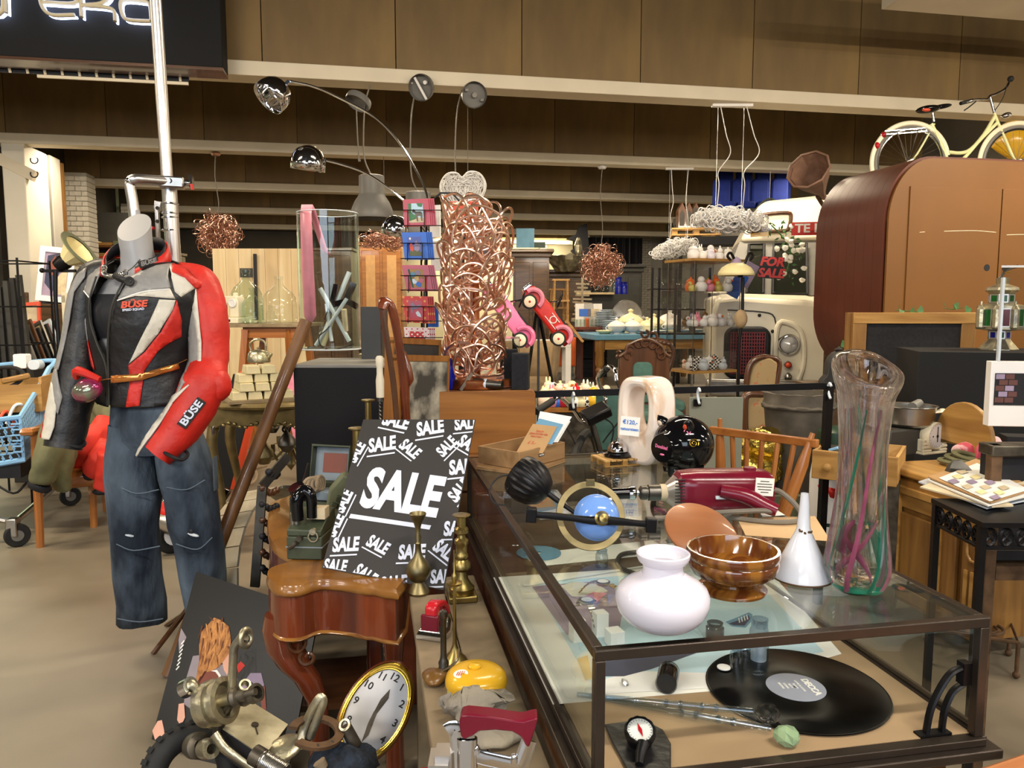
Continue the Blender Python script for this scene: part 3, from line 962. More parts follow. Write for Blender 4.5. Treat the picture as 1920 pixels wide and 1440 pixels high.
# watches on acrylic cubes
for(px,py,wd,hh,lab)in((1152,1208,.03,.03,'white display cube in the case holding nothing, nearest the front rail'),(1125,1190,.026,.048,'taller white display cube in the case under the gold watch'),(1082,1200,.026,.045,'clear white display cube in the case under the steel watch')):
 p=Zp(px,py,FZ+.0015)
 MB().box((0,0,hh/2),(wd,wd,hh)).th('display_cube',lab,'display block','white' if 'clear' not in lab else 'paper',p,(0,0,8),bev=.001)
def watch(px,py,mt,label,dz,rz):
 p=Zp(px,py,FZ+.001)+V((0,0,dz))
 t=T('wrist_watch',label,'watch',p,(0,0,rz))
 MB().lathe([(0,0),(.014,0),(.0165,.003),(.0165,.007),(.013,.009),(.0125,.008)],28,p=(0,0,.0)).cyl((.0165,0,.004),(.02,0,.004),.0025,n=8).o('watch_case',mt,t)
 MB().lathe([(0,.0082),(.0125,.0082)],24).box((0,.004,.0087),(.001,.009,.0003)).box((.003,0,.0087),(.007,.001,.0003)).o('watch_dial','paper',t)
 for i in range(12):
  s_=1 if i<6 else-1
  j=i%6+1
  y=s_*(.0155+.0065*j)
  z=-.0008*j*j
  MB().box((0,y,z+.003),(.016-.0006*j,.006,.003),(-s_*7*j,0,0)).o('link',mt,t,bev=.0006)
 return t
watch(1100,1172,'steel','steel bracelet wrist watch draped over the display cube at left',.047,4)
watch(1130,1125,'gold','gold and steel bracelet watch standing behind the steel one',.036,50)
# back of the case: blue disc, dark box, coiled black lead
p=Zp(1010,1037,FZ+.002)
MB().lathe([(.008,0),(.06,0),(.06,.0016),(.008,.0016)],40).th('compact_disc','pale blue disc on white paper at the back of the case','disc','bluetop',p)
p=Zp(1262,1012,FZ)
t=T('inkstand','dark glass inkstand block at the back of the case','inkstand',p,(0,0,10))
MB().box((0,0,.022),(.12,.06,.044)).o('body','charpanel',t,bev=.004)
MB().cyl((-.03,0,.044),(-.03,0,.06),.018,n=16).cyl((.03,0,.044),(.03,0,.06),.018,n=16).o('lid','darksteel',t)
m=MB()
m.tube([Zp(x,y,FZ+.008)for x,y in((1150,1012),(1190,1000),(1205,1030),(1165,1040),(1160,1062),(1200,1078),(1250,1092))],.006,8,k=6)
m.th('black_lead','coiled black lead lying in the back half of the case','cable','rubber')
p=Zp(955,1030,FZ)
MB().lathe([(.075,0),(.072,.02),(.055,.045),(.02,.06),(0,.062)],36,fn=lambda a,z:1+.02*sin(a*20)).th('glass_bowl','upturned ribbed clear glass bowl at the back left inside the case','bowl','jarglass',p)
# ------------------------------------------------------------------ on top of the case
# opal lamp shade
p,pr,s=LP(1241,1170,TZ,[(56,1170),(70,1160),(82,1145),(87,1128),(87,1115),(81,1102),(66,1090),(48,1081),(39,1075),(37,1066),(38,1058),(46,1052),(49,1044),(49.5,1038)])
z0=pr[0][1]
pr=[(r_,z-z0+.001)for r_,z in pr]
inn=[(r_-.0035,z)for r_,z in pr[::-1]]
MB().lathe(pr+[(pr[-1][0]-.002,pr[-1][1]+.0015)]+inn,64).th('opal_lampshade','glossy white opal glass lampshade on the case near its front','lampshade','opal',p)
# wooden bowl
p,pr,s=LP(1372,1106,TZ,[(0,1106),(62,1106),(64,1101),(58,1095),(42,1091),(39,1086),(44,1082),(64,1079),(77,1070),(83,1057),(84,1049),(82,1045),(84,1041),(86,1034),(84,1027)])
inn=[(79*s,pr[-1][1]),(76*s,pr[-1][1]-.01),(68*s,pr[-1][1]-.028),(40*s,pr[-1][1]-.036),(0,pr[-1][1]-.038)]
mb_=mat('bowlstripe','5e3014',.12,hx2='8c5c24',sc=1.6,coat=.8,st=(9,9,3),dist=2.5,det=2,lo=.42,hi=.58)
MB().lathe(pr+inn,64).th('wooden_bowl','varnished striped wooden footed bowl beside the opal lampshade','bowl','bowlstripe',p)
# round wooden board leaning behind the bowl
o=Zp(1313,1040,TZ)
m=MB()
m.lathe([(0,-.005),(.068,-.005),(.072,-.002),(.072,.002),(.068,.005),(0,.005)],48)
ob=m.th('round_board','round reddish wooden board leaning against the bowl','board','boardround',(o.x+.006,o.y+.012,TZ+.041),None)
ob.rotation_euler=(R_(33),R_(6),0)
# enamel funnel standing on its rim
p,pr,s=LP(1503,1083,TZ,[(53,1086),(52,1076),(34,1040),(14,998),(12,990),(9.5,960),(7,928)])
z0=pr[0][1]
pr=[(r_,z-z0)for r_,z in pr]
t=T('enamel_funnel','chipped white enamel funnel standing upside down beside the glass vase','funnel',p)
MB().lathe(pr+[(pr[-1][0]-.0012,pr[-1][1])]+[(r_-.0014,z)for r_,z in pr[::-1]],48).o('cone','enamelw',t)
MB().torus((0,0,.0012),pr[0][0],.0016,48,8).o('rim','rust',t)
m=MB()
for i in range(9):
 a=rnd(3.4,6)
 m.sph((pr[3][0]*cos(a)*1.03,pr[3][0]*sin(a)*1.03,pr[3][1]+rnd(-.002,.004)),(.002,.0015,.0022),6)
m.o('chip','rust',t)
# tall art-glass vase
p,pr,s=LP(1607,1105,TZ,[(0,1112),(30,1112),(44,1108),(56,1085),(59,1060),(52,1010),(46,960),(42,900),(41,840),(44,790),(48,752),(56,728),(60,712),(60,702),(54,695),(44,694)])
z0=pr[0][1]
pr=[(r_,z-z0)for r_,z in pr]
HT=pr[-1][1]
t=T('art_glass_vase','tall twisted art glass vase with pink and green streaks','vase',p)
def lob(a,z):
 u=z/HT
 return 1+(.035+.05*max(0,sin(pi*min(1,max(0,(u-.5)/.5)))))*cos(5*a+u*1.6)
def wav(pf,dz=0):
 rings,n=[],72
 for r_,z in pf:
  ring=[]
  for j in range(n):
   a=2*pi*j/n
   u=z/HT
   k_=lob(a,z)
   zz=z+max(0,u-.8)/.2*(.026*cos(a-1.45))
   ring.append(V((max(r_*k_,1e-5)*cos(a),max(r_*k_,1e-5)*sin(a),zz)))
  rings.append(ring)
 return rings
outer=cat_rom([V((r_,0,z))for r_,z in pr],3)
outer=[(q.x,q.z)for q in outer]
inner=[(max(.003,(r_-.0085)*min(1,.25+1.1*z/HT)),z)for r_,z in outer[::-1]if z>HT*.3]+[(.0001,HT*.29)]
MB().loft(wav(outer+inner),False).o('body','vaseglass',t)
for i,(mt,a0,tw)in enumerate((('vgreen',.2,.9),('vpink',1.3,1.4),('vgreen',2.6,1.2),('vpink',3.6,1.0),('vgreen',4.6,1.3),('vpink',5.4,.8))):
 if mt not in MATS:
  mat('vgreen','2f9c7c',.05,trans=0,v=.2,sc=20)
  mat('vpink','d8729a',.05,trans=0,v=.25,sc=20)
 pts,rs=[],[]
 for j in range(26):
  u=.02+.8*j/25
  z=HT*u
  r_=0
  for(ra,za),(rb,zb)in zip(outer,outer[1:]):
   if za<=z<=zb and zb>za:
    r_=ra+(rb-ra)*(z-za)/(zb-za)
    break
  a=a0+tw*u*1.6
  r_=max(.004,r_*.84*lob(a,z)-.005)
  pts.append((r_*cos(a),r_*sin(a),z))
  rs.append((.0052 if mt=='vpink' else .0048)*(1.0-.75*u))
 MB().tube(pts,rs,6,flat=.6).o('streak',mt,t)
MB().lathe([(0,.002),(.03,.002),(.036,.006),(.03,.012),(.01,.016),(0,.014)],32,fn=lambda a,z:1+.12*sin(5*a)).o('green_base','vgreen',t)
for k_ in range(2):
 MB().tube([(.018*cos(2.1*k_+j*.3),.018*sin(2.1*k_+j*.3),HT*(.06+.022*j))for j in range(13)],[.002,.005,.007,.008,.006,.004,.002],8,flat=.55).o('pink_core','vpink',t)
 # envelope, slip
sheet('kraft_envelope','brown kraft envelope lying on the case behind the funnel','envelope','envelope',[(1382,972),(1528,968),(1558,1015),(1398,1004)],TZ+.0005)
sheet('paper_slip','small white paper slip beneath the drill cord','paper','paper',[(1422,957),(1452,953),(1472,966),(1430,969)],TZ+.0008)
# maroon drill
o=Zp(1350,958,TZ)
D=(o-C0).dot(FW)
t=T('power_drill','old maroon electric power drill lying on its side on the case','drill',o,(0,0,YD+3))
s=dep(o)/FPX
def dl(px,py):
 q=W(px,py,D)-o
 return q.dot(RT),q.z
def sec(px,cy_,hw,hh,rr=.35,n=6):
 x,z=dl(px,cy_)
 return[V((x,y,z+zz))for y,zz in rrect(2*hw,2*hh,rr*min(hw,hh)*2,n)]
hb=38*s
m=MB().loft([sec(1264,920,hb*.72,hb*.8),sec(1270,920,hb*.85,hb*.98),sec(1300,920,hb*.95,hb*1.06),sec(1390,920,hb,hb*1.06),sec(1432,920,hb*.98,hb*1.02),sec(1441,920,hb*.9,hb*.92)])
m.warp(lambda q:(q.x,q.y,max(q.z,.001)))
m.o('body','maroon',t)
gr=MB().loft([sec(1247,922,hb*.4,hb*.45,.5),sec(1262,922,hb*.7,hb*.75),sec(1268,921,hb*.8,hb*.9)]).warp(lambda q:(q.x,q.y,max(q.z,.001))).o('nose','alu',t)
x,z=dl(1262,921)
for i in range(11):
 zz=z+hb*(-.78+1.56*i/10)
 MB().box((x+.004,-hb*.83,zz),(.022,.004,.0022)).o('vent','charpanel',gr)
x0,z0=dl(1247,922)
MB().cyl((x0-.014,0,z0),(x0+.004,0,z0),hb*.42,n=24).o('collar','sand',t)
x1,z1=dl(1197,920)
MB().lathe([(0,0),(.011,0),(.0165,.004),(.0165,.016),(.0145,.017),(.0145,.019),(.0185,.021),(.0185,.05),(.012,.052),(0,.052)],28,p=(x1,0,z0),r=(0,90,0)).o('chuck','darksteel',t)
x2,_=dl(1146,920)
MB().cyl((x2,0,z0-.001),(x1-.022,0,z0),.0135,n=20).o('tool_sleeve','blackgloss',t)
MB().lathe([(0,0),(.015,0),(.016,.004),(.016,.012),(.012,.016),(.005,.018),(.005,.026),(0,.026)],24,p=(x1-.024,0,z0),r=(0,90,0)).o('tool_ring','chrome',t)
xa,za=dl(1335,900)
hp_=[dl(*q)for q in((1340,912),(1380,918),(1410,932),(1430,940))]
MB().tube([(hp_[0][0],-hb*.9,hp_[0][1]),(hp_[1][0],-hb*1.25,hp_[1][1]),(hp_[2][0],-hb*1.6,hp_[2][1]),(hp_[3][0],-hb*1.9,hp_[3][1])],[.016,.018,.017,.0145],14,k=4,flat=1.1).o('handle','maroon',t)
x,z=dl(1388,918)
x3,z3=dl(1420,905)
MB().box((x3,-hb*1.005,z3),(.042,.003,.04),(0,4,0)).o('rating_plate','paper',t)
rp_=t.children[-1]
for i,wd in enumerate((.02,.034,.034,.03,.018)):
 MB().box((x3,-hb*1.005-.0018,z3+.013-.0062*i),(wd,.0006,.0017),(0,4,0)).o('print_line','dkgrey',rp_)
for(a,b,w_,h_)in((1348,905,.012,.01),(1341,923,.03,.008)):
 x,z=dl(a,b)
 MB().box((x,-hb*1.03,z),(w_,.008,h_)).o('switch','china',t,bev=.002)
x,z=dl(1407,881)
MB().cyl((x,0,z-.004),(x,0,z+.006),.014,n=18).o('cap','maroon',t,bev=.0015)
x,z=dl(1430,942)
cp=[(1418,940),(1400,938),(1360,939),(1310,941),(1270,943),(1225,955),(1212,972),(1230,986),(1268,984)]
pts=[(dl(a,b)[0],-hb*(2.0 if i<5 else 1.6),max(.006,dl(a,b)[1]))for i,(a,b)in enumerate(cp)]
MB().tube(pts,.0058,8,k=5).o('cord','cord',t)
xx=[(1432,925,-.9),(1455,932,-.6),(1475,950,-1.0),(1478,975,-1.9),(1462,990,-2.4),(1425,992,-2.6),(1380,982,-2.2),(1340,968,-1.4)]
MB().tube([(dl(a,b)[0],hb*e,max(.006,dl(a,b-14)[1]))for a,b,e in xx],.0062,8,k=5).o('cord','cord',t)
# brass ring lamp with blue dome and black bar
o=Zp(1107,1026,TZ)
D=(o-C0).dot(FW)
s=dep(o)/FPX
t=T('wall_lamp','blue dome wall lamp in a brass ring with black bar and ribbed shade','lamp',o,(0,0,YD))
def dl2(px,py,dy=0):
 q=W(px,py,D+dy)-o
 return V((q.dot(RT),q.dot(FW),q.z))
cR=dl2(1107,967,.0)
tilt=(66,0,6)
n=56
m=MB().at(cR,(90-24,0,4))
ro,ri=64*s,53*s
m.lathe([(ri,-.003),(ro,-.003),(ro+.001,0),(ro,.003),(ri,.003),(ri,-.003)],n).o('ring','oldbrass',t)
cD=dl2(1119,970,-.015)
m=MB().at(cD,(90-20,0,4))
m.lathe([(42*s,0),(41*s,.009),(35*s,.02),(24*s,.028),(10*s,.0325),(0,.033)],48).lathe([(42*s,0),(43*s,-.001),(40*s,-.004)],48).o('dome','skyblue',t)
kb=dl2(1129,972,-.055)
MB().at(kb,(72,0,4)).lathe([(0,-.01),(.012,-.008),(.014,0),(.009,.003),(.0095,.006),(.011,.011),(.008,.018),(0,.02)],24).o('knob','brass',t)
bl=[(992,965),(1012,966),(1040,968),(1075,972),(1108,976),(1129,976),(1160,978),(1190,981),(1222,984)]
MB().tube([dl2(a,b,-.05)for a,b in bl],[.007,.0065,.0075,.0065,.008,.0095,.008,.0065,.007],8,k=3,flat=.8).o('bar','blackmetal',t)
for a in(bl[0],bl[-1]):
 MB().box(dl2(a[0]+(4 if a[0]<1100 else-2),a[1],-.05),(.02,.02,.027),(0,4,0)).o('bar_end','blackmetal',t,bev=.002)
MB().box(dl2(1107,905,-.006),(.016,.01,.012)).o('clip','oldbrass',t)
c=dl2(992,903,.04)
e=(8,116,-26)
m=MB().at(c,e)
m.lathe([(.042,-.028),(.044,-.02),(.045,.0),(.04,.02),(.028,.038),(.012,.046),(0,.047)],64,fn=lambda a,z:1+(.035*sin(a*22)if-.025<z<.04 else 0)).lathe([(.042,-.028),(.036,-.024),(.03,.02),(0,.03)],40).o('shade','blackmetal',t)
MB().tube([dl2(1017,918,.03),dl2(1045,938,.02),dl2(1078,962,.0)],[.006,.0055,.004],10).o('stem','blackmetal',t)
MB().tube([dl2(965,890,.04),dl2(935,895,.04),dl2(918,918,.03),dl2(925,942,.02),dl2(948,948,.01),dl2(957,958,.0)],.0016,6,k=5).o('wire','rubber',t)
MB().tube([dl2(957,912,.02),dl2(950,920,.02),dl2(953,925,.02)],.0022,6,k=3).o('screw','blackmetal',t)
# cigar box with cards
N_,L_,Q_=Zp(973,881,TZ+.01),Zp(904,866,TZ+.01),Zp(1059,859,TZ+.01)
e1,e2=(Q_-N_),(L_-N_)
ang=math.degrees(math.atan2(e1.y,e1.x))
bw,bd,bh=e1.length,max(.12,e2.length),.05
t=T('cigar_box','open wooden cigar box on the case holding painted cards','box',N_,(0,0,ang))
tk=.006
MB().b2((0,0,0),(bw,tk,bh)).o('panel','cigarbox',t,bev=.0008)
MB().b2((0,bd-tk,0),(bw,bd,bh)).o('panel','cigarbox',t,bev=.0008)
MB().b2((0,tk,0),(tk,bd-tk,bh)).o('panel','cigarbox',t,bev=.0008)
MB().b2((bw-tk,tk,0),(bw,bd-tk,bh)).o('panel','cigarbox',t,bev=.0008)
MB().b2((tk,tk,0),(bw-tk,bd-tk,.004)).o('bottom','cigarbox',t)
lb=MB().box((bw*.47,-.0006,bh*.56),(.026,.001,.009),(0,-3,0)).o('name_plate','black',t)
m=MB()
for i in range(9):
 m.box((bw*.47-.01+.0025*i,-.0014,bh*.56),(.0012,.0004,.004+.001*(i%2)),(0,-3,0))
m.o('plate_print','paper',lb)
MB().box((bw*.4,bd*.4,-.0055),(bw*1.05,bd*1.1,.009),(0,0,8)).th('cork_board','thin tan wooden board under the cigar box','board','cigarbox',N_,(0,0,ang))
def card(name,label,cat,corners,D_,mt,th=.0012,back=.03,grp=None):
 base=W(*corners[0],D_)
 q=[]
 for i,(x,y)in enumerate(corners):
  p0=W(x,y,D_)
  q.append(p0)
 zmin,zmax=min(a.z for a in q),max(a.z for a in q)
 q=[a+FW*(.35*(a.z-TZ))for a in q]
 c=sum(q,V())/len(q)
 nrm=(q[1]-q[0]).cross(q[2]-q[0]).normalized()
 if nrm.dot(C0-c)<0:
  nrm=-nrm
 n=len(q)
 m=MB().add([a-c for a in q]+[a-c-nrm*th for a in q],[tuple(range(n)),tuple(range(n,2*n))]+[(i,(i+1)%n,n+(i+1)%n,n+i)for i in range(n)])
 o=m.th(name,label,cat,mt,c,smooth=False)
 return o,q,c,nrm
Dc=(N_-C0).dot(FW)+.055
for i in range(2):
 x=5*i
 card('white_card',('tall white painted greeting card at the front of the cigar box','white greeting card tucked behind the other white one in the cigar box')[i],'card',[(1000+x,832+x*.3),(1014+x,776+3*i),(1075-3*i,786+8*i),(1042+x,832)],Dc+.012*(1+i),'paper',grp='cards in the cigar box')
ob,q,c,nn=card('painted_card','white card with a blue watercolour picture in the cigar box','card',[(985,832),(1012,789),(1058,800),(1036,836)],Dc+.006,'bluetop')
ob,q,c,nn=card('price_card','brown kraft price card with red handwriting in the cigar box','card',[(968,850),(1000,799),(1046,804),(1018,852)],Dc,'kraft')
ux=(q[2]-q[1]).normalized()
uz=(q[1]-q[0]).normalized()
Mx=Matrix((ux,uz,ux.cross(uz))).transposed().to_4x4()
for i,(s_,dy)in enumerate((('hand-',.026),('geschilderde',.017),('kaarten -',.008),('£ 5,-',-.014))):
 ob2=txt(s_,.0105 if i<3 else .013,'redpen',None,(0,0,0),(0,0,0),.0002,al='CENTER')
 ob2.data.transform(Matrix.Translation(nn*.0008+uz*dy-ux*(.004 if i<3 else .008)+uz*.0)@Mx)
 ob2.parent=ob
 # reception bell on a mini pallet
p=Zp(1158,868,TZ)
t=T('mini_pallet','miniature wooden pallet used as a stand on the case','pallet',p,(0,0,8))
for y in(-.045,0,.045):
 MB().b2((-.065,y-.006,0),(.065,y+.006,.003)).o('plank','pine',t)
 for x in(-.058,0,.058):
  MB().b2((x-.008,y-.006,.003),(x+.008,y+.006,.016)).o('block','pine',t)
for i in range(7):
 x=-.057+.019*i
 MB().b2((x-.0078,-.052,.016),(x+.0078,.052,.02)).o('plank','piney',t)
t=T('reception_bell','chrome reception bell on black base on the miniature pallet','bell',p+V((0,0,.0205)))
MB().lathe([(0,0),(.041,0),(.042,.004),(.036,.009),(.036,.012),(.03,.014),(0,.014)],40).o('base','blackgloss',t)
MB().lathe([(.03,.0165),(.0305,.018),(.0295,.026),(.025,.036),(.016,.044),(.006,.0475),(0,.048)],40).o('dome','chrome',t)
MB().lathe([(.004,.047),(.004,.052),(.0055,.054),(.0045,.058),(0,.059)],16).o('button','chrome',t)
MB().tube([(-.03,0,.013),(-.05,0,.013),(-.062,.004,.013),(-.062,-.006,.012),(-.05,-.008,.012),(-.03,-.006,.012)],.002,6,k=3).o('lever','chrome',t)
# onyx ring vase with price tag
p=Zp(1210,868,TZ)
t=T('stone_ring_vase','pale onyx stone ring vase with a rounded opening','vase',p,(0,0,-62))
H_,Wd,th_=.262,.158,.092
out,inn=[],[]
n=64
for i in range(n):
 a=2*pi*i/n
 ca,sa=cos(a),sin(a)
 def sup(ax_,bz,e_):
  return(ax_*abs(ca)**e_*(1 if ca>=0 else-1),bz*abs(sa)**e_*(1 if sa>=0 else-1))
 x,z=sup(Wd/2,H_/2,.55)
 out.append((x,z+H_/2))
 x,z=sup(.043,.068,.75)
 inn.append((x,z+H_*.63))
MB().ringp(out,inn,th_).o('body','onyx',t,bev=.012)
tp=Zp(1180,822,TZ)
tg=T('price_tag','white price tag handwritten in blue leaning on the stone ring vase','price tag',W(1181,799,(p-C0).dot(FW)-.055),(-4,4,YD-14))
MB().box((0,0,0),(.056,.0008,.056)).o('card','paper',tg)
txt('€120,-',.017,'bluepen',tg,(0,-.0009,.011),(90,0,0),.0004,sx=.95)
txt('natuursteen',.0128,'bluepen',tg,(0,-.0009,-.009),(90,0,0),.0003,sx=.85)
MB().box((.01,.012,.0),(.02,.024,.012)).o('tape','paper',tg)
# black piggy bank
p=Zp(1280,888,TZ)
t=T('piggy_bank','glossy black piggy bank with painted eye and pink lips','piggy bank',p,(0,0,YD))
s=dep(p)/FPX
R0=54*s
cz=R0+.003
m=MB().sph((0,0,cz),(R0*1.05,R0*.98,R0),44)
m.o('body','blackgloss',t)
ad=R_(38)
dx,dy=-cos(ad),-sin(ad)
Ms=Matrix(((-dy,-dx,0),(dx,-dy,0),(0,0,1))).to_4x4()
Ms=Matrix.Translation((0,0,cz-.002))@Ms
m=MB(Ms).lathe([(R0*.72,R0*.55),(R0*.6,R0*.8),(R0*.52,R0*.98),(R0*.5,R0*1.08),(R0*.47,R0*1.12),(0,R0*1.125)],40,r=(90,0,0))
m.o('snout','blackgloss',t)
ob2=txt('Donakies!',.0135,'pink',None,(0,0,0),(90,0,0),.0003,sx=.8)
ob2.data.transform(Ms@Matrix.Translation((0,-R0*1.125-.001,.004))@Euler((0,R_(4),0)).to_matrix().to_4x4())
ob2.parent=t
MB(Ms).sph((.002,-R0*1.125,-.0165),(.0085,.002,.003),12).o('lips','pink',t)
for sx in(-1,1):
 Me=Ms@Fm((sx*R0*.5,-R0*.38,R0*.66),(24,sx*28,0))
 MB(Me).lathe([(.017,0),(.016,.014),(.009,.027),(.002,.035),(0,.036)],18).o('ear','blackgloss',t)
 MB(Me).sph((0,-.0135,.012),(.0075,.003,.012),10).o('ear_patch','stonevase' if sx<0 else 'orangered',t)
for x in(-.42,.42):
 for y in(-.42,.42):
  MB().lathe([(0,0),(.013,0),(.015,.008),(.017,.03)],16,p=(x*R0,y*R0,0)).o('foot','blackgloss',t)
MB().box((0,0,cz+R0-.001),(.03,.005,.004)).o('coin_slot','charpanel',t)
def onball(u,v):
 y=-math.sqrt(max(.02,1-u*u-v*v))
 return V((u*R0*1.05,y*R0*.98,cz+v*R0)),V((u,y,v))
pts=[]
for i in range(30):
 a=-.5+i*.45
 r_=.17*(1-i/31)
 q,nn=onball(.12+r_*cos(a),.2+r_*sin(a)*.9)
 pts.append(q+nn*.0012)
MB().tube(pts,.0015,5,k=2).o('painted_eye','gold',t)
pts=[]
for i in range(9):
 q,nn=onball(-.16+.2*i/8,.56+.06*sin(i/8*pi*2))
 pts.append(q+nn*.0012)
MB().tube(pts,.0014,5).o('painted_brow','pink',t)
# ------------------------------------------------------------------ dusty plank bench left of the case
PZ=.585
a,b=Zp(757,1118,PZ),Zp(833,1440,PZ)
q=Zp(860,1075,PZ)
t=T('plank_bench','dusty wooden plank bench holding brassware left of the case','bench',(0,0,0))
x0,x1=(a.x+b.x)/2,CX0-.028
for i in range(2):
 w_=(x1-x0)/2
 MB().b2((x0+w_*i,.62,PZ-.025),(x0+w_*(i+1)-.002,a.y+.12*i,PZ)).o('plank','dusty',t,bev=.003)
MB().b2((x0+.01,.7,PZ-.1),(x0+.03,a.y-.02,PZ-.026)).o('apron','oldplank',t)
for y in(.75,1.1,a.y-.08):
 MB().b2((x0+.012,y,0),(x0+.05,y+.045,PZ-.026)).b2((x1-.06,y,0),(x1-.02,y+.045,PZ-.026)).o('leg','oldplank',t)
PT=PZ+.001
def lathing(name,label,cat,mt,px,yb,prof,n=36,z=PT,extra=None):
 p,pr,s=LP(px,yb,z,prof)
 z0=pr[0][1]
 return MB().lathe([(r_,zz-z0)for r_,zz in pr],n).th(name,label,cat,mt,p)
lathing('brass_bottle_vase','tarnished long necked brass vase before the sale sign','vase','oldbrass',785,1112,[(0,1114),(20,1114),(21,1110),(13,1098),(10,1092),(16,1088),(23,1076),(24,1068),(18,1056),(9,1046),(6,1036),(5.5,1022),(7,1020),(5,1016),(6.5,1008),(4.5,1003),(5.5,990),(8,982),(14,972),(16,965),(15,964),(7,980),(0,982)])
p,pr,s=LP(866,1122,PT,[(0,1122),(22,1122),(24,1112),(18,1106),(12,1096),(10,1082),(17,1076),(17,1068),(11,1060),(13,1056),(12,1051),(10.5,1049),(10.5,1034),(13,1030),(13,1024),(8,1020),(7,1014),(13,1010),(13,1003),(8,999),(8.5,981),(16,979),(17,977),(9,976),(0,978)])
z0=pr[0][1]
t=T('candlestick','tall dark brass candlestick on a square base beside the case','candlestick',p)
MB().lathe([(r_,zz-z0+.016)for r_,zz in pr],40).o('stem','brass',t)
MB().b2((-.035,-.035,0),(.035,.035,.016)).o('base','brass',t,bev=.003)
# slim candlestick
p,pr,s=LP(853,1238,PT,[(0,1250),(24,1250),(22,1246),(10,1234),(5,1222),(4,1215),(3.2,1180),(3.2,1112),(14,1108),(15,1104),(4,1102),(6,1096),(5,1090),(2,1086),(1.4,1044),(0,1043)])
z0=pr[0][1]
MB().lathe([(r_,zz-z0)for r_,zz in pr],28).th('slim_candlestick','slim pale brass candlestick with round drip pan behind the yellow tin','candlestick','brass',p)
# red chrome iron
p=Zp(822,1184,PT)
s=dep(p)/FPX
t=T('flat_iron','small vintage travel iron with dark red handle and chrome sole','iron',p,(0,0,62))
sole=[(-.05,-.032),(-.05,.032),(-.01,.034),(.03,.024),(.058,.006),(.06,0),(.058,-.006),(.03,-.024),(-.01,-.034)]
m=MB()
m.loft([[V((x,y,0))for x,y in sole],[V((x,y,.008))for x,y in sole],[V((x*.92,y*.8,.02))for x,y in sole],[V((x*.8,y*.5,.026))for x,y in sole]])
m.o('sole','chrome',t,bev=.001)
MB().prism([(-.046,.024),(-.046,.07),(-.035,.078),(-.015,.078),(.02,.066),(.04,.044),(.046,.026),(.034,.026),(.026,.042),(.008,.056),(-.018,.06),(-.026,.05),(-.026,.026)],.026).o('handle','redgloss',t,bev=.005)
MB().b2((-.05,-.02,.02),(-.04,.02,.055)).o('heel_plate','maroon',t,bev=.002)
# grey tap-like torch with red lever ball
p,pr,s=LP(832,1268,PT,[(0,1268),(12,1268),(12,1255),(9,1250),(10,1242),(7,1236),(5.8,1228),(5.5,1160),(7,1158),(7,1146),(4,1144),(0,1145)])
t=T('valve_pipe','grey metal valve pipe standing upright with red ball lever','valve',p)
MB().lathe(pr,22).o('pipe','darksteel',t)
MB().tube([(.012,-.012,.024),(-.006,-.02,.02),(-.026,-.022,.014)],.0022,8,k=4).tube([(.012,-.012,.024),(.026,-.006,.034),(.03,-.002,.055)],.0022,8,k=4).o('lever','steel',t)
MB().sph((-.031,-.022,.013),.0068,16).o('ball','redgloss',t)
p=Zp(818,1272,PT)
MB().sph((0,0,.011),(.024,.03,.012),20).jit(.004,40).th('amber_dish','amber glass lump under the valve pipe','ashtray','amber',(p.x-.004,p.y-.012,PT))
# yellow lidded tin
p,pr,s=LP(893,1304,PT,[(0,1304),(53,1304),(54,1300),(54,1281),(58,1280),(58,1274),(55,1264),(46,1257),(30,1254),(0,1253)])
z0=pr[0][1]
t=T('yellow_tin','glossy yellow round lidded tin beside the rock','tin',p)
pb=[(r_,zz-z0)for r_,zz in pr]
MB().lathe(pb[:4],56,fn=lambda a,z:1+.008*sin(a*40)).o('body','yellowlight',t)
MB().lathe(pb[3:],56).o('lid','yellow',t)
zt=pb[-1][1]
MB().lathe([(.0115,0),(.012,.004),(.0085,.007),(0,.0075)],20,p=(-.002,.004,zt-.0005)).o('knob','yellow',t)
lbx=MB().lathe([(.013,0),(.0135,.0006),(0,.001)],24,p=(-.03,-.012,zt-.0024),r=(5,-7,0)).o('sticker','paper',t)
for i in range(4):
 MB().box((-.036+.004*i,-.012,zt-.0008),(.0016,.016-.003*abs(i-1.5),.0005),(5,-7,-24)).o('sticker_print','redpen',lbx)
 # rocks
p=Zp(890,1350,PT)
MB().sph((0,0,.026),(.052,.036,.03),28).jit(.03,20).jit(.012,60).jit(.005,140).warp(lambda q:(q.x,q.y,max(0,q.z))).th('rock','grey purple rough rock in front of the yellow tin','rock','rock',p,ang=70)
p=Zp(930,1392,PT)
MB().sph((0,0,.012),(.055,.03,.014),24).jit(.012,24).warp(lambda q:(q.x,q.y,max(0,q.z))).th('flat_rock','flat layered grey rock under the maroon handled sharpener','rock','rock',p,ang=70)
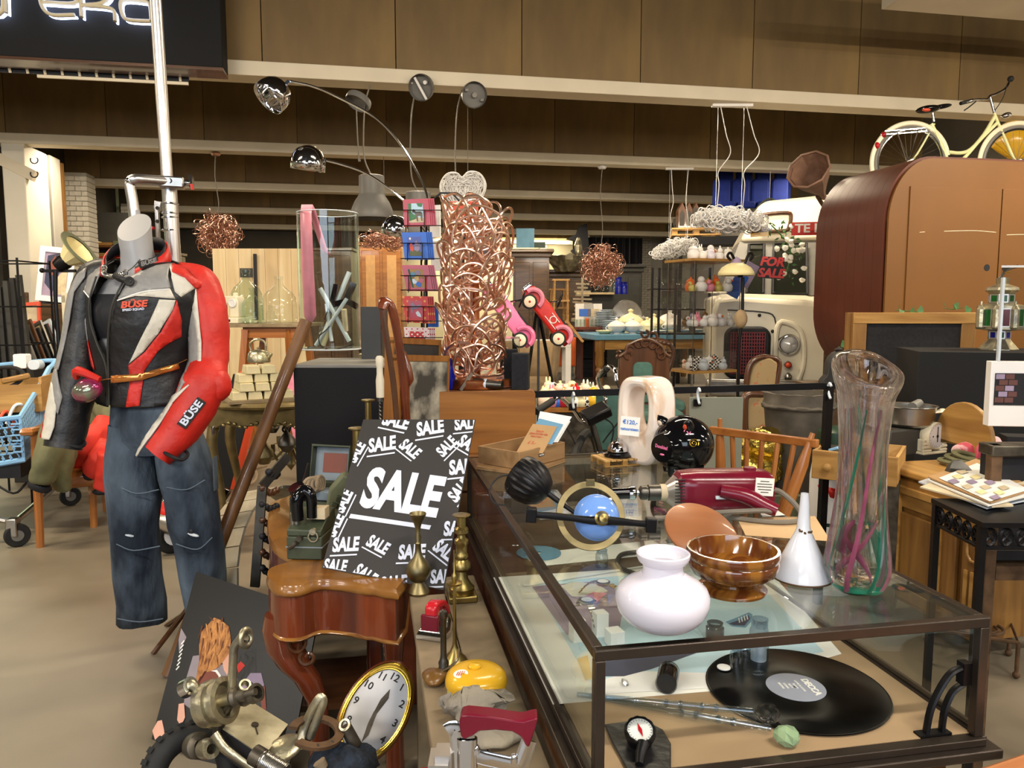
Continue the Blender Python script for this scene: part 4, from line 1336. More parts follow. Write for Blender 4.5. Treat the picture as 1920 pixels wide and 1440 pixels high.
# chrome sharpener / slicer with maroon handle (front)
o=W(905,1440,.93)
o.z=PT+.004
D=.93
t=T('kitchen_slicer','chrome kitchen slicer with a maroon carrying handle in the foreground','slicer',o,(0,0,YD))
def cl(px,py,dy=0):
 q=W(px,py,D+dy)-o
 return V((q.dot(RT),q.dot(FW),q.z))
hpl=[(862,1345),(866,1333),(878,1330),(920,1334),(955,1340),(980,1343),(998,1338),(1008,1337),(1003,1358),(992,1392),(986,1390),(976,1372),(960,1363),(930,1360),(900,1362),(885,1372),(872,1378),(865,1372)]
m=MB().prism([(cl(*q).x,cl(*q).z)for q in hpl],.024)
m.o('handle','maroon',t,bev=.006)
br=[(873,1370),(878,1395),(884,1414),(965,1434),(976,1432),(984,1412),(992,1388)]
MB().tube([cl(*q,-.006)for q in br],.002,8,k=3,flat=5,up=(0,1,0)).o('bracket','chrome',t)
for q in((893,1402),(964,1419)):
 MB().cyl(cl(q[0],q[1]+10,-.006),cl(q[0],q[1]+2,-.006),.0055,n=6).sph(cl(q[0],q[1],-.006),.0045,12).o('cap_nut','chrome',t)
zb=cl(905,1440).z
m=MB()
c0,c1=cl(838,1445,0),cl(1000,1452,0)
m.loft([[V((c0.x+(c1.x-c0.x)*u+0*v,-.055+.11*v,max(0,.028*sin(pi*v)**.6-.008+c0.z*.0)+.004))for u,v in[(i/12,0)for i in range(1)]]+[V((c0.x+(c1.x-c0.x)*u,-.055+.11*v,.004+.03*math.sqrt(max(0,sin(pi*v)))))for v in[j/12 for j in range(13)]]for u in(0,.33,.66,1)])
m.o('housing','alu',t)
MB().tube([cl(840,1372,-.004),cl(852,1366,-.004),cl(858,1380,-.004),cl(862,1440,-.004)],.0018,8,k=3,flat=6,up=(0,1,0)).o('clamp_blade','chrome',t)
m=MB()
c=cl(876,1395,-.004)
st_=rrect(.026,.013,.006,5)
m.loft([[V((c.x+x,c.y+y,c.z-.03))for x,y in st_],[V((c.x+x,c.y+y,c.z+.008))for x,y in st_],[V((c.x+x*.85,c.y+y*.8,c.z+.008))for x,y in st_],[V((c.x+x*.85,c.y+y*.8,c.z-.02))for x,y in st_]],False)
m.o('feed_slot','chrome',t)
MB().b2(cl(802,1436,-.02),cl(845,1432,.02)).b2(cl(815,1418,-.01),cl(850,1415,.02)).o('foot_plate','alu',t)
o=W(800,1430,1.16)
MB().lathe([(0,0),(.105,0),(.11,.004),(.108,.008),(0,.006)],48).th('red_plate','red round plastic disc tilted beside the bench','disc','redgloss',(o.x-.015,o.y+.0,.455),(24,-14,0))
# ================================================================== left side
# ---- mannequin with leather jacket and jeans
DM=2.72
o,L,L2=frame_at(268,760,DM)
o0=V((o.x,o.y,0))
man=T('mannequin','grey headless mannequin in a red white and black leather motorcycle jacket and ripped jeans','mannequin',o0,(0,0,YD))
ZO=V((0,0,o.z))
def ML(px,py,dy=0):
 return L(px,py,dy)+ZO
def M2(px,py):
 q=ML(px,py)
 return(q.x,q.z)
SM=DM/1440*1.0
# neck and bust
def ell(cx,cz,a,b,n=28,cyy=0,tilt=0):
 return[V((cx+a*cos(2*pi*i/n),cyy+b*sin(2*pi*i/n),cz+tilt*b*sin(2*pi*i/n)))for i in range(n)]
nk=[]
for px,py,hw,dpt,yy,tl in((252,426,29,.052,.0,1.0),(254,447,28.5,.053,.0,.7),(257,470,28,.054,.0,.2),(259,495,31,.056,.005,.05),(262,512,46,.066,.012,0),(264,530,70,.085,.018,0),(264,555,84,.1,.015,0),(262,590,84,.108,.006,0),(258,625,76,.1,.004,0),(256,665,64,.088,.008,0),(256,700,62,.086,.008,0),(258,745,76,.1,.008,0)):
 c=ML(px,py)
 nk.append(ell(c.x,c.z,hw*SM,dpt,cyy=yy,tilt=tl))
MB().loft(nk).o('body','mannequin',man)
# black ruched top
def torso(cs,bulge=.0):
 rings=[]
 for px,py,hw,dpt,yy in cs:
  c=ML(px,py)
  rings.append(ell(c.x,c.z,hw*SM,dpt,36,yy))
 return rings
m=MB().loft(torso([(252,552,76,.104,.012),(250,580,82,.114,.004),(248,605,80,.113,.002),(247,632,70,.103,.004)]),False)
m.warp(lambda q:(q.x,q.y+.004*sin(90*(q.z+.5*abs(q.x-ML(236,600).x))),q.z))
m.o('black_top','black',man)
# jacket: a front surface function shared by all panels
JC=[(1.0,0),]
prof=[]
for px,py,hw,dpt in((262,486,50,.07),(270,500,78,.1),(276,520,108,.125),(276,560,112,.155),(272,610,104,.16),(268,660,94,.145),(270,700,92,.14),(276,740,98,.145),(282,758,100,.145)):
 c=ML(px,py)
 prof.append((c.z,c.x,hw*SM,dpt))
prof.sort()
def pz(z):
 if z<=prof[0][0]:
  return prof[0][1:]
 for a,b in zip(prof,prof[1:]):
  if a[0]<=z<=b[0]:
   u=(z-a[0])/(b[0]-a[0])
   return tuple(a[i]+(b[i]-a[i])*u for i in(1,2,3))
 return prof[-1][1:]
def front(x,z,off=0):
 cx_,hw,dp=pz(z)
 u=min(.98,abs(x-cx_)/(hw+off))
 wr=.004*mnoise.noise(V((x*9,z*7,3)))
 return .02-(dp+off)*math.sqrt(1-u*u)+wr
 # black leather shell: back + both fronts, open at the front V
jk=MB()
rings=[]
for z,cx_,hw,dp in prof:
 rings.append([V((cx_+hw*cos(t_),.02+dp*sin(t_)*(1 if sin(t_)>0 else 1),z))for t_ in[R_(-10+200*i/30)for i in range(31)]])
vs=[q for r_ in rings for q in r_]
fs=[(i*31+j,i*31+j+1,(i+1)*31+j+1,(i+1)*31+j)for i in range(len(rings)-1)for j in range(30)]
jk.add(vs,fs)
jacket=jk.o('jacket','leather_k',man,solid=.004)
def patch(pts,mt,off=.0,name='leather_panel',step=.012,par=jacket,fn=None,solid=.004):
 poly=[M2(*p)for p in pts]
 g=grow(poly,step,fn or(lambda x,z:front(x,z,off)))
 return g.o(name,mt,par,solid=solid)
 # right-hand (viewer) front: base black then colour panels
patch([(310,486),(322,492),(352,508),(376,540),(372,600),(366,650),(362,690),(366,752),(300,757),(238,755),(236,690),(234,660),(242,610),(256,560),(266,528),(276,520)],'leather_k')
patch([(276,520),(310,500),(330,494),(332,506),(343,541),(300,548),(259,562)],'leather_g',.004)
patch([(259,565),(300,549),(343,543),(352,561),(312,557),(290,556)],'leather_w',.006)
patch([(328,497),(344,502),(372,524),(378,540),(360,558),(350,548),(340,515)],'leather_w',.006)
patch([(330,494),(352,503),(392,536),(378,542),(362,522),(340,512)],'leather_r',.008)
patch([(328,562),(352,563),(348,580),(326,622),(300,655),(274,678),(290,645),(312,605)],'leather_w',.004)
patch([(354,563),(359,600),(356,630),(340,640),(322,655),(300,690),(294,752),(270,755),(276,715),(274,680),(302,656),(330,620),(348,582)],'leather_r',.005)
# viewer-left front
patch([(212,482),(200,492),(170,508),(154,540),(164,600),(176,640),(186,690),(188,750),(232,756),(234,690),(228,664),(212,640),(199,600),(196,560),(204,528),(208,512)],'leather_k')
patch([(206,494),(212,510),(206,530),(197,558),(172,545),(176,505)],'leather_g',.004)
patch([(150,522),(172,537),(171,548),(148,543)],'leather_w',.005)
patch([(152,547),(164,548),(172,600),(180,640),(172,620),(160,585)],'leather_g',.005)
patch([(168,615),(178,634),(196,676),(200,690),(188,682),(176,650)],'leather_r',.005)
# zip edges
for pts in(([(204,520),(198,560),(199,600),(214,642),(232,684),(234,752)]),([(264,528),(252,565),(244,600),(238,645),(236,690),(237,752)])):
 q=[M2(*p)for p in pts]
 MB().tube([(x,front(x,z,.008),z)for x,z in q],.0035,6,k=6).o('zip','dkgrey',jacket)
for pts in([(259,564),(300,549),(343,543)],[(172,546),(197,559)]):
 q=[M2(*p)for p in pts]
 MB().tube([(x,front(x,z,.009),z)for x,z in q],.0022,6,k=5).o('piping','white',jacket)
 # collar
cl_=[]
for px,py,dy in((214,510,-.085),(203,495,-.05),(206,476,.0),(226,466,.05),(262,460,.075),(298,462,.06),(320,478,.0),(312,496,-.05),(278,516,-.1)):
 cl_.append(ML(px,py,0)+V((0,dy,0)))
m=MB()
P_=cat_rom(cl_,6)
cc=sum(P_,V())/len(P_)
k_=len(P_)
hgt=.045
vs=[q for q in P_]+[q+V(((cc.x-q.x)*.1,(cc.y-q.y)*.1,hgt*(.8+.2*sin(pi*i/k_))))for i,q in enumerate(P_)]
m.add([v-V((0,0,.02))for v in vs],[(i,i+1,k_+i+1,k_+i)for i in range(k_-1)])
m.o('collar','leather_r',jacket,solid=.006)
m=MB().add([(v.x+(cc.x-v.x)*.08,v.y+(cc.y-v.y)*.08,v.z-.012)for v in vs],[(i,i+1,k_+i+1,k_+i)for i in range(k_-1)])
m.o('collar_lining','black',jacket,solid=.004)
def surf_text(s_,px,py,size,mt,ang,off,fn,bold=.001,shear=0,sx=1,par=jacket,board=None):
 x,z=M2(px,py)
 y=fn(x,z)-off
 e=.01
 sl=(fn(x+e,z)-fn(x-e,z))/(2*e)
 yaw_=math.degrees(math.atan(sl))
 m_=Fm((x,y,z),(90,0,0))
 R2=Euler((0,0,R_(yaw_))).to_matrix().to_4x4()@Euler((0,R_(-ang),0)).to_matrix().to_4x4()
 if board:
  b=MB().at((x,y+.001,z),R2.to_3x3()).box((0,0,0),(board[0],.002,board[1])).o('badge',board[2],par,bev=.002)
 ob=txt(s_,size,mt,None,(0,0,0),(90,0,0),bold,shear=shear,sx=sx)
 ob.data.transform(Matrix.Translation((x,y-.0014,z))@R2)
 ob.parent=par
 return ob
fr_=lambda x,z:front(x,z,.01)
surf_text('BÜSE',289,571,.03,'orangered',4,.002,fr_,.0012,.25,1.25)
surf_text('SPEED SQUAD',289,580,.0105,'salewhite',4,.002,fr_,.0003,.1,1.05)
col_fn=lambda x,z:ML(296,494,0).y-.064+(x-M2(296,494)[0])*.9
surf_text('BÜSE',296,494,.02,'leather_g',18,.006,col_fn,.0008,.2,1.2,board=(.068,.024,'charpanel'))
# strap and snap at the neck
q=[M2(*p)for p in((246,518),(262,526),(282,530))]
MB().tube([(x,front(x,z,.016)-.004,z)for x,z in q],.004,8,flat=2.6,up=(0,1,0),k=4).o('neck_strap','leather_k',jacket)
x,z=M2(278,530)
MB().lathe([(0,0),(.016,0),(.0165,.004),(.013,.006),(.004,.004),(0,.004)],24,p=(x,front(x,z,.016)-.004,z),r=(90,0,20)).o('snap','charpanel',jacket)
# sleeves: tubes along traced arm axes with coloured panels laid on
def sleeve(axis,rad,base,dy):
 pts=[ML(*p)+V((0,d,0))for p,d in zip(axis,dy)]
 P_=cat_rom(pts,6)
 n=len(P_)
 rr=[rad[min(int(i/(n-1)*(len(rad)-1)),len(rad)-2)]*(1-(i/(n-1)*(len(rad)-1))%1 if i<n-1 else 0)+rad[min(int(i/(n-1)*(len(rad)-1))+1,len(rad)-1)]*((i/(n-1)*(len(rad)-1))%1 if i<n-1 else 1)for i in range(n)]
 m=MB().tube(P_,[r_*SM for r_ in rr],24,flat=1)
 m.jit(.006,14)
 o_=m.o('sleeve',base,jacket)
 def fn(x,z,off=0):
  best=None
  for a,b,ra,rb in zip(P_,P_[1:],rr,rr[1:]):
   d=V((b.x-a.x,b.z-a.z))
   w_=V((x-a.x,z-a.z))
   u=max(0,min(1,w_.dot(d)/max(1e-9,d.dot(d))))
   dist=(w_-d*u).length
   r_=(ra+(rb-ra)*u)*SM+off
   k_=dist/r_
   if best is None or k_<best[0]:
    best=(k_,a.y+(b.y-a.y)*u,r_)
  k_=min(best[0],.97)
  return best[1]-best[2]*math.sqrt(1-k_*k_)
 return o_,fn
ls,lf=sleeve([(205,502),(172,514),(158,560),(155,640),(150,700),(146,770),(142,832)],[18,28,31,33,36,36,33],'leather_k',[.02,.03,.02,.0,-.02,-.05,-.08])
def sp(pts,mt,fn,off=.004,name='sleeve_panel',step=.012,par=None):
 return patch(pts,mt,0,name,step,par or jacket,lambda x,z:fn(x,z,off))
sp([(168,502),(150,515),(134,548),(128,600),(122,690),(134,690),(146,600),(150,548),(168,520)],'leather_g',lf)
sp([(122,690),(130,688),(150,738),(146,768),(140,760),(126,716),(116,715)],'leather_g',lf)
sp([(118,712),(126,716),(142,756),(142,790),(136,812),(109,812),(108,770)],'leather_w',lf,.005)
sp([(107,768),(110,770),(110,812),(104,812)],'leather_r',lf,.006)
MB().tube([ML(100,818,-.08),ML(120,830,-.115),ML(150,838,-.1),ML(158,828,-.06),ML(130,814,-.03)],.006,8,closed=True,k=5).o('cuff','black',jacket)
rs_,rf=sleeve([(326,505),(362,526),(382,566),(393,620),(398,680),(396,720),(372,785),(336,838)],[16,33,36,36,33,42,36,27],'leather_r',[.02,.03,.02,.0,-.03,-.07,-.12,-.17])
sp([(353,556),(366,545),(376,580),(392,640),(398,700),(376,712),(360,745),(368,706),(364,660),(358,600)],'leather_g',rf)
sp([(362,540),(376,532),(384,580),(395,640),(399,698),(393,704),(388,640),(372,575)],'leather_w',rf,.006)
sp([(352,735),(372,724),(398,704),(360,744),(338,784),(318,815),(303,838),(301,835),(318,795)],'leather_w',rf,.005)
MB().tube([ML(300,841,-.19),ML(322,856,-.21),ML(342,862,-.19),ML(352,850,-.15),ML(330,838,-.13)],.006,8,closed=True,k=5).o('cuff','black',jacket)
surf_text('BÜSE',397,762,.034,'salewhite',52,.003,lambda x,z:rf(x,z,.004),.001,0,1.25,board=(.11,.034,'charpanel'))
MB().sph(ML(405,722,-.07),(.052,.055,.06),20).jit(.006,18).o('elbow_pad','leather_r',jacket)
# hip bag on the belt
q=[M2(*p)for p in((205,712),(240,704),(290,700),(330,690),(362,672))]
bag=MB().tube([(x,front(x,z,.02),z)for x,z in q],.004,8,k=5,flat=.35,up=(0,1,0)).o('belt_bag','iri',man)
m=grow([M2(*p)for p in((246,698),(300,694),(352,678),(354,688),(300,706),(246,711))],.012,lambda x,z:front(x,z,.022))
m.o('belt','iri',bag,solid=.003)
mat('iripink','b03a6a',.1,.55,hx2='4fae7a',sc=7,lo=.5,hi=.72)
c=ML(212,722)
MB().sph((c.x,front(c.x,c.z,.05)-.02,c.z),(.052,.036,.04),20,(0,-25,0)).jit(.006,20).o('pouch','iripink',bag)
x1,z1=M2(196,690)
x2,z2=M2(236,703)
MB().tube([(x1-.02,front(x1,z1,.06),z1-.02),(x1,front(x1,z1,.08),z1+.004),(x2,front(x2,z2,.06),z2)],[.012,.016,.01],8,k=3).o('red_flap','red',bag)
# jeans
def leg(cs):
 rings=[]
 for px,py,hw,dp,yy in cs:
  c=ML(px,py)
  rings.append(ell(c.x,c.z,hw*SM,dp,28,yy))
 return rings
jn=MB().loft(leg([(286,752,76,.12,.01),(290,790,82,.128,.01),(292,820,86,.125,.01),(295,846,84,.1,.01)]),False).jit(.006,9).o('jeans','jeans',man)
l1=MB().loft(leg([(250,795,38,.1,0),(249,848,46,.115,0),(252,890,48,.104,-.01),(255,930,46,.098,-.01),(256,980,43,.09,-.02),(258,1020,42,.088,-.015),(258,1080,42,.086,0),(262,1130,43,.085,.01),(263,1168,43,.084,.02)]),False)
l1.jit(.012,8).jit(.004,30).o('trouser_leg','jeans',jn,solid=.003)
l2=MB().loft(leg([(332,795,38,.1,0),(342,848,46,.115,0),(352,890,50,.104,-.01),(360,930,49,.098,-.01),(368,980,47,.09,-.02),(376,1020,44,.088,-.01),(380,1080,38,.086,.0),(384,1140,36,.08,.02),(384,1180,36,.08,.02)]),False)
l2.jit(.012,8).jit(.004,30).o('trouser_leg','jeans',jn,solid=.003)
for pts in([(218,910),(256,925),(298,918)],[(218,1020),(250,1032),(300,1024)],[(312,914),(350,918),(384,900)],[(330,1020),(370,1030),(398,1008)],[(220,1160),(262,1166),(306,1160)]):
 MB().tube([ML(a,b,-.112)for a,b in pts],.002,6,k=4).o('seam','seamblue',jn)
MB().tube([ML(295,800,-.14),ML(296,830,-.14),ML(298,850,-.13)],.003,6,k=3).o('fly','jeans',jn)
for a,b in((240,1002),(362,1002)):
 MB().sph(ML(a,b,-.1),(.022,.012,.006),10,(0,20,0)).o('tear','china',jn)
 MB().sph(ML(a-4,b-5,-.104),(.01,.006,.012),10).o('rip','black',jn)
m=MB().b2(ML(398,858,-.07),ML(410,916,-.03)).o('pocket','jeans',jn,bev=.004)
MB().b2(ML(396,800,-.02),ML(404,814,-.0)).o('buckle','steel',jn,bev=.002)
# necklace
pts=[ML(px,py)+V((0,dy,0))for px,py,dy in((222,490,-.03),(218,502,-.075),(224,516,-.1),(238,521,-.11),(254,518,-.105),(268,505,-.08),(274,488,-.045))]
nkl=MB().tube(pts,.0018,6,k=5).o('necklace','steel',man)
P_=cat_rom(pts,6)
m=None
for i in range(6,len(P_)-9):
 if m is None:
  m=MB().torus((0,0,0),.0085,.0018,12,6,(0,90,0)).o('ring','steel',nkl,p=P_[i])
 else:
  inst(m,P_[i],(0,rnd(-20,20),60*(i-16)/12),nkl)
  # ---- display pole behind
DP=2.95
o,L,L2=frame_at(318,460,DP)
pole=T('display_pole','tall silver clamp pole carrying the mannequin','pole',(o.x,o.y,0),(0,0,YD))
ZP=V((0,0,o.z))
a,b=L(289,-40)+ZP,L(314,345)+ZP
d=(b-a)/(b.z-a.z)
top=a+d*(3.35-a.z)
low=b+d*(.02-b.z)
MB().cyl(top,b,.021,n=28).o('upper_tube','alu',pole)
mid=L(317,352)+ZP
MB().cyl(mid+V((0,0,.04)),low,.027,n=28).o('lower_tube','alu',pole)
MB().cyl(low+V((0,0,.03)),low-V((0,0,.015)),.05,n=36).o('base','darksteel',pole)
for y in(382,400,408,432):
 MB().torus(L(319,y)+ZP,.0285,.0035,24,6).o('collar','chrome',pole)
ya=-.12
MB().tube([L(256,440,ya)+ZP,L(249,380,ya)+ZP,L(244,350,ya)+ZP,L(246,340,ya)+ZP,L(256,336,ya)+ZP,L(300,339,ya*.5)+ZP,L(322,342,-.03)+ZP],.019,18,k=3).o('arm','alu',pole)
MB().sph(L(246,340,ya)+ZP,.0215,16).o('elbow','chrome',pole)
MB().cyl(L(258,425,ya)+ZP,L(253,395,ya)+ZP,.0165,n=18).o('neck_peg','mannequin',pole)
MB().bar(L(298,341,-.045)+ZP,L(346,344,-.02)+ZP,.05,.042).o('clamp','steel',pole,bev=.006)
MB().cyl(L(346,343,-.02)+ZP,L(358,344,-.02)+ZP,.012,n=14).bar(L(358,328,-.02)+ZP,L(360,352,-.02)+ZP,.02,.012).o('clamp_screw','chrome',pole)
MB().bar(L(359,345,-.03)+ZP,L(361,356,-.03)+ZP,.014,.006).o('red_tab','red',pole)
MB().torus(L(317,339,-.055)+ZP,.009,.003,14,6,(90,0,0)).o('clamp_hole','charpanel',pole)
MB().bar(L(294,384,-.03)+ZP,L(297,452,-.03)+ZP,.018,.012).bar(L(290,384,-.03)+ZP,L(302,386,-.03)+ZP,.016,.03).o('lever_plate','alu',pole,bev=.002)
for y in(390,415):
 MB().cyl(L(295,y,-.045)+ZP,L(295,y,-.03)+ZP,.007,n=12).o('bolt','chrome',pole)
MB().sph(L(287,428,-.04)+ZP,.007,12).o('red_knob','redgloss',pole)
# ---- shopping cart
q0,q1=Zp(30,1025,0),Zp(130,948,0)
t=T('shopping_cart','blue plastic shopping cart full of odds and ends at far left','shopping cart',(0,0,0))
Dk=(q0-C0).dot(FW)
def KB(px,py,D_=None):
 return W(px,py,D_ or Dk)
DB=Dk+.18
f0,f1=KB(40,780,DB),KB(96,668,DB+.55)
rim=[KB(-60,795,DB),KB(38,782,DB),KB(75,722,DB+.3),KB(92,690,DB+.5)]
bot=[KB(-60,880,DB),KB(45,862,DB+.02),KB(72,838,DB+.3),KB(80,815,DB+.5)]
m=MB()
for r_ in(rim,bot):
 m.tube(r_,.016,6)
for i in range(4):
 m.bar(rim[i],bot[i],.016)
m.tube([rim[3],KB(100,682,DB+.55),KB(90,676,DB+.6),KB(-60,690,DB+.7)],.014,8,k=4)
m.o('basket_rim','basket',t)
lat=MB()
for seg in(1,2):
 na=12 if seg==1 else 9
 for i in range(na):
  for j in range(9):
   u0,v0=(i+.5*(j%2))/na,j/9
   u1,v1=(i+.5+.5*(j%2))/na,(j+1)/9
   u2=(i-.5+.5*(j%2))/na
   def pt(u,v):
    u=min(1,max(0,u))
    return(rim[seg].lerp(rim[seg+1],u)).lerp(bot[seg].lerp(bot[seg+1],u),v)
   lat.tube([pt(u0,v0),pt(u1,v1)],.0058,4,caps=False)
   lat.tube([pt(u0,v0),pt(u2,v1)],.0058,4,caps=False)
lat.o('side_lattice','basket',t)
lat=MB()
for i in range(7):
 for j in range(5):
  c=rim[0].lerp(rim[1],(i+.5*(j%2)+.2)/7.4).lerp(bot[0].lerp(bot[1],(i+.5*(j%2)+.2)/7.4),(j+.5)/5)
  lat.torus(c,.028,.0042,6,4,(90,0,YD))
lat.o('front_lattice','basket',t)
m=MB()
for i in range(6):
 z=.15+.13*i
 a,b=rim[1].lerp(bot[1],z),rim[0].lerp(bot[0],z)
 m.box(a+V((-.02,-.01,0)),(.05,.012,.008))
m.o('rib','basket',t)
MB().tube([q0+V((-.4,.1,.2)),KB(20,978,Dk+.05),KB(36,972,Dk+.12),KB(95,920,Dk+.75),KB(130,885,Dk+1.0)],.017,8,k=3).o('chassis','steel',t)
MB().tube([KB(-20,900,DB),KB(25,925,DB),KB(50,905,DB+.1)],.007,6,k=4).b2(bot[0]+V((0,0,-.06)),bot[2]+V((.0,0,-.04))).o('undertray','black',t)
def caster(p,nm):
 w_=MB().lathe([(.02,-.017),(.058,-.017),(.064,-.008),(.064,.008),(.058,.017),(.02,.017)],24,p=p+V((.01,0,.064)),r=(90,0,30)).o('wheel','rubber',t)
 MB().lathe([(0,-.019),(.03,-.019),(.03,.019),(0,.019)],16,p=p+V((.01,0,.064)),r=(90,0,30)).o('wheel_hub','grey',w_)
 MB().b2(p+V((-.035,-.03,.06)),p+V((.02,.03,.16))).o('fork','steel',t,bev=.006)
caster(q0+V((.0,0,0)),0)
caster(q1+V((.0,0,0)),1)
# crate and things in the cart
c=KB(30,735,DB+.35)
t2=T('wooden_crate','pale wooden crate sitting in the blue shopping cart','crate',(c.x,c.y,c.z-.1),(0,0,8))
MB().b2((-.5,-.2,0),(.18,-.185,.16)).o('panel','pine',t2)
MB().b2((-.5,.16,0),(.18,.175,.17)).o('panel','pine',t2)
MB().b2((.165,-.185,0),(.18,.16,.2)).o('panel','piney',t2)
MB().b2((-.5,-.185,0),(.165,.16,.012)).o('bottom','pine',t2)
MB().torus(V((c.x-.1,c.y+.02,c.z+.08)),.13,.012,28,8,(28,0,0)).th('cable_ring','black hoop lying in the wooden crate of the cart','hoop','rubber')
MB().bar((c.x-.22,c.y-.05,c.z+.06),(c.x-.08,c.y,c.z+.13),.03).th('black_clamp','black clamp tool sticking out of the wooden crate','tool','blackmetal')
MB().bar((c.x-.05,c.y-.06,c.z+.07),(c.x+.09,c.y-.02,c.z+.1),.035).th('wood_block','pale wooden stick lying across the wooden crate','stick','pine',bev=.01)
for i,(px,py,w_,h_,lab)in enumerate(((42,677,.08,.09,'small white plastic box standing on the cart rim'),(68,684,.075,.06,'rounded clear plastic tub on the cart rim'))):
 c2=KB(px,py,DB+.55)
 MB().prism(rrect(w_,h_,.012 if i==0 else .03),.06).th('plastic_tub',lab,'container','white' if i==0 else 'china',c2,(0,0,YD),bev=.003)
for i,(a,b,mt,lab)in enumerate((((12,795),(44,760),'white','white cable loop in the cart basket'),((0,782),(26,792),'orangered','orange hose end in the cart basket'))):
 A,B=KB(*a,DB+.12),KB(*b,DB+.2)
 MB().tube([A,(A+B)/2+V((0,0,.05)),B,B+V((-.05,.05,-.04))],.009,8,k=4).th('cable_loop',lab,'cable',mt)
MB().box(KB(22,765,DB+.25),(.14,.1,.08),(20,10,20)).th('green_pouch','dark green fabric pouch in the cart basket','pouch','dkgreen',bev=.02)
# ---- armchair with jackets
A0,A1=Zp(76,1026,0),Zp(176,988,0)
Da=(A0-C0).dot(FW)
t=T('armchair','brown wooden armchair with jackets thrown over it','armchair',(0,0,0))
sf=W(52,808,Da)
MB().tube([W(66,812,Da),W(70,900,Da),A0+V((0,0,.0))],[.024,.026,.02],8,k=3).o('leg','chairwood',t)
D2=(A1-C0).dot(FW)
MB().tube([W(172,880,D2),A1],[.026,.02],8).o('leg','chairwood',t)
MB().tube([W(44,810,Da-.02),W(66,808,Da),W(88,797,Da+.35)],[.022,.024,.022],8,k=3,flat=1.3).o('arm','chairwoodx',t)
b0=A0+V((.1,.75,0))
b1=A1+V((.05,.7,0))
for q in(b0,b1):
 MB().tube([q,q+V((0,.02,.5)),q+V((.0,.16,.8))],.022,8,k=3).o('leg','chairwood',t)
z_s=W(120,895,Da+.2).z
m=MB().box(((A0.x+A1.x)/2+.05,(A0.y+A1.y)/2+.38,z_s),(.58,.7,.1),(4,0,14))
m.o('seat','chairwoodx',t,bev=.03)
MB().box(((A0.x+A1.x)/2+.1,(A0.y+A1.y)/2+.82,z_s+.22),(.56,.06,.42),(-12,0,14)).o('backrest','olive',t,bev=.03)
def cloth_tube(name,pts,rads,mt,par,wr=.014,flat=.7,n=22,k=6,fr=16):
 return MB().tube(pts,rads,n,k=k,flat=flat).jit(wr,fr).jit(wr*.4,fr*2.6).o(name,mt,par,sub=1)
t=T('olive_jacket','olive green jacket draped over the armchair arm','jacket',(0,0,0))
cloth_tube('sleeve',[W(112,760,Da+.2),W(104,800,Da+.05),W(92,850,Da-.06),(W(76,905,Da-.08))],[.07,.09,.1,.085],'olive',t)
cloth_tube('cuff',[W(78,902,Da-.08),W(70,922,Da-.08)],[.07,.062],'black',t,.004)
cloth_tube('body',[W(118,790,Da+.3),W(120,840,Da+.2),W(112,890,Da+.1),W(122,920,Da+.1)],[.08,.1,.09,.05],'olive',t)
cloth_tube('collar',[W(180,745,Da+.6),W(205,780,Da+.5),W(195,800,Da+.5)],[.08,.09,.06],'olive',t)
t=T('red_jacket','bright red windbreaker with elastic cuffs lying over the armchair seat','jacket',(0,0,0))
cloth_tube('body',[W(210,790,D2+.1),W(190,830,D2+.02),W(162,858,D2-.02),W(136,872,D2)],[.1,.14,.12,.08],'redcloth',t,.02,.6)
cloth_tube('sleeve',[W(215,830,D2-.1),W(195,865,D2-.12),W(178,882,D2-.12),W(170,890,D2-.12)],[.08,.09,.07,.05],'redcloth',t,.014)
cloth_tube('sleeve',[W(214,850,D2-.16),W(206,890,D2-.16),W(194,920,D2-.16)],[.09,.08,.06],'redcloth',t,.012)
MB().sph(W(166,892,D2-.13),(.045,.02,.03),14).sph(W(190,922,D2-.17),(.05,.02,.02),14).o('cuff_opening','black',t)
# ---- toy racer behind the jeans
q=Zp(330,1030,0)
Dt=(q-C0).dot(FW)
t=T('pedal_racer','silver and red toy racing car on the floor behind the jeans','toy car',(0,0,0))
c=W(372,975,Dt)
MB().sph((c.x,c.y,c.z),(.26,.17,.1),24,(0,6,YD)).o('body','alu',t)
MB().sph(c+V((-.02,-.02,.05)),(.2,.12,.07),20,(0,6,YD)).o('hood','red',t)
MB().tube([W(398,930,Dt),W(412,926,Dt),W(425,932,Dt)],.04,12,k=3).o('seat','blackgloss',t)
MB().bar(W(288,938,Dt),W(322,944,Dt),.03,.04).o('bumper','chrome',t,bev=.008)
for px,py,r_ in((325,1000,.1),(296,975,.07)):
 w_=MB().torus(W(px,py,Dt-.05),r_*.8,r_*.28,28,10,(90,0,40)).o('wheel','rubber',t)
 MB().lathe([(0,-.02),(r_*.55,-.02),(r_*.6,.02),(0,.02)],18,p=W(px,py,Dt-.05),r=(90,0,40)).o('rim','white',w_)
 # ---- easel legs
q=Zp(286,1227,0)
D_=(q-C0).dot(FW)
t=T('easel_stand','folded thin wooden easel with legs showing beside the concert poster','easel',(0,0,0))
MB().tube([q,W(345,1150,D_+.1),W(405,1060,D_+.3)],.011,6).o('leg','walnut',t)
MB().tube([Zp(312,1173,0),W(352,1145,D_+.2),W(420,1075,D_+.35)],.01,6).o('leg','walnut',t)
MB().tube([Zp(420,1190,0),W(430,1100,D_+.25)],.01,6).o('leg','walnut',t)
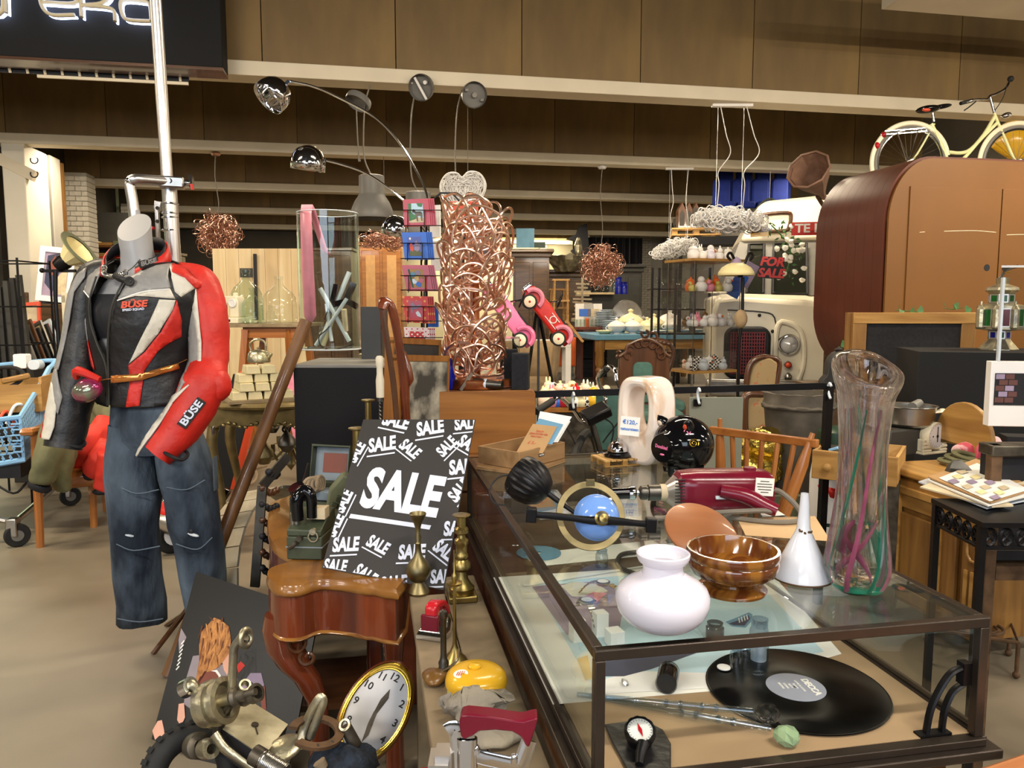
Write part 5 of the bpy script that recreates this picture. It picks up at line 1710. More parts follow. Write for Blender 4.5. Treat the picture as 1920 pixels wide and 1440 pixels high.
# ---- concert poster on board
TL,TR=W(368,1072,2.42),W(506,1117,2.3)
BL,BR=Zp(284,1386,.02),None
BR=BL+(TR-TL)*1.62
t=T('concert_poster','dark photo board of a red haired guitarist leaning by the carved leg','poster',(0,0,0))
n_=(TR-TL).cross(BL-TL).normalized()
if n_.dot(C0-TL)<0:
 n_=-n_
TR2=TL+(BR-BL)
q=[TL,TR2,BR,BL]
MB().add(q+[a-n_*.006 for a in q],[(0,1,2,3),(7,6,5,4),(0,4,5,1),(1,5,6,2),(2,6,7,3),(3,7,4,0)]).o('board','photoblack',t,smooth=False)
def onpl(px,py,k=1):
 v=ray(px,py)
 u=(TL-C0).dot(n_)/v.dot(n_)
 return C0+v*u+n_*(.0006*k)
def art(mt,pts,k=1,nm='printed_area'):
 return MB().add([onpl(*p,k)for p in pts],[tuple(range(len(pts)))]).o(nm,mt,t,smooth=False)
mat('shirtgrey','8d8389',.6)
mat('hairred','6e3a14',.5,hx2='c98a4a',sc=60,st=(1,1,.3))
mat('hairlight','c48a4c',.5)
mat('hairdark','5a2c10',.5)
mat('guitar','7a3a2a',.4)
art('shirtgrey',[(362,1230),(378,1228),(400,1250),(440,1240),(445,1275),(430,1310),(372,1340),(345,1320),(350,1270)],1)
art('skin',[(416,1235),(432,1215),(434,1250),(426,1266),(420,1256)],2)
art('hairred',[(392,1170),(402,1158),(415,1163),(430,1175),(434,1200),(430,1225),(412,1250),(390,1262),(372,1290),(366,1284),(374,1240),(374,1210),(378,1185)],3)
for i in range(22):
 x,y=380+(i%8)*6.5+rnd(-2,2),1172+(i//8)*28+rnd(-6,6)
 w_,l_,b_=rnd(1.5,3),rnd(20,34),rnd(-8,3)
 art('hairlight' if i%2 else 'hairdark',[(x,y),(x+w_,y+2),(x+b_*.6+w_,y+l_*.5),(x+b_*1.6,y+l_),(x+b_*.5,y+l_*.5)],4,'hair_strand')
for x,y,dx,dy in((372,1280,-8,14),(376,1268,-10,22),(384,1258,-12,26),(426,1212,8,12),(398,1164,-6,-8),(414,1166,4,-9)):
 art('hairdark',[(x,y),(x+5,y),(x+dx+1,y+dy),(x+dx,y+dy)],4,'hair_strand')
art('guitar',[(368,1285),(382,1262),(404,1256),(412,1270),(408,1300),(390,1320),(372,1330),(362,1330)],4)
art('white',[(396,1258),(408,1256),(415,1266),(414,1284),(411,1283),(411,1268),(405,1260)],5)
art('skin',[(336,1320),(346,1318),(348,1345),(340,1362),(333,1350)],4)
art('skin',[(286,1370),(296,1352),(304,1350),(308,1368),(310,1386),(304,1396),(292,1390)],2)
art('mauve',[(448,1292),(470,1262),(490,1262),(496,1285),(486,1292),(472,1278),(456,1300)],2)
art('leather_r',[(444,1248),(452,1240),(460,1248),(448,1262)],2)
art('leather_k',[(450,1225),(480,1215),(480,1262),(458,1280),(446,1270)],1)
art('guitar',[(486,1292),(497,1286),(500,1330),(492,1332)],3)
art('shirtgrey',[(340,1178),(350,1195),(340,1215),(336,1222),(335,1200)],1)
m=MB()
for i in range(7):
 m.add([onpl(330+i*1.6+dx,1255-i*8+dy,2)for dx,dy in((0,0),(6,-7),(7,-5),(1,2))],[(0,1,2,3)])
m.o('signature','white',t,smooth=False)
# ---- wooden pole leaning
a,b=W(572,598,3.15),Zp(398,1030,0)
a,b=W(574,602,3.05),W(408,1030,2.75)
d=(b-a)
b2=b+d*(b.z-.0)/(-d.z)if d.z<0 else b
MB().tube([a,b,b2],.025,10).th('wooden_pole','long worn wooden pole leaning diagonally beside the black plinth','pole','polewood')
# ---- white slatted drum rim and chain rack
t=T('drum_hoop','big cream wooden drum hoop leaning behind the carved cabinet','hoop',(0,0,0))
cR=W(522,1085,3.15)
ax=(78,0,64)
m=MB().at(cR,ax)
nseg=30
Rr=.385
pc=None
for i in range(nseg):
 a0,a1=2*pi*i/nseg,2*pi*(i+.94)/nseg
 vs=[]
 for r_ in(Rr,Rr-.012):
  for a_ in(a0,a1):
   for z in(-.085,.085):
    vs.append(V((r_*cos(a_),r_*sin(a_),z)))
 mm=MB().at(cR,ax).add(vs,[(0,2,3,1),(4,5,7,6),(0,1,5,4),(2,6,7,3),(0,4,6,2),(1,3,7,5)])
 mm.o('slat','rimwood',t)
t=T('chain_rack','grey metal rack strung with dark bead chains beside the drum hoop','rack',(0,0,0))
A,B=W(541,853,2.55),W(492,912,2.5)
C_=W(478,1100,2.5)
MB().bar(A,B,.012,.03).bar(B,C_,.012,.03).o('frame','darksteel',t)
MB().bar(W(585,870,2.6),W(520,1095,2.55),.012,.03).o('frame','darksteel',t)
for i in range(7):
 y0=885+i*30
 P0,P1=W(490+(2 if i else 14),y0,2.5),W(520-i,y0+4,2.58)
 m=MB()
 for j in range(5):
  q=P0.lerp(P1,j/4)+V((0,0,-.012*sin(pi*j/4)))
  m.sph(q,.0125,10)
 m.o('bead_chain','walnut' if i%2 else 'black',t)
 # ---- serpentine cabinet
TZC=Zp(560,1085,.6).z
CT=.615
t=T('carved_cabinet','mahogany serpentine cabinet with carved cabriole leg','cabinet',(0,0,0))
edge=[(500,1082),(503,1068),(520,1060),(545,1052),(545,1040),(512,1020),(501,990),(504,952),(520,935),(640,905),(760,930),(765,1085),(700,1098),(660,1092),(600,1088),(560,1100),(520,1099)]
top=[Zp(x,y,CT)for x,y in edge]
top=cat_rom(top,3,True)
cc=sum(top,V())/len(top)
def ringz(k,z):
 return[V((cc.x+(q.x-cc.x)*k,cc.y+(q.y-cc.y)*k,z))for q in top]
MB().loft([ringz(.985,CT-.028),ringz(1.0,CT-.022),ringz(1.0,CT-.014),ringz(.985,CT-.008),ringz(.975,CT)]).o('top','mahogtop',t,ang=60)
MB().loft([ringz(.97,CT-.135),ringz(.965,CT-.028)]).o('apron','mahog',t,ang=60)
MB().loft([ringz(.975,CT-.145),ringz(.99,CT-.14),ringz(.975,CT-.134)]).o('moulding','mahogtop',t,ang=60)
Dl=(Zp(525,1085,CT)-C0).dot(FW)+.03
lp=[(540,1150,44,.05),(532,1180,40,.05),(535,1215,36,.046),(552,1245,32,.042),(575,1270,26,.036),(594,1310,20,.03),(600,1360,18,.028),(600,1420,20,.03),(592,1520,26,.034)]
SL=Dl/1440
m=MB().loft([ell_ for ell_ in[[W(px,py,Dl)+RT*(hw*SL*cos(2*pi*i/20))+FW*(dp*sin(2*pi*i/20))for i in range(20)]for px,py,hw,dp in lp]])
m.o('leg','mahog',t)
sc_=[(552,1205),(545,1195),(541,1205),(546,1218),(560,1222),(572,1210),(572,1190),(560,1180),(545,1186)]
MB().tube([W(x,y,Dl-.048)for x,y in sc_],.0045,6,k=5).o('carved_scroll','walnut',t)
MB().tube([W(x,y,Dl-.045)for x,y in((566,1222),(562,1235),(570,1245),(584,1242),(588,1232),(580,1225),(574,1232))],.0055,6,k=5).o('carved_scroll','walnut',t)
for px,py,dd in((700,1160,.1),(760,1150,.0),(560,950,.1)):
 q=Zp(px if px<600 else 735,1060 if px>600 else 960,CT)
 MB().tube([V((q.x,q.y+dd,CT-.14)),V((q.x,q.y+dd,.3)),V((q.x,q.y+dd,0))],[.035,.022,.026],10,k=3).o('leg','mahog',t)
q=Zp(640,1000,CT)
MB().box((q.x,q.y+.05,.12),(.34,.3,.02)).o('lower_shelf','walnutx',t)
# ---- field telephones
FZc=CT+.001
q=Zp(571,1050,FZc)
s=dep(q)/FPX
def army_box(p,wd,dp,hh,name,label,rz):
 t=T(name,label,'field telephone',p,(0,0,rz))
 MB().box((0,dp/2,hh*.28),(wd,dp,hh*.56)).o('body','army',t,bev=.004)
 m=MB().prism([(0,hh*.57),(dp,hh*.57),(dp,hh),(dp*.75,hh),(0,hh*.72)],wd*.97,p=(0,0,0),r=(0,0,90))
 m.o('upper_case','army',t,bev=.003)
 return t
wd=68*s
t=army_box(q,wd,.13,.115,'field_telephone','closed green metal field telephone with crank on the carved cabinet',YD-4)
MB().tube([(-wd*.2,-.008,.05),(-wd*.2,-.016,.05),(-wd*.28,-.018,.042),(-wd*.36,-.018,.038)],.006,8,k=3).cyl((-wd*.1,0,.062),(-wd*.1,-.014,.062),.008,n=14).o('crank','greasy',t)
MB().torus((wd*.27,-.004,.066),.013,.0025,18,6,(90,0,0),flat=1).cyl((wd*.28,0,.082),(wd*.28,-.012,.082),.009,n=14).o('clamp_ring','steelworn',t)
MB().tube([(-wd*.22,.02,.105),(-wd*.24,.02,.16),(-wd*.08,.03,.185),(wd*.12,.03,.17),(wd*.14,.03,.11)],[.016,.018,.016,.015,.014],12,k=5).o('handset','blackgloss',t)
for i in range(2):
 MB().cyl((-wd*(.4-.1*i),.03,.09),(-wd*(.4-.1*i),.03,.115),.007,n=12).o('terminal','steel',t)
MB().box((wd*.25,.05,.12),(.05,.04,.03)).o('ivory_plate','sand',t)
MB().b2((-wd/2-.002,-.002,.034),(wd/2+.002,.131,.037)).o('seam_band','armylight',t)
# opened one behind
q=Zp(575,985,FZc)
s=dep(q)/FPX
t=T('open_field_telephone','open green military field telephone case with brown chart in its lid','field telephone',q+V((0,.02,0)),(0,0,YD-12))
wd=120*s
MB().b2((-wd*.3,0,0),(wd*.4,.01,.07)).b2((-wd*.3,.15,0),(wd*.4,.16,.1)).b2((-wd*.3,0,0),(-wd*.28,.16,.08)).b2((wd*.38,0,0),(wd*.4,.16,.08)).b2((-wd*.3,0,0),(wd*.4,.16,.005)).o('case_body','army',t,bev=.002)
MB().b2((-wd*.27,.02,.02),(wd*.37,.15,.06)).o('mechanism','charpanel',t,bev=.004)
lid=MB().at((.01,.16,.1),(-14,0,0))
lid.b2((-wd*.32,0,0),(wd*.36,.006,.12)).b2((-wd*.32,-.035,0),(-wd*.3,0,.12)).b2((wd*.34,-.035,0),(wd*.36,0,.12)).b2((-wd*.32,-.035,.114),(wd*.36,0,.12))
lo_=lid.o('lid','army',t,bev=.003)
MB().at((.01,.16,.1),(-14,0,0)).b2((-wd*.3,-.003,.004),(wd*.34,0,.114)).o('lid_lining','armylight',lo_)
MB().at((.01,.16,.1),(-14,0,0)).b2((-wd*.16,-.005,.03),(wd*.26,-.003,.095)).o('chart','guitar',lo_)
fl=MB().at((wd*.4,.02,.05),(10,18,24))
fl.prism([(-.02,-.03),(.035,-.02),(.045,.05),(.03,.12),(-.005,.125),(-.03,.06)],.04).o('canvas_flap','mildew',t,bev=.008)
MB().at((wd*.4,.02,.05),(10,18,24)).box((.01,-.024,.045),(.022,.01,.02)).box((0,-.024,.02),(.018,.01,.016)).o('buckle','army',t,bev=.002)
m=MB()
for i in range(4):
 m.torus((-wd*.02+.006*i,.04+.01*i,.115),.022,.006,20,8,(84,0,40+14*i))
m.o('cord_coil','rope',t)
MB().tube([(-wd*.26,.05,.1),(-wd*.18,.07,.115),(-wd*.08,.06,.11),(-wd*.02,.05,.1)],.007,8,k=4).o('cord','rope',t)
MB().cyl((-wd*.16,.03,.075),(-wd*.2,.01,.115),.026,n=20).o('earpiece','blackgloss',t)
MB().box((wd*.2,.09,.075),(.08,.06,.03)).o('grey_block','armylight',t,bev=.003)
m=MB()
for i in range(3):
 m.tube([(-wd*.1,-.015,.045-.014*i),(-wd*.18,-.03,.04-.014*i),(-wd*.1,-.045,.036-.014*i)],.0045,8,k=4)
m.o('cord_tangle','rope',t)
# ---- SALE sign
TLs,TRs,BLs,BRs=W(680,784,2.12),W(892,789,2.12),W(605,1066,1.92),W(831,1105,1.86)
ux=((TRs-TLs)+(BRs-BLs)).normalized()
uz=((TLs-BLs)+(TRs-BRs))
uz=(uz-ux*uz.dot(ux)).normalized()
cS=(TLs+TRs+BLs+BRs)/4
nS=ux.cross(uz)
if nS.dot(C0-cS)<0:
 nS=-nS
q=[TLs,TRs,BRs,BLs]
q=[cS+ux*(p-cS).dot(ux)+uz*(p-cS).dot(uz)for p in q]
t=T('sale_sign','dark grey SALE placard with white slanted lettering leaning behind the brass vases','sign',cS)
q=[p-cS for p in q]
MB().add(q+[p-nS*.005 for p in q],[(0,1,2,3),(7,6,5,4),(0,4,5,1),(1,5,6,2),(2,6,7,3),(3,7,4,0)]).o('board','charcoal',t,smooth=False)
clip=[]
ctr=sum(q,V())/4
for i in range(4):
 e=(q[(i+1)%4]-q[i]).normalized()
 no=e.cross(nS)
 if no.dot(ctr-q[i])>0:
  no=-no
 clip.append((q[i]-no*.002,no))
def onS(px,py):
 v=ray(px,py)
 return C0+v*((cS-C0).dot(nS)/v.dot(nS))-cS
def sale(px,py,h,ang,bar=True,sx=.64):
 h=h if h>50 else h*.84
 p=onS(px,py)
 p2=onS(px+30*cos(R_(ang)),py+30*sin(R_(ang)))
 ax=(p2-p).normalized()
 az=nS.cross(ax)
 if az.dot(uz)<0:
  az=-az
 sc=(onS(px+15*sin(R_(ang)),py-15*cos(R_(ang)))-onS(px-15*sin(R_(ang)),py+15*cos(R_(ang)))).length/30
 hh=h*sc
 Mt=Matrix((ax,az,nS)).transposed().to_4x4()
 cu=bpy.data.curves.new('t','FONT')
 cu.body,cu.size,cu.offset,cu.align_x,cu.align_y,cu.resolution_u,cu.shear,cu.space_character='SALE',1,.045,'CENTER','CENTER',4,.1,1.02
 ob=bpy.data.objects.new('t',cu)
 me=bpy.data.meshes.new_from_object(ob)
 bpy.data.objects.remove(ob)
 ys=[v.co.y for v in me.vertices]
 xs=[v.co.x for v in me.vertices]
 k=hh/(max(ys)-min(ys))
 me.transform(Matrix.Translation(p+nS*.0008)@Mt@Matrix.Diagonal((k*sx,k,k,1)))
 bm=bmesh.new()
 bm.from_mesh(me)
 if bar:
  wd=(max(xs)-min(xs))*k*sx/2
  y0,y1=-hh*.72,-hh*.62
  vs=[bm.verts.new(p+nS*.0008+ax*x+az*y)for x,y in((-wd*1.04-hh*.08,y0),(wd*.96-hh*.08,y0),(wd*.96-hh*.06,y1),(-wd*1.04-hh*.06,y1))]
  bm.faces.new(vs)
 for co,no in clip:
  bmesh.ops.bisect_plane(bm,geom=bm.verts[:]+bm.edges[:]+bm.faces[:],plane_co=co,plane_no=no,clear_outer=True)
 bm.to_mesh(me)
 bm.free()
 if not me.polygons:
  return
 me.materials.clear()
 me.materials.append(MATS['salewhite'])
 o_=bpy.data.objects.new('sale_lettering',me)
 COL.objects.link(o_)
 o_.parent=t
sale(752,926,80,8,True,.66)
for a in((742,790,32,12),(806,803,32,-9),(874,795,28,-6),(716,834,32,-8),(768,842,28,38),(838,838,26,-45),(880,835,30,30),(868,876,34,-6),(862,920,30,-48),(857,992,34,-2),(648,1022,33,-3),(708,1022,30,28),(772,1036,34,-2),(834,1034,32,38),(684,1078,32,34),(628,1062,30,4),(830,1082,32,-2),(738,1095,34,-6),(668,848,26,-60),(644,940,28,-64),(628,985,28,-64)):
 sale(*a)
 # ---- oval wall clock lying tilted
c=W(704,1335,1.75)
t=T('wall_clock','oval gold rimmed wall clock with silver dial lying tilted under the bench','clock',c,(0,0,0))
nC=(C0-c).normalized()
qz=Euler((R_(62),R_(0),R_(-2))).to_matrix().to_4x4()@Euler((0,0,R_(-32))).to_matrix().to_4x4()
ex,ez=.071,.112
mdisc=MB().at((0,0,0),qz.to_3x3())
mdisc.M=mdisc.M@Matrix.Diagonal((1,ez/ex,1,1))
mdisc.lathe([(0,0),(ex*.93,0),(ex*.93,-.004)],56).o('dial','alu',t)
for(r_,w_,h_,mt)in((1.0,.006,.006,'gold'),(.95,.003,.009,'gold'),(1.06,.005,.0,'mahog')):
 mm=MB().at((0,0,0),qz.to_3x3())
 mm.M=mm.M@Matrix.Diagonal((1,ez/ex,1,1))
 mm.torus((0,0,h_-.002),ex*r_,w_,56,8).o('rim',mt,t)
nums=['12','1','2','3','4','5','6','7','8','9','10','11']
for i,s_ in enumerate(nums):
 a=R_(90-30*i)
 ob=txt(s_,.024,'charpanel',None,(0,0,0),(0,0,0),.0005,name='numeral')
 ob.data.transform(qz@Matrix.Translation((ex*.76*cos(a),ez*.78*sin(a),.0012)))
 ob.parent=t
m=MB().at((0,0,0),qz.to_3x3())
m.add([(-.003,-.012,.003),(.004,-.01,.003),(.012,.04,.003),(.004,.06,.003),(-.004,.03,.003)],[(0,1,2,3,4)]).o('hour_hand','greasy',t)
m=MB().at((0,0,0),qz.to_3x3())
m.add([(-.004,.0,.004),(.005,.0,.004),(.012,-.05,.004),(.006,-.072,.004),(-.002,-.03,.004)],[(0,1,2,3,4)]).o('minute_hand','greasy',t)
t.location=c
# ---- junk heap of metal parts
t=T('junk_crate','dark wooden crate under the heap of scrap metal','crate',(0,0,0))
q=W(480,1440,1.5)
JZ=.2
MB().b2((q.x-.3,q.y-.3,0),(q.x+.1,q.y+.22,JZ)).o('box','walnutx',t,bev=.005)
DJ=1.5
def J(px,py,dy=0):
 return W(px,py,DJ+dy)
 # battery box
t=T('battery_box','tilted black box with worn pale metal top and round cap','battery',(0,0,0))
tp=[J(412,1362,.0),J(463,1310,.12),J(540,1358,.06),J(495,1418,-.06)]
nb=(tp[1]-tp[0]).cross(tp[3]-tp[0]).normalized()
if nb.z<0:
 nb=-nb
bt=[p-nb*.055 for p in tp]
MB().add(bt+[p-nb*.002 for p in tp],[(3,2,1,0),(4,5,6,7),(0,1,5,4),(1,2,6,5),(2,3,7,6),(3,0,4,7)]).o('case','black',t,bev=.002,smooth=False)
MB().add([p-nb*.002 for p in tp]+tp,[(3,2,1,0),(4,5,6,7),(0,1,5,4),(1,2,6,5),(2,3,7,6),(3,0,4,7)]).o('top_plate','batterytop',t,smooth=False)
cc=(tp[0]+tp[1]+tp[2]+tp[3])/4+nb*.001
MB().cyl(cc,cc+nb*.003,.0075,n=16).bar(cc+nb*.001,cc+(tp[3]-tp[2])*.0+(tp[3]-tp[0])*.22*0+(tp[0]+tp[3]-tp[1]-tp[2])*.0+(tp[3]-tp[1])*.16+nb*.001,.0025,.0015).o('cap','greasy',t)
# big ring spanner
t=T('ring_spanner','large cranked ring spanner standing upright in the scrap heap','spanner',(0,0,0))
MB().tube([J(434,1312),J(437,1240),J(439,1215),J(448,1202),J(458,1192)],[.009,.0085,.0085,.009,.012],12,k=5).o('shaft','steelworn',t)
MB().torus(J(461,1196),.0165,.006,28,10,(80,20,60)).o('ring','steelworn',t)
t=T('chrome_spanner','short chrome cup spanner at the edge of the scrap heap','spanner',(0,0,0))
MB().tube([J(372,1298),J(360,1285),J(352,1288)],[.008,.012,.016],12,k=4).tube([J(372,1298),J(384,1340),J(398,1358)],.009,10,k=3).o('shaft','steelworn',t)
MB().lathe([(.013,0),(.019,0),(.019,.02),(.013,.02)],24,p=J(346,1292),r=(60,0,60)).o('socket','chrome',t)
# engine drum
t=T('engine_drum','worn steel drum pulley with axle on the scrap heap','pulley',J(402,1318),(0,0,0))
e=(70,0,68)
MB().lathe([(0,-.03),(.03,-.03),(.044,-.024),(.044,-.012),(.047,-.01),(.047,.004),(.04,.006),(.04,.02),(.047,.022),(.047,.028),(.036,.03),(.03,.018),(.012,.016),(.012,.04),(0,.042)],44,r=e).o('drum','steelworn',t)
MB().lathe([(.006,.04),(.015,.042),(.02,.05),(.018,.058),(.012,.06),(.012,.075),(.007,.077),(.007,.1),(0,.1)],28,r=e).o('axle','greasy',t)
t=T('pipe_joint','greasy pipe fitting behind the steel drum pulley','pipe fitting',(0,0,0))
MB().lathe([(.012,-.03),(.016,-.02),(.014,.0),(.019,.004),(.019,.02),(.013,.02),(.011,0)],24,p=J(470,1304),r=(60,0,60)).o('body','greasy',t)
MB().lathe([(.008,-.012),(.011,-.012),(.012,.012),(.008,.012)],18,p=J(458,1288),r=(40,20,0)).o('nut','steelworn',t)
MB().tube([J(430,1320),J(416,1350),J(406,1376)],[.009,.011,.009],10).sph(J(430,1318),.009,12).th('bolt_rod','steel rod with domed head across the worn drum','rod','greasy')
# connecting rod
t=T('connecting_rod','oily connecting rod with big end ring at the heap front','connecting rod',(0,0,0))
MB().lathe([(.012,-.014),(.024,-.014),(.026,-.006),(.026,.014),(.02,.018),(.012,.018),(.012,-.014)],32,p=J(368,1398),r=(70,0,40)).o('big_end','greasy',t)
MB().lathe([(.01,-.012),(.019,-.012),(.021,0),(.019,.02),(.01,.02),(.01,-.012)],32,p=J(388,1404,-.02),r=(70,0,40)).o('bearing','steelworn',t)
MB().tube([J(402,1376,-.03),J(420,1402,-.04),J(450,1425,-.05),J(480,1445,-.06)],[.012,.012,.01,.01],10,k=4,flat=.6).o('shank','steelworn',t)
MB().cyl(J(396,1362),J(400,1352),.008,n=12).th('steel_plug','round steel plug standing behind the connecting rod','plug','steelworn')
# spring
t=T('coil_spring','grey coil spring with collar lying at the bottom of the heap','spring',(0,0,0))
A,B=J(492,1424,-.06),J(535,1450,-.08)
d=(B-A)
ux_=d.normalized()
u1=ux_.orthogonal().normalized()
u2=ux_.cross(u1)
MB().tube([A+d*(i/160*1.0)+(u1*cos(i*.6)+u2*sin(i*.6))*.017 for i in range(160)],.0022,6).o('coil','steel',t)
MB().cyl(A-ux_*.022,A,.02,n=24).o('collar','greasy',t)
# horseshoes
def shoe(label,p,r_,sc,mt):
 t=T('horseshoe',label,'horseshoe',p,r_)
 o_,i_=[],[]
 for i in range(25):
  a=R_(-62+304*i/24)
  o_.append((.062*sc*cos(a),.07*sc*sin(a)))
  i_.append((.042*sc*cos(a),.048*sc*sin(a)))
 m=MB()
 n=len(o_)
 vs=[(x,y,z)for z in(0,.008)for x,y in o_+i_]
 fs=[]
 for i in range(n-1):
  fs+=[(i,i+1,n+i+1,n+i),(2*n+i,3*n+i,3*n+i+1,2*n+i+1),(i,2*n+i,2*n+i+1,i+1),(n+i,n+i+1,3*n+i+1,3*n+i)]
 fs+=[(0,n,3*n,2*n),(n-1,3*n-1,4*n-1,2*n-1)]
 m.add(vs,fs).o('shoe',mt,t)
 mm=MB()
 for i in(4,7,17,20):
  a=R_(-62+304*i/24)
  mm.box((.052*sc*cos(a),.059*sc*sin(a),.0082),(.006,.004,.001),(0,0,math.degrees(a)))
 mm.o('nail_hole','charpanel',t)
 return t
shoe('rusty horseshoe lying on the scrap heap beside the clock',J(592,1376,-.02),(-10,12,-70),.82,'rust')
t=T('steel_hook_plate','upright flat steel hook plate standing behind the horseshoe','hook',(0,0,0))
MB().tube([J(560,1405,-.02),J(568,1370),J(585,1330),J(600,1308),J(606,1316),J(596,1345),J(580,1385)],.004,8,k=4,flat=2.2).o('loop','steelworn',t)
MB().sph(J(532,1404,-.02),(.042,.03,.012),20,(20,-16,20)).th('steel_scoop','worn flat steel blade at the foot of the pale metal plate','blade','steelworn')
# tyre and fur cloth
t=T('small_tyre','knobbly small tyre at the bottom edge of the heap','tyre',J(360,1450,.02),(0,0,0))
MB().torus((0,0,0),.075,.026,40,12,(62,0,20)).o('tread','rubber',t)
m=None
for i in range(26):
 a=2*pi*i/26
 for k_ in(-.014,0,.014):
  q=Euler((R_(62),0,R_(20))).to_matrix()@V((.1*cos(a),.1*sin(a),k_+(.006 if i%2 else 0)))
  e=(Euler((R_(62),0,R_(20))).to_matrix()@Euler((0,0,a)).to_matrix()).to_euler()
  ed=[math.degrees(x)for x in e]
  if m is None:
   m=MB().box((0,0,0),(.008,.011,.009)).o('knob','rubber',t,p=q,r=ed)
  else:
   inst(m,q,ed,t)
mat('denimblue','1f2733',.95,v=.6,sc=60,bump=.5)
MB().sph(J(640,1440,-.03),(.07,.06,.045),26).jit(.02,25).th('knit_bundle','dark blue knitted bundle in front of the clock','cloth','denimblue')
MB().cyl(J(606,1440,-.06),J(598,1428,-.06),.011,.013,n=14).th('clay_pipe_end','short tan tube end standing at the bottom of the heap','tube','rope')
t=T('pocket_torch','dark cylinder torch lying against the oval clock','torch',(0,0,0))
MB().cyl(J(648,1362),J(666,1398),.012,.014,n=20).o('barrel','greasy',t)
MB().lathe([(.008,0),(.0125,0),(.0125,.006),(.008,.006)],20,p=J(648,1360),r=(40,-30,0)).o('ring','steelworn',t)
# ================================================================== middle of the hall
def ground(px,py):
 return Zp(px,py,0)
 # ---- black plinth with the glass cylinder
D=3.0
o,L,L2=frame_at(635,690,D)
tz=o.z
w_=L(720,690).x
t=T('black_plinth','tall black plinth with grey top carrying the glass cylinder','plinth',(o.x,o.y,0),(0,0,YD))
x0,x1=L(550,690).x,L(724,690).x
MB().b2((x0,0,0),(x1,.42,tz)).o('body','blackspeck',t,bev=.002)
MB().b2((x0-.004,-.004,tz),(x1+.004,.425,tz+.012)).o('top','grey',t,bev=.002)
TP=tz+.0125
q=Zp(692,664,TP)
MB().box((0,0,.0006),(.09,.05,.001)).th('yellow_note','small pale note lying on the plinth beside the cylinder','paper','creamshade',q,(0,0,YD))
p=Zp(620,655,TP)
Dv=(p-C0).dot(FW)
s=dep(p)/FPX
hv=W(620,400,Dv).z-TP
t=T('glass_cylinder','tall clear glass cylinder vase filled with glass tubes','vase',p,(0,0,YD))
rv=56*s
MB().lathe([(0,.0),(rv,0),(rv,hv),(rv-.004,hv),(rv-.004,.012),(0,.012)],56).o('wall','jarglass',t)
MB().torus((0,0,hv),rv-.002,.0028,56,6).torus((0,0,.004),rv-.002,.004,56,6).o('rim','china',t)
k=0
for(a,b,r_,mt)in(((600,540),(655,640),.012,'china'),((598,510),(640,600),.011,'jarglass'),((655,510),(600,645),.013,'china'),((650,560),(592,655),.01,'china'),((625,590),(605,650),.016,'chinacream'),((632,600),(662,645),.01,'jarglass'),((645,580),(648,620),.015,'sand'),((612,570),(622,640),.01,'china'),((606,600),(596,655),.009,'jarglass')):
 A,B=W(*a,Dv+.03*(k%3-1))-p,W(*b,Dv-.02*(k%2))-p
 B.z=max(B.z,.022)
 Rz=Matrix.Rotation(-R_(YD),3,'Z')
 MB().cyl(Rz@A,Rz@B,r_,n=14).th('glass_tube','%s glass tube number standing in the cylinder'%k,'tube',mt,p,(0,0,YD))
 k+=1
lab=['upright white glass tube crossing at the left in the cylinder','clear glass tube at the back left in the cylinder','longest white glass tube slanting right in the cylinder','thin white glass tube slanting to the lower left of the cylinder','thick cream glass tube low in the cylinder','short clear glass tube at the lower right of the cylinder','sand coloured stub tube at the right of the cylinder','thin white tube steeply upright in the middle of the cylinder','shortest clear tube at the lower left of the cylinder']
tb_=[x for x in bpy.data.objects if x.get('category')=='tube' and 'number' in x.get('label','')]
for x,l in zip(sorted(tb_,key=lambda z:int(z['label'].split()[0])),lab):
 x['label']=l
def inv(px,py,dd=0):
 return W(px,py,Dv+dd)
MB().tube([inv(608,600,-.02),inv(620,570,-.02),inv(618,610,-.03),inv(598,632,-.05),inv(606,652,-.04),inv(630,655,-.02),inv(664,645,0)],.0028,6,k=6).th('thin_cable','thin black cable curled inside the glass cylinder','cable','rubber')
m=MB().at(inv(655,550),(0,0,YD))
m.box((0,0,0),(.03,.03,.12),(0,24,0)).box((-.05,0,-.05),(.09,.02,.03),(0,-12,0)).box((-.08,0,.0),(.025,.02,.1),(0,14,0)).box((.02,.01,-.06),(.05,.03,.03),(0,30,0))
m.th('black_clamp_tool','black plastic clamp tangle inside the glass cylinder','tool','blackgloss')
# pink tie over the rim
t=T('pink_tie','shiny pink necktie hung over the rim of the glass cylinder','tie',(0,0,0))
mat('pinksilk','d47f95',.35,v=.08,sc=30,sheen=.3)
zr=p.z+hv
fr=[(566,388,-.0),(566,470,.0),(570,560,-.01),(572,590,-.01)]
def strip(pts,mt,nm):
 m=MB()
 vs=[]
 for(a,b,y,dd)in pts:
  vs+=[inv(a,y,dd),inv(b,y,dd)]
 m.add(vs,[(2*i,2*i+1,2*i+3,2*i+2)for i in range(len(pts)-1)])
 return m.o(nm,mt,t,solid=.004)
strip([(565,586,384,-.06),(563,584,400,-.11),(564,586,450,-.115),(567,589,520,-.115),(570,593,592,-.115),(579,582,610,-.115)],'pinksilk','front_tail')
strip([(565,586,384,-.06),(580,592,395,-.03),(590,602,430,.0),(603,614,470,.03),(612,620,478,.04)],'pinksilk','back_tail')
# dark box behind the cylinder
q=W(698,575,3.35)
MB().b2((-.02,0,0),(.065,.2,q.z)).th('dark_stand','narrow dark board standing behind the glass cylinder','board','dkgrey',(q.x-.03,q.y,0),(0,0,YD),bev=.002)
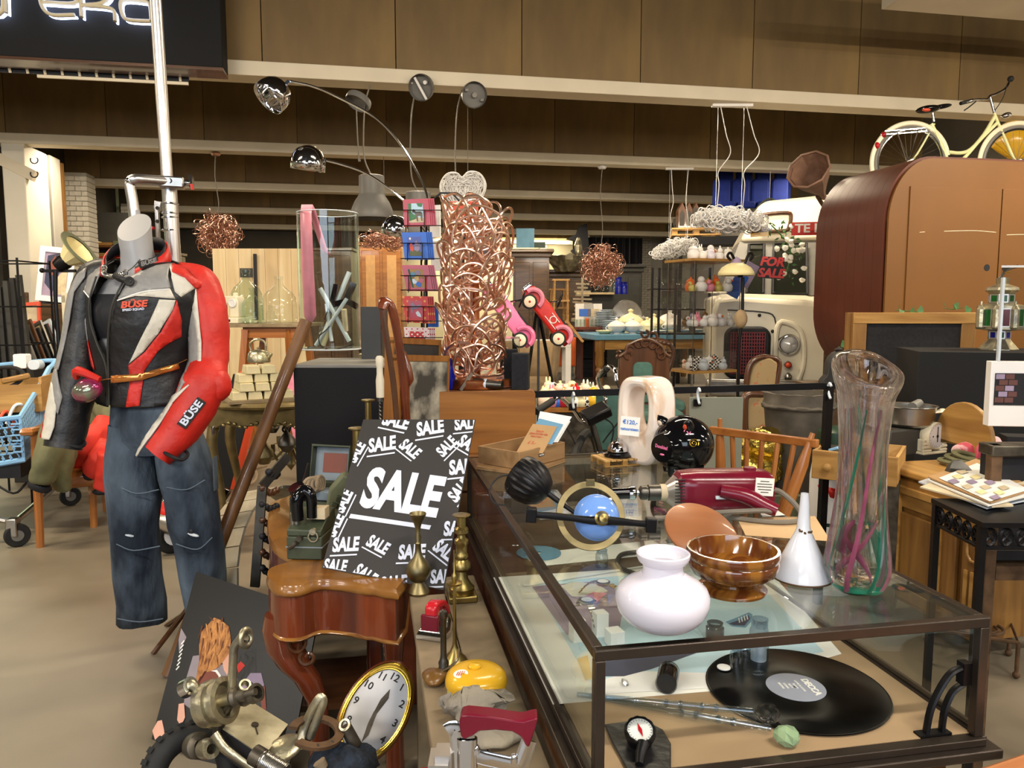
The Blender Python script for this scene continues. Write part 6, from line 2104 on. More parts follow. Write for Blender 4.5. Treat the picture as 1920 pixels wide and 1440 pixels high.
# auger, brass horn, dish
t=T('wood_auger','hand auger with pale turned wooden handle before the black plinth','auger',(0,0,0))
DA=2.28
o=W(713,745,DA)
MB().lathe([(.008,-.002),(.0115,.0),(.0125,.05),(.0095,.07),(.0095,.09),(.012,.1),(.012,.118),(.008,.124),(0,.125)],24,p=o).o('handle','rimwood',t)
MB().cyl(o-V((0,0,.012)),o,.0105,n=16).o('ferrule','darksteel',t)
m=MB()
for k in(0,pi):
 m.tube([o+V((.0035*cos(i*.8+k),.0035*sin(i*.8+k),-.012-.003*i))for i in range(60)],.0028,5)
m.o('twist_bit','darksteel',t)
base=o-V((0,0,.19))
MB().cyl(base,V((base.x,base.y,0)),.012,n=10).o('shaft','darksteel',t)
for px,y0,y1,D_,rt,rs,nm,lab in((690,749,790,2.3,13,5.5,'brass_horn_stick','brass candlestick with flat drip pan peeking above the sale sign'),(670,802,830,2.3,17,9,'brass_dish_stand','wide brass dish on wooden stem at the sale sign corner')):
 o=W(px,y0,D_)
 s=D_/1440
 h_=o.z-.62
 MB().lathe([(0,-.003),(rt*s,0),(rt*s,-.003),(rs*s,-.008),(rs*s*1.1,-h_*.2),(rs*s*.8,-h_*.5),(rs*s,-h_*.8),(rt*s*1.2,-h_),(0,-h_)],28).th(nm,lab,'candlestick','brass',o)
 # curved mirror stand
t=T('dressing_mirror','dark mahogany swing mirror frame seen edge on','mirror',(0,0,0))
DM2=2.45
MB().tube([W(x,y,DM2-.1*(1-i/6))for i,(x,y)in enumerate(((716,580),(722,566),(733,575),(744,620),(754,690),(760,760),(762,820)))],[.012,.022,.026,.024,.024,.026,.026],12,k=5,flat=.55,up=(1,0,0)).o('frame','mahog',t)
MB().tube([W(x,y,DM2-.16)for x,y in((717,582),(726,640),(738,720),(745,800))],.009,8,k=4).o('frame_edge','walnut',t)
MB().tube([W(753,660,DM2),W(760,690,DM2),W(763,712,DM2),W(758,726,DM2),W(757,830,DM2)],[.014,.02,.022,.018,.02],12,k=4).o('post','mahog',t)
MB().sph(W(760,741,DM2-.03),.007,12).o('screw','chrome',t)
z0=W(757,830,DM2)
MB().box((z0.x+.02,z0.y+.06,.35),(.3,.24,.7)).o('base','mahog',t,bev=.01)
# ---- oak cabinet (harmonium top) with copper curl lamp
DO=2.62
o,L,L2=frame_at(812,735,DO)
yaw=0
t=T('oak_cabinet','oak cabinet with high front board behind the display case','cabinet',(o.x,o.y,0))
R0x=W(1012,735,DO).x-o.x
zt,zlo=o.z,W(900,853,DO).z
MB().prism([(0,zlo),(R0x,zlo),(R0x,zt-.012),(R0x-.012,zt),(0,zt)],.018,p=(0,.009,0)).o('front_board','oak',t,bev=.002)
sideA=W(760,662,DO+.55)-V((o.x,o.y,0))
MB().prism([(0,zlo),(.6,zlo),(.6,sideA.z+.02),(.2,zt+.1),(.12,zt+.06),(.09,zt+.0),(0,zt)],.018,p=(.0,.018,0),r=(0,0,98)).o('side_board','oak',t,bev=.002)
MB().b2((R0x-.018,.018,zlo),(R0x,.5,zt-.021)).o('side_board','oak',t)
MB().b2((.0,.0,0),(R0x+.1,.5,zlo-.012)).o('body','darkoak',t)
MB().b2((-.05,-.03,zlo-.012),(R0x+.03,.52,zlo)).o('ledge','oak',t,bev=.003)
for a,b in((0.0,.47),(.48,1)):
 MB().b2((R0x*a,-.012,zlo-.13),(R0x*b,.0,zlo-.02)).o('drawer','darkoak',t,bev=.003)
MB().b2((-.0,.02,zt-.02),(R0x,.5,zt-.004)).o('top_shelf','oak',t)
SZ=zt-.002
MB().prism([(0,.55),(R0x+.16,.55),(R0x+.22,.6),(R0x+.16,.68),(R0x,.72),(0,.72)],.02,p=(0,.22,0)).o('music_shelf','chairwoodx',t)
# picture frames leaning in the left side
for i,(x,dy,lab)in enumerate(((770,.1,'dark unframed canvas leaning against the oak cabinet side'),(786,.0,'mouldy framed canvas leaning in front of the dark one'))):
 q=W(x,700,DO+dy-.08)
 f_=T('old_canvas',lab,'picture',(q.x,q.y,q.z-.25),(0,4,YD+62))
 MB().b2((-.14,-.012,0),(.14,.012,.36-.06*i)).o('canvas','mould' if i else 'dkgrey',f_)
 MB().b2((-.145,-.016,-.005),(-.135,.016,.36-.06*i)).b2((.135,-.016,-.005),(.145,.016,.36-.06*i)).b2((-.145,-.016,.35-.06*i),(.145,.016,.37-.06*i)).o('frame','oakz',f_)
 # copper curl lamp
p=Zp(893,728,SZ)
p=W(893,722,DO+.22)
p.z=SZ
t=T('copper_curl_lamp','tall table lamp of wildly curled copper tube','table lamp',p)
s=dep(p)/FPX
MB().lathe([(0,0),(.138,0),(.14,.004),(.14,.03),(.136,.034),(0,.034)],56).o('base','copperbase',t)
Hc=W(893,372,DO+.22).z-SZ
MB().lathe([(.016,.03),(.016,.12),(.022,.13),(.024,.16),(.016,.18),(.013,.2),(.013,Hc*.55),(.018,Hc*.57),(.018,Hc*.65),(0,Hc*.66)],20).o('stem','copperbase',t)
MB().sph((.02,0,Hc*.72),.028,14).o('bulb','opal',t)
random.seed(21)
for strand in range(11):
 pts=[]
 a,z=rnd(0,6.28),rnd(.08,Hc*.95)
 da,dz_=rnd(.5,.9)*random.choice((-1,1)),0
 cx_,cy_=.105*cos(a),.105*sin(a)
 for i in range(9):
  ax_,zz=rnd(0,6.28),rnd(.085,Hc-.06)
  if i:
   a+=rnd(.6,1.5)*random.choice((-1,1))
   z=min(Hc-.05,max(.09,z+rnd(-.13,.13)))
  c=V((.1*cos(a),.1*sin(a),z))
  u=V((-sin(a)*rnd(.6,1),cos(a)*rnd(.6,1),rnd(-.6,.6))).normalized()
  v_=V((cos(a)*rnd(.1,.5),sin(a)*rnd(.1,.5),rnd(.6,1.1)))
  v_=(v_-u*v_.dot(u)).normalized()
  rr_=rnd(.035,.078)
  ph=rnd(0,6)
  for j in range(9):
   b=ph+2*pi*j/8*random.choice((1,1))
   pts.append(c+u*(rr_*cos(b))+v_*(rr_*sin(b)))
 pts=[q if q.xy.length<.165 else V((q.x*.165/q.xy.length,q.y*.165/q.xy.length,q.z))for q in pts]
 pts=[V((q.x,q.y,min(Hc,max(.045,q.z))))for q in pts]
 MB().tube(pts,.0048,7,k=4).o('copper_strand','copper',t)
for i in range(3):
 a=R_(110+50*i)
 MB().cyl((.03*cos(a),.03*sin(a),.03),(.03*cos(a),.03*sin(a),Hc*.9),.007,n=10).o('upright','copper',t)
 # things on the oak shelf
q=W(832,690,DO+.12)
MB().lathe([(0,0),(.035,0),(.042,.04),(.04,.08),(.028,.11),(0,.118)],28).th('cobalt_glass','cobalt blue glass dome beside the copper lamp base','glass','cobalt',(q.x,q.y,SZ))
q=W(912,720,DO+.1)
t=T('handheld_torch','grey ringed metal torch lying behind the oak front board','torch',(q.x,q.y,SZ+.019),(0,0,-30))
MB().lathe([(0,-.06),(.014,-.06),(.016,-.02),(.018,.0),(.021,.03),(.021,.045),(0,.045)],24,r=(0,-88,0)).o('body','darksteel',t)
MB().lathe([(.0185,-.004),(.0195,0),(.0195,.006),(.0185,.008)],24,r=(0,-88,0)).o('ring','china',t)
q=W(868,728,DO+.08)
MB().bar((q.x-.01,q.y,SZ),W(886,698,DO+.1),.008,.012).th('steel_bracket','flat steel bracket standing behind the oak board','arm','steel')
q=W(953,700,DO+.16)
aw,ah=42*s,W(953,634,DO+.16).z-SZ
t=T('acrylic_box','clear acrylic display box standing before the copper lamp','display box',(q.x,q.y,SZ),(0,0,YD))
m=MB()
m.b2((-aw/2,-.045,0),(-aw/2+.003,.045,ah)).b2((aw/2-.003,-.045,0),(aw/2,.045,ah)).b2((-aw/2,-.045,0),(aw/2,-.042,ah)).b2((-aw/2,.042,0),(aw/2,.045,ah))
m.o('wall','acryl',t)
MB().b2((-aw/2,-.045,ah),(aw/2,.045,ah+.004)).o('lid','acryl',t)
for i,(px,y0,w_,lab)in enumerate(((958,655,22,'taller black speaker column behind the acrylic box'),(976,662,30,'front black speaker column on the oak cabinet'))):
 q=W(px,700,DO+.2-.1*i)
 h_=W(px,y0,DO+.2-.1*i).z-SZ
 t=T('speaker_column',lab,'speaker',(q.x,q.y,SZ),(0,0,YD-8))
 MB().b2((-w_*s/2,-.03,0),(w_*s/2,.03,h_)).o('cabinet','blackspeck',t,bev=.002)
 MB().b2((-w_*s/2+.003,-.033,.004),(w_*s/2-.003,-.03,h_-.004)).o('grille','velvet',t)
 # ---- greeting card rack
DC=3.25
o,L,L2=frame_at(785,700,DC)
t=T('card_rack','black wire greeting card rack with five tiers','card rack',(o.x,o.y,0),(0,0,YD))
Z1=V((0,0,o.z))
for x in(786,796):
 MB().cyl((L(x,700).x,.06,0),L(x,378)+Z1+V((0,.06,0)),.004,n=8).o('upright','blackmetal',t)
MB().tube([L(812,374,.06)+Z1,L(826,362,.06)+Z1,L(848,362,.06)+Z1,L(862,378,.06)+Z1],.004,6).tube([L(812,378,.06)+Z1,L(790,380,.06)+Z1],.004,6).o('top_hoop','blackmetal',t)
MB().lathe([(0,0),(.12,0),(.12,.02),(.02,.03),(0,.03)],28,p=(L(790,700).x,.08,0)).o('base','blackmetal',t)
rows=[((755,374),(803,372),(808,424),(758,425),'redgloss','paleblue','red greeting cards with a dark horse picture on the top tier'),((753,436),(799,435),(804,487),(759,487),'bluecard','cobalt','blue greeting cards with orange and purple animals on the second tier'),((753,497),(803,497),(812,546),(763,546),'redgloss','kraft','red greeting cards with a patchwork picture on the third tier'),((754,555),(802,556),(806,607),(760,604),'dotorange','redgloss','orange dotted greeting cards with a grey cat picture on the fourth tier'),((757,613),(805,615),(808,662),(762,658),'dotpink','dotred','pale dotted greeting cards with a red panel on the lowest tier')]
for r_i,(a,b,c,d,m1,m2,lab)in enumerate(rows):
 wr=MB()
 ya,yb=(a[1]*.6+d[1]*.4),d[1]-8
 for y in(a[1]+20,d[1]-2):
  wr.tube([L(a[0]-2,y,-.02)+Z1,L(b[0]-2,y,-.02)+Z1,L(b[0]+26,y,.03)+Z1],.0022,5)
 for x in((a[0]+d[0])/2+8,(b[0]+c[0])/2-10):
  wr.tube([L(x,a[1]+20,-.022)+Z1,L(x,d[1]+1,-.022)+Z1,L(x,d[1]+2,.05)+Z1],.0022,5)
 wr.o('wire_pocket','blackmetal',t)
 for j in range(4):
  dx,dy=3.6*j,.012*j
  q=[W(x+dx,y,DC+dy)for x,y in(a,b,c,d)]
  cc=sum(q,V())/4
  e=T('greeting_card',lab.replace(' cards',' card').replace('tier','tier, '+('foremost','second','third','rearmost')[j]),'greeting card',cc,(0,0,0),'greeting cards tier %d'%(r_i+1))
  pp=[v-cc for v in q]
  bk_=[v+FW*.004 for v in pp]
  MB().add(pp+bk_,[(0,1,2,3),(7,6,5,4),(0,4,5,1),(1,5,6,2),(2,6,7,3),(3,7,4,0)]).o('envelope',m1,e,smooth=False)
  if j==0:
   def cp(u,v,k=1):
    return(pp[0].lerp(pp[1],u)).lerp(pp[3].lerp(pp[2],u),v)-FW*.0008*k
   def art2(mt,uv,k=1):
    return MB().add([cp(u,v,k)for u,v in uv],[tuple(range(len(uv)))]).o('picture',mt,e,smooth=False)
   art2(m2,[(.2,.16),(.76,.16),(.76,.86),(.2,.86)])
   if r_i==0:
    art2('green',[(.2,.16),(.32,.16),(.3,.5),(.5,.62),(.5,.72),(.2,.8)],2)
    art2('green',[(.52,.16),(.76,.16),(.72,.3),(.58,.28)],2)
    art2('sand',[(.2,.78),(.5,.66),(.76,.7),(.76,.86),(.2,.86)],2)
    art2('greasy',[(.34,.42),(.4,.36),(.44,.42),(.48,.46),(.68,.46),(.72,.56),(.7,.8),(.66,.8),(.64,.62),(.54,.62),(.54,.82),(.5,.82),(.46,.6),(.4,.48),(.35,.5)],3)
   elif r_i==1:
    art2('mildew',[(.22,.7),(.5,.62),(.74,.72),(.74,.86),(.22,.86)],2)
    art2('orangered',[(.28,.66),(.26,.5),(.32,.38),(.38,.42),(.42,.6),(.38,.7)],3)
    art2('mauve',[(.44,.64),(.5,.36),(.58,.3),(.64,.44),(.7,.38),(.68,.62),(.56,.7)],3)
    art2('white',[(.28,.2),(.33,.18),(.36,.23),(.33,.28),(.28,.26)],3)
   elif r_i==2:
    for u,v,mt in((.36,.36,'bluetop'),(.56,.3,'mauve'),(.48,.5,'yellow'),(.36,.62,'china'),(.62,.58,'redgloss'),(.5,.74,'bluecard')):
     art2(mt,[(u+.11*cos(i*1.05),v+.11*sin(i*1.05))for i in range(6)],3)
    art2('teal',[(.2,.16),(.26,.16),(.3,.86),(.24,.86)],3)
   elif r_i==3:
    art2('mauve',[(.3,.28),(.4,.24),(.48,.36),(.66,.3),(.7,.36),(.5,.48),(.36,.5),(.34,.64),(.3,.6)],3)
    art2('china',[(.46,.62),(.56,.54),(.66,.66),(.68,.78),(.52,.74)],3)
    # orange and white boxes behind the rack
q=W(866,404,DC+.35)
MB().box((0,0,0),(.15,.06,.12)).th('orange_box','orange carton standing high behind the copper lamp','box','orangered',q,(0,0,YD),bev=.002)
MB().bar((q.x,q.y+.04,0),(q.x,q.y+.04,q.z-.06),.03).th('box_stand','thin black stand holding the orange carton','stand','blackmetal')
for i,(px,py,h_,lab)in enumerate(((816,415,.14,'white price card strip beside the horse cards'),(818,480,.13,'white carton card beside the blue cards'),(812,592,.1,'blue card with white flower beside the dotted cards'))):
 q=W(px,py,DC+.2-.02*i)
 MB().box((0,0,0),(.05,.01,h_)).th('hanging_card',lab,'card','bluecard' if i==2 else 'paper',q,(0,0,YD-20))
 # ================================================================== left background
 # plywood panel
o,L,L2=frame_at(490,575,8.2)
q0,q1=L(398,466),L(570,470)
t=T('plywood_panel','big pale plywood panel standing behind the demijohns','panel',(o.x,o.y,0),(0,0,YD))
for i in range(7):
 x0=q0.x+(q1.x-q0.x)*i/7
 MB().b2((x0,0,.3),(x0+(q1.x-q0.x)/7-.003,.03,o.z+q0.z)).o('board','plywood',t)
MB().b2((L(450,500).x,-.01,o.z+L(457,520).z),(L(474,500).x,-.002,o.z+L(457,503).z)).o('cutout','dkgrey',t)
MB().bar(L(478,476,-.06)+V((0,0,o.z)),L(481,600,-.06)+V((0,0,o.z)),.03,.03).o('post','black',t)
for x in(.05,1):
 MB().b2((q0.x+(q1.x-q0.x)*x-.05,.03,0),(q0.x+(q1.x-q0.x)*x,.07,.5)).o('leg','pine',t)
 # trestle table
DT=6.4
o,L,L2=frame_at(450,607,DT)
t=T('trestle_table','high wooden trestle table carrying demijohns and a sewing machine','table',(o.x,o.y,0),(0,0,YD))
xa,xb=L(404,607).x,L(566,607).x
MB().b2((xa-.3,0,o.z-.03),(xb,.75,o.z)).o('tabletop','oldplank',t,bev=.004)
MB().b2((L(450,610).x,.06,o.z-.12),(L(552,610).x,.1,o.z-.03)).o('rail','chairwoodx',t)
for a,b,dy in((455,432,.06),(455,470,.12),(537,545,.08),(452,424,.6),(540,560,.6)):
 MB().bar((L(a,610).x,dy,o.z-.05),(L(b,700).x*1.02,dy-.02,0),.06,.05).o('leg','chairwood',t)
TT=o.z+.001
def top_at(px,dy):
 q=W(px,607,DT+dy)
 return V((q.x,q.y,TT))
def demijohn(px,dy,hw,h_,mt,label):
 p=top_at(px,dy)
 s=(DT+dy)/1440
 r_=hw*s
 H_=h_*s
 t=T('demijohn',label,'bottle',p)
 MB().lathe([(0,0),(r_*.9,0),(r_,H_*.08),(r_*1.02,H_*.35),(r_*.97,H_*.52),(r_*.75,H_*.66),(r_*.4,H_*.76),(r_*.24,H_*.82),(r_*.2,H_*.93),(r_*.26,H_*.94),(r_*.26,H_),(r_*.16,H_)],36).o('body',mt,t)
 return t
demijohn(464,.45,30,98,'greenjar','large green glass demijohn behind the sewing machine')
demijohn(525,.3,32,86,'jarglass','wide clear glass demijohn near the pink tie')
demijohn(474,.1,20,66,'greenjar','smaller slim green demijohn next to the sewing machine')
p=top_at(508,.08)
MB().lathe([(0,0),(.055,0),(.06,.03),(.03,.1),(.018,.13),(.02,.15),(.014,.15)],24).th('glass_flask','small clear conical flask between the demijohns','flask','jarglass',p)
q=top_at(438,.15)
t=T('sewing_machine','cream portable sewing machine with teal side plate','sewing machine',q,(0,0,YD-14))
MB().b2((-.22,-.09,0),(.1,.09,.05)).o('bed','cream',t,bev=.008)
MB().prism([(.0,.05),(.09,.05),(.085,.18),(.07,.23),(-.2,.23),(-.22,.2),(-.2,.16),(.0,.16)],.12).o('arm','cream',t,bev=.012)
MB().b2((-.1,-.062,.06),(-.015,-.058,.155)).o('side_plate','teal',t)
MB().lathe([(0,0),(.035,0),(.037,.012),(.028,.016),(.024,.012),(0,.012)],28,p=(.04,-.06,.17),r=(90,0,0)).o('stitch_dial','white',t)
MB().lathe([(0,0),(.02,0),(.022,.02),(.012,.03),(0,.03)],18,p=(.03,0,.228)).o('spool_knob','cream',t)
MB().b2((-.02,-.094,.014),(.03,-.088,.034)).o('badge','black',t)
MB().cyl((-.18,-.02,.06),(-.18,-.02,.16),.01,n=10).o('needle_bar','chrome',t)
# gold console with bricks, kettle, funnel
DG=4.1
gz=W(480,748,DG).z
p0=Zp(480,756,gz)
t=T('console_table','antique console table with carved scalloped gilt apron','table',(p0.x,p0.y,0),(0,0,YD))
s=DG/1440
tp=[(x*s,y)for x,y in((-95,.25),(-90,.05),(-60,-.02),(-20,-.05),(30,-.04),(70,.0),(95,.1),(100,.35),(-95,.35))]
m=MB()
n=len(tp)
m.loft([[V((x,y,gz-.03))for x,y in tp],[V((x*1.02,y-.005,gz-.018))for x,y in tp],[V((x*1.01,y,gz-.006))for x,y in tp],[V((x*.99,y+.004,gz))for x,y in tp]])
m.o('tabletop','gold_leaf',t)
ap=[(-88,gz-.03),(90,gz-.03),(90,gz-.1),(70,gz-.13),(40,gz-.115),(20,gz-.145),(-5,gz-.12),(-35,gz-.13),(-60,gz-.11),(-80,gz-.14),(-88,gz-.12)]
MB().prism([(x*s,z)for x,z in ap],.03,p=(0,.02,0)).o('apron','gold_leaf',t,bev=.006)
m=MB()
for i in range(14):
 x=(-60+10*i)*s
 m.sph((x,.0,gz-.115+.012*sin(i*1.3)),(.012,.01,.009),8)
m.o('carving','oldbrass',t)
for x,y in((-84,.06),(84,.1),(-84,.32),(84,.32)):
 MB().tube([(x*s,y,gz-.1),(x*s*1.05,y-.02,gz*.7),(x*s*.9,y,gz*.35),(x*s*1.0,y-.02,0)],[.03,.028,.018,.022],10,k=4).o('leg','gold_leaf',t)
M_=t.matrix_basis
tray=MB().box((-.02,.12,gz+.009),(.34,.26,.016),(0,0,28))
tray.th('brick_tray','shallow wooden tray under the cream brick stack','tray','oldplank',p0*1-V((0,0,0))if False else(p0.x,p0.y,0),(0,0,YD))
br0=None
lay=[(4,3),(3,3),(3,2),(2,2)]
for li,(nx,ny)in enumerate(lay):
 for i in range(nx):
  for j in range(ny):
   e=Euler((0,0,R_(28))).to_matrix()@V(((i-(nx-1)/2)*.078,(j-(ny-1)/2)*.078+.0,0))
   q=V((p0.x,p0.y,0))+Matrix.Rotation(R_(YD),3,'Z')@(V((-.02,.12,gz+.0175+.043*li))+e)
   lab='cream brick, %s layer of the stack, %s from the left, %s row'%(('lowest','second','third','top')[li],('first','second','third','fourth')[i],('front','middle' if ny>2 else 'rear','rear')[j])
   if br0 is None:
    br0=MB().loft([[V((sx*.037,sy*.036,0))for sx,sy in((-1,-1),(1,-1),(1,1),(-1,1))],[V((sx*.031,sy*.03,.042))for sx,sy in((-1,-1),(1,-1),(1,1),(-1,1))]]).th('mould_brick',lab,'brick','goldbrick',q,(0,0,YD+28),'cream bricks of the %s layer'%('lowest','second','third','top')[li],bev=.003)
   else:
    c=dup(br0,q,(0,0,YD+28+rnd(-2,2)),lab)
    c['group']='cream bricks of the %s layer'%('lowest','second','third','top')[li]
top4=gz+.0175+.043*4+.001
q=W(485,662,DG+.1)
t=T('tin_kettle','small dull tin kettle on top of the brick stack','kettle',(q.x,q.y,top4),(0,0,YD))
MB().lathe([(0,0),(.06,0),(.062,.01),(.055,.05),(.045,.062),(.02,.068),(.008,.07),(.01,.08),(0,.082)],28).o('body','steelworn',t)
MB().tube([(-.04,0,.06),(-.045,0,.1),(-.01,0,.125),(.035,0,.11),(.04,0,.06)],.006,8,k=5,flat=1.8).o('handle','steelworn',t)
MB().tube([(.05,-.01,.02),(.078,-.02,.05)],[.014,.007],10).o('spout','steelworn',t)
q=W(527,748,DG-.06)
MB().lathe([(.042,0),(.008,.105),(.004,.13),(.002,.13)],32).th('brass_funnel','shiny brass funnel standing before the brick stack','funnel','brass',(q.x,q.y,gz+.001))
# lamp parts and chandelier under the console
for i,(px,py,r_,mt,lab)in enumerate(((495,852,.055,'oldbrass','round dark brass globe among lamp parts under the console'),(538,830,.05,'darksteel','grey glass bell shade under the console table'),(512,800,.035,'darksteel','small pewter urn under the console table'))):
 q=W(px,py,DG+.05)
 MB().lathe([(0,-r_),(r_*.5,-r_*.95),(r_,-r_*.2),(r_*.9,r_*.4),(r_*.4,r_),(r_*.2,r_*1.4),(r_*.3,r_*1.8),(0,r_*1.9)],24).th('lamp_part',lab,'lamp part',mt,(q.x,q.y,max(r_,q.z)))
MB().tube([W(x,y,DG+.05)for x,y in((520,790),(528,780),(536,790),(530,806),(540,812),(545,800))],.006,6,k=5).th('iron_scroll','curled black iron scroll hanging under the console table','ironwork','blackmetal')
t=T('chandelier','old brass chandelier lying under the console table','chandelier',(0,0,0))
for i in range(6):
 a=2*pi*i/6
 c=W(545,850,DG+.25)
 MB().tube([c+V((.02*cos(a),.02*sin(a),.04)),c+V((.1*cos(a),.1*sin(a),-.03)),c+V((.16*cos(a),.16*sin(a),.03))],.008,6,k=4).lathe([(0,0),(.028,.006),(.012,.01),(.012,.05),(0,.05)],12,p=c+V((.16*cos(a),.16*sin(a),.03))).o('arm','oldbrass',t)
MB().lathe([(0,-.1),(.03,-.06),(.015,0),(.035,.04),(.01,.1),(0,.12)],16,p=W(545,850,DG+.25)).o('body','oldbrass',t)
m=MB().tube([V((p.x,p.y,.03))for p in(Zp(425,905,0),Zp(445,880,0),Zp(480,892,0),Zp(470,915,0),Zp(430,900,0),Zp(500,880,0))],.012,6,k=6)
m.th('rope_coil','grey rope lying in loops under the console table','rope','rope')
# boards and black case left of the console
for i,(px,py,a,mt,lab)in enumerate(((428,690,16,'blackspeck','black flat case leaning behind the brick stack'),(445,670,14,'orangered','orange folder board standing under the trestle table'),(555,660,-10,'pinkcloth','pale pink board standing at the trestle end'))):
 q=W(px,py,5.2+.2*i)
 MB().box((0,0,.42),(.16 if i!=2 else .09,.04,.84),(0,a,0)).th('flat_case',lab,'board',mt,(q.x,q.y,.0),(0,0,YD))
 # photo lamp, picture, frames at far left
o,L,L2=frame_at(135,575,5.3)
t=T('stage_spotlight','vintage spotlight with cream shade on black iron stand','floor lamp',(o.x,o.y,0),(0,0,YD))
Zz=V((0,0,o.z))
MB().tube([L(104,507)+Zz,L(104,560)+Zz,L(114,690)+Zz,V((L(114,690).x,0,0))],.014,8).o('stand','blackmetal',t)
MB().bar(L(78,508)+Zz,L(142,508)+Zz,.02,.02).o('cross_bar','blackmetal',t)
MB().sph(L(79,507)+Zz,.018,10).o('wing_nut','blackmetal',t)
MB().at(L(115,495)+Zz,(0,54,0)).lathe([(0,-.03),(.045,-.03),(.055,.03),(.05,.05)],24).o('lamp_house','blackmetal',t)
MB().at(L(115,495)+Zz,(0,54,0)).lathe([(.05,.045),(.115,.16)],12).o('shade','creamshade',t,ang=10)
MB().at(L(115,495)+Zz,(0,54,0)).lathe([(.108,.15),(.15,.16),(.15,.168),(.11,.168)],32).o('shade_rim','mildew',t)
o,L,L2=frame_at(105,515,8.5)
t=T('framed_painting','white framed painting leaning by the concrete column','picture',o,(-6,6,YD+8))
wd,hh=.36,.6
MB().ringp(rrect(wd,hh,.002,1),rrect(wd-.11,hh-.12,.002,1),.03).o('frame','white',t)
MB().box((0,.005,0),(wd-.1,.01,hh-.1)).o('painting','mauve',t)
MB().flat([(-.1,.2),(.02,.24),(.05,.1),(-.02,-.2),(-.11,-.1)],(0,-.002,0)).o('painted_shape','navy',t)
MB().flat([(-.08,.1),(-.02,.22),(.0,.02),(-.05,-.02)],(0,-.003,0)).o('painted_shape','guitar',t)
MB().flat([(.02,-.02),(.11,.1),(.12,-.2),(.04,-.22)],(0,-.002,0)).o('painted_shape','sand',t)
MB().box((-.06,.02,-.42),(.34,.03,.9)).th('easel_board','dark tall board behind the white framed painting','board','dkgrey',(o.x+.0,o.y+.1,o.z),(0,0,YD+8))
q=W(105,600,8.5)
MB().b2((-.3,-.1,0),(.35,.3,1.33)).th('low_cupboard','dark low cupboard carrying the white framed painting','cupboard','darkoak',(q.x,q.y,0),(0,0,YD),bev=.01)
o,L,L2=frame_at(90,690,5.6)
t=T('frame_bin','low dark shelf bin holding leaning picture frames','bin',(o.x,o.y,0),(0,0,YD))
MB().b2((-.3,0,0),(.35,.4,o.z)).o('body','charpanel',t,bev=.004)
for i in range(8):
 px=52+9*i
 q=W(px,690,5.62+.03*i)
 hh=(.36,.3,.34,.27,.33,.3,.34,.33)[i]
 e=T('picture_frame',('grey wide frame at the left of the leaning row','thin black frame second in the leaning row','dark brown frame third in the leaning row','short black frame in the middle of the leaning row','silver edged frame fifth in the leaning row','dark frame with pale mount sixth in the leaning row','clear plastic frame with red strip in the leaning row','pink print in thin frame at the right of the row')[i],'picture frame',(q.x,q.y,o.z+.002),(0,-24,YD-20),'picture frames in the bin')
 MB().ringp(rrect(.22,hh,.002,1,(0,hh/2)),rrect(.17,hh-.05,.002,1,(0,hh/2)),.014).o('frame',('grey','black','walnut','black','steel','charpanel','china','black')[i],e)
 MB().box((0,.002,hh/2),(.18,.006,hh-.04)).o('print',('dkgrey','dkgrey','tan','dkgrey','sand','paper','leather_r','pinkcloth')[i],e)
for i,(px,py,lab)in enumerate(((36,570,'brown picture frame with orange edge standing near the wire rack'),(58,588,'orange framed print in front of the brown frame'))):
 q=W(px,py,7-.2*i)
 e=T('framed_print',lab,'picture frame',q,(-8,-4,YD),None)
 MB().ringp(rrect(.17,.2,.002,1),rrect(.12,.14,.002,1),.02).o('frame','rust' if i==0 else 'orangered',e)
 MB().box((0,.004,0),(.13,.006,.15)).o('print','sand',e)
 MB().b2((-.08,.02,-q.z),(.08,.05,-.1)).o('stand','dkgrey',e)
 # black wire rack at the left edge
o,L,L2=frame_at(10,600,5.0)
t=T('wire_rack','tall black wire rack stuffed with dark rods at the left edge','rack',(o.x,o.y,0),(0,0,YD))
for x in(-.28,.1):
 for y in(0,.35):
  MB().cyl((x,y,0),(x,y,o.z+.4),.008,n=6).o('post','blackmetal',t)
for z in(.35,.7,1.05,1.3,o.z+.38):
 MB().tube([(-.28,0,z),(.1,0,z),(.1,.35,z),(-.28,.35,z)],.005,6,closed=True).o('ring','blackmetal',t)
for i in range(9):
 MB().box((-.25+.035*i,.12+.02*(i%3),.85+.02*i),(.03,.03,1.0),(2,3-i*.6,0)).o('rod','charpanel' if i%2 else 'dkgrey',t)
MB().tube([L(38,555)+V((0,0,o.z)),L(40,600)+V((0,0,o.z)),V((L(44,600).x,0,0))],.01,6).o('hook_post','blackmetal',t)
# white slatted chair back near the jacket
o,L,L2=frame_at(124,575,6.6)
t=T('white_chair','old white chair with pierced slats behind the jacket','chair',(o.x,o.y,0),(0,0,YD))
MB().b2((-.04,0,.45),(.0,.03,o.z+.1)).b2((.2,0,.45),(.24,.03,o.z+.1)).b2((-.04,0,o.z+.03),(.24,.03,o.z+.12)).o('backrest','cream',t,bev=.005)
MB().b2((-.06,-.4,.43),(.26,.03,.46)).o('seat','cream',t)
for x in(-.03,.23):
 for y in(-.36,.01):
  MB().bar((x,y,0),(x,y,.43),.035).o('leg','cream',t)
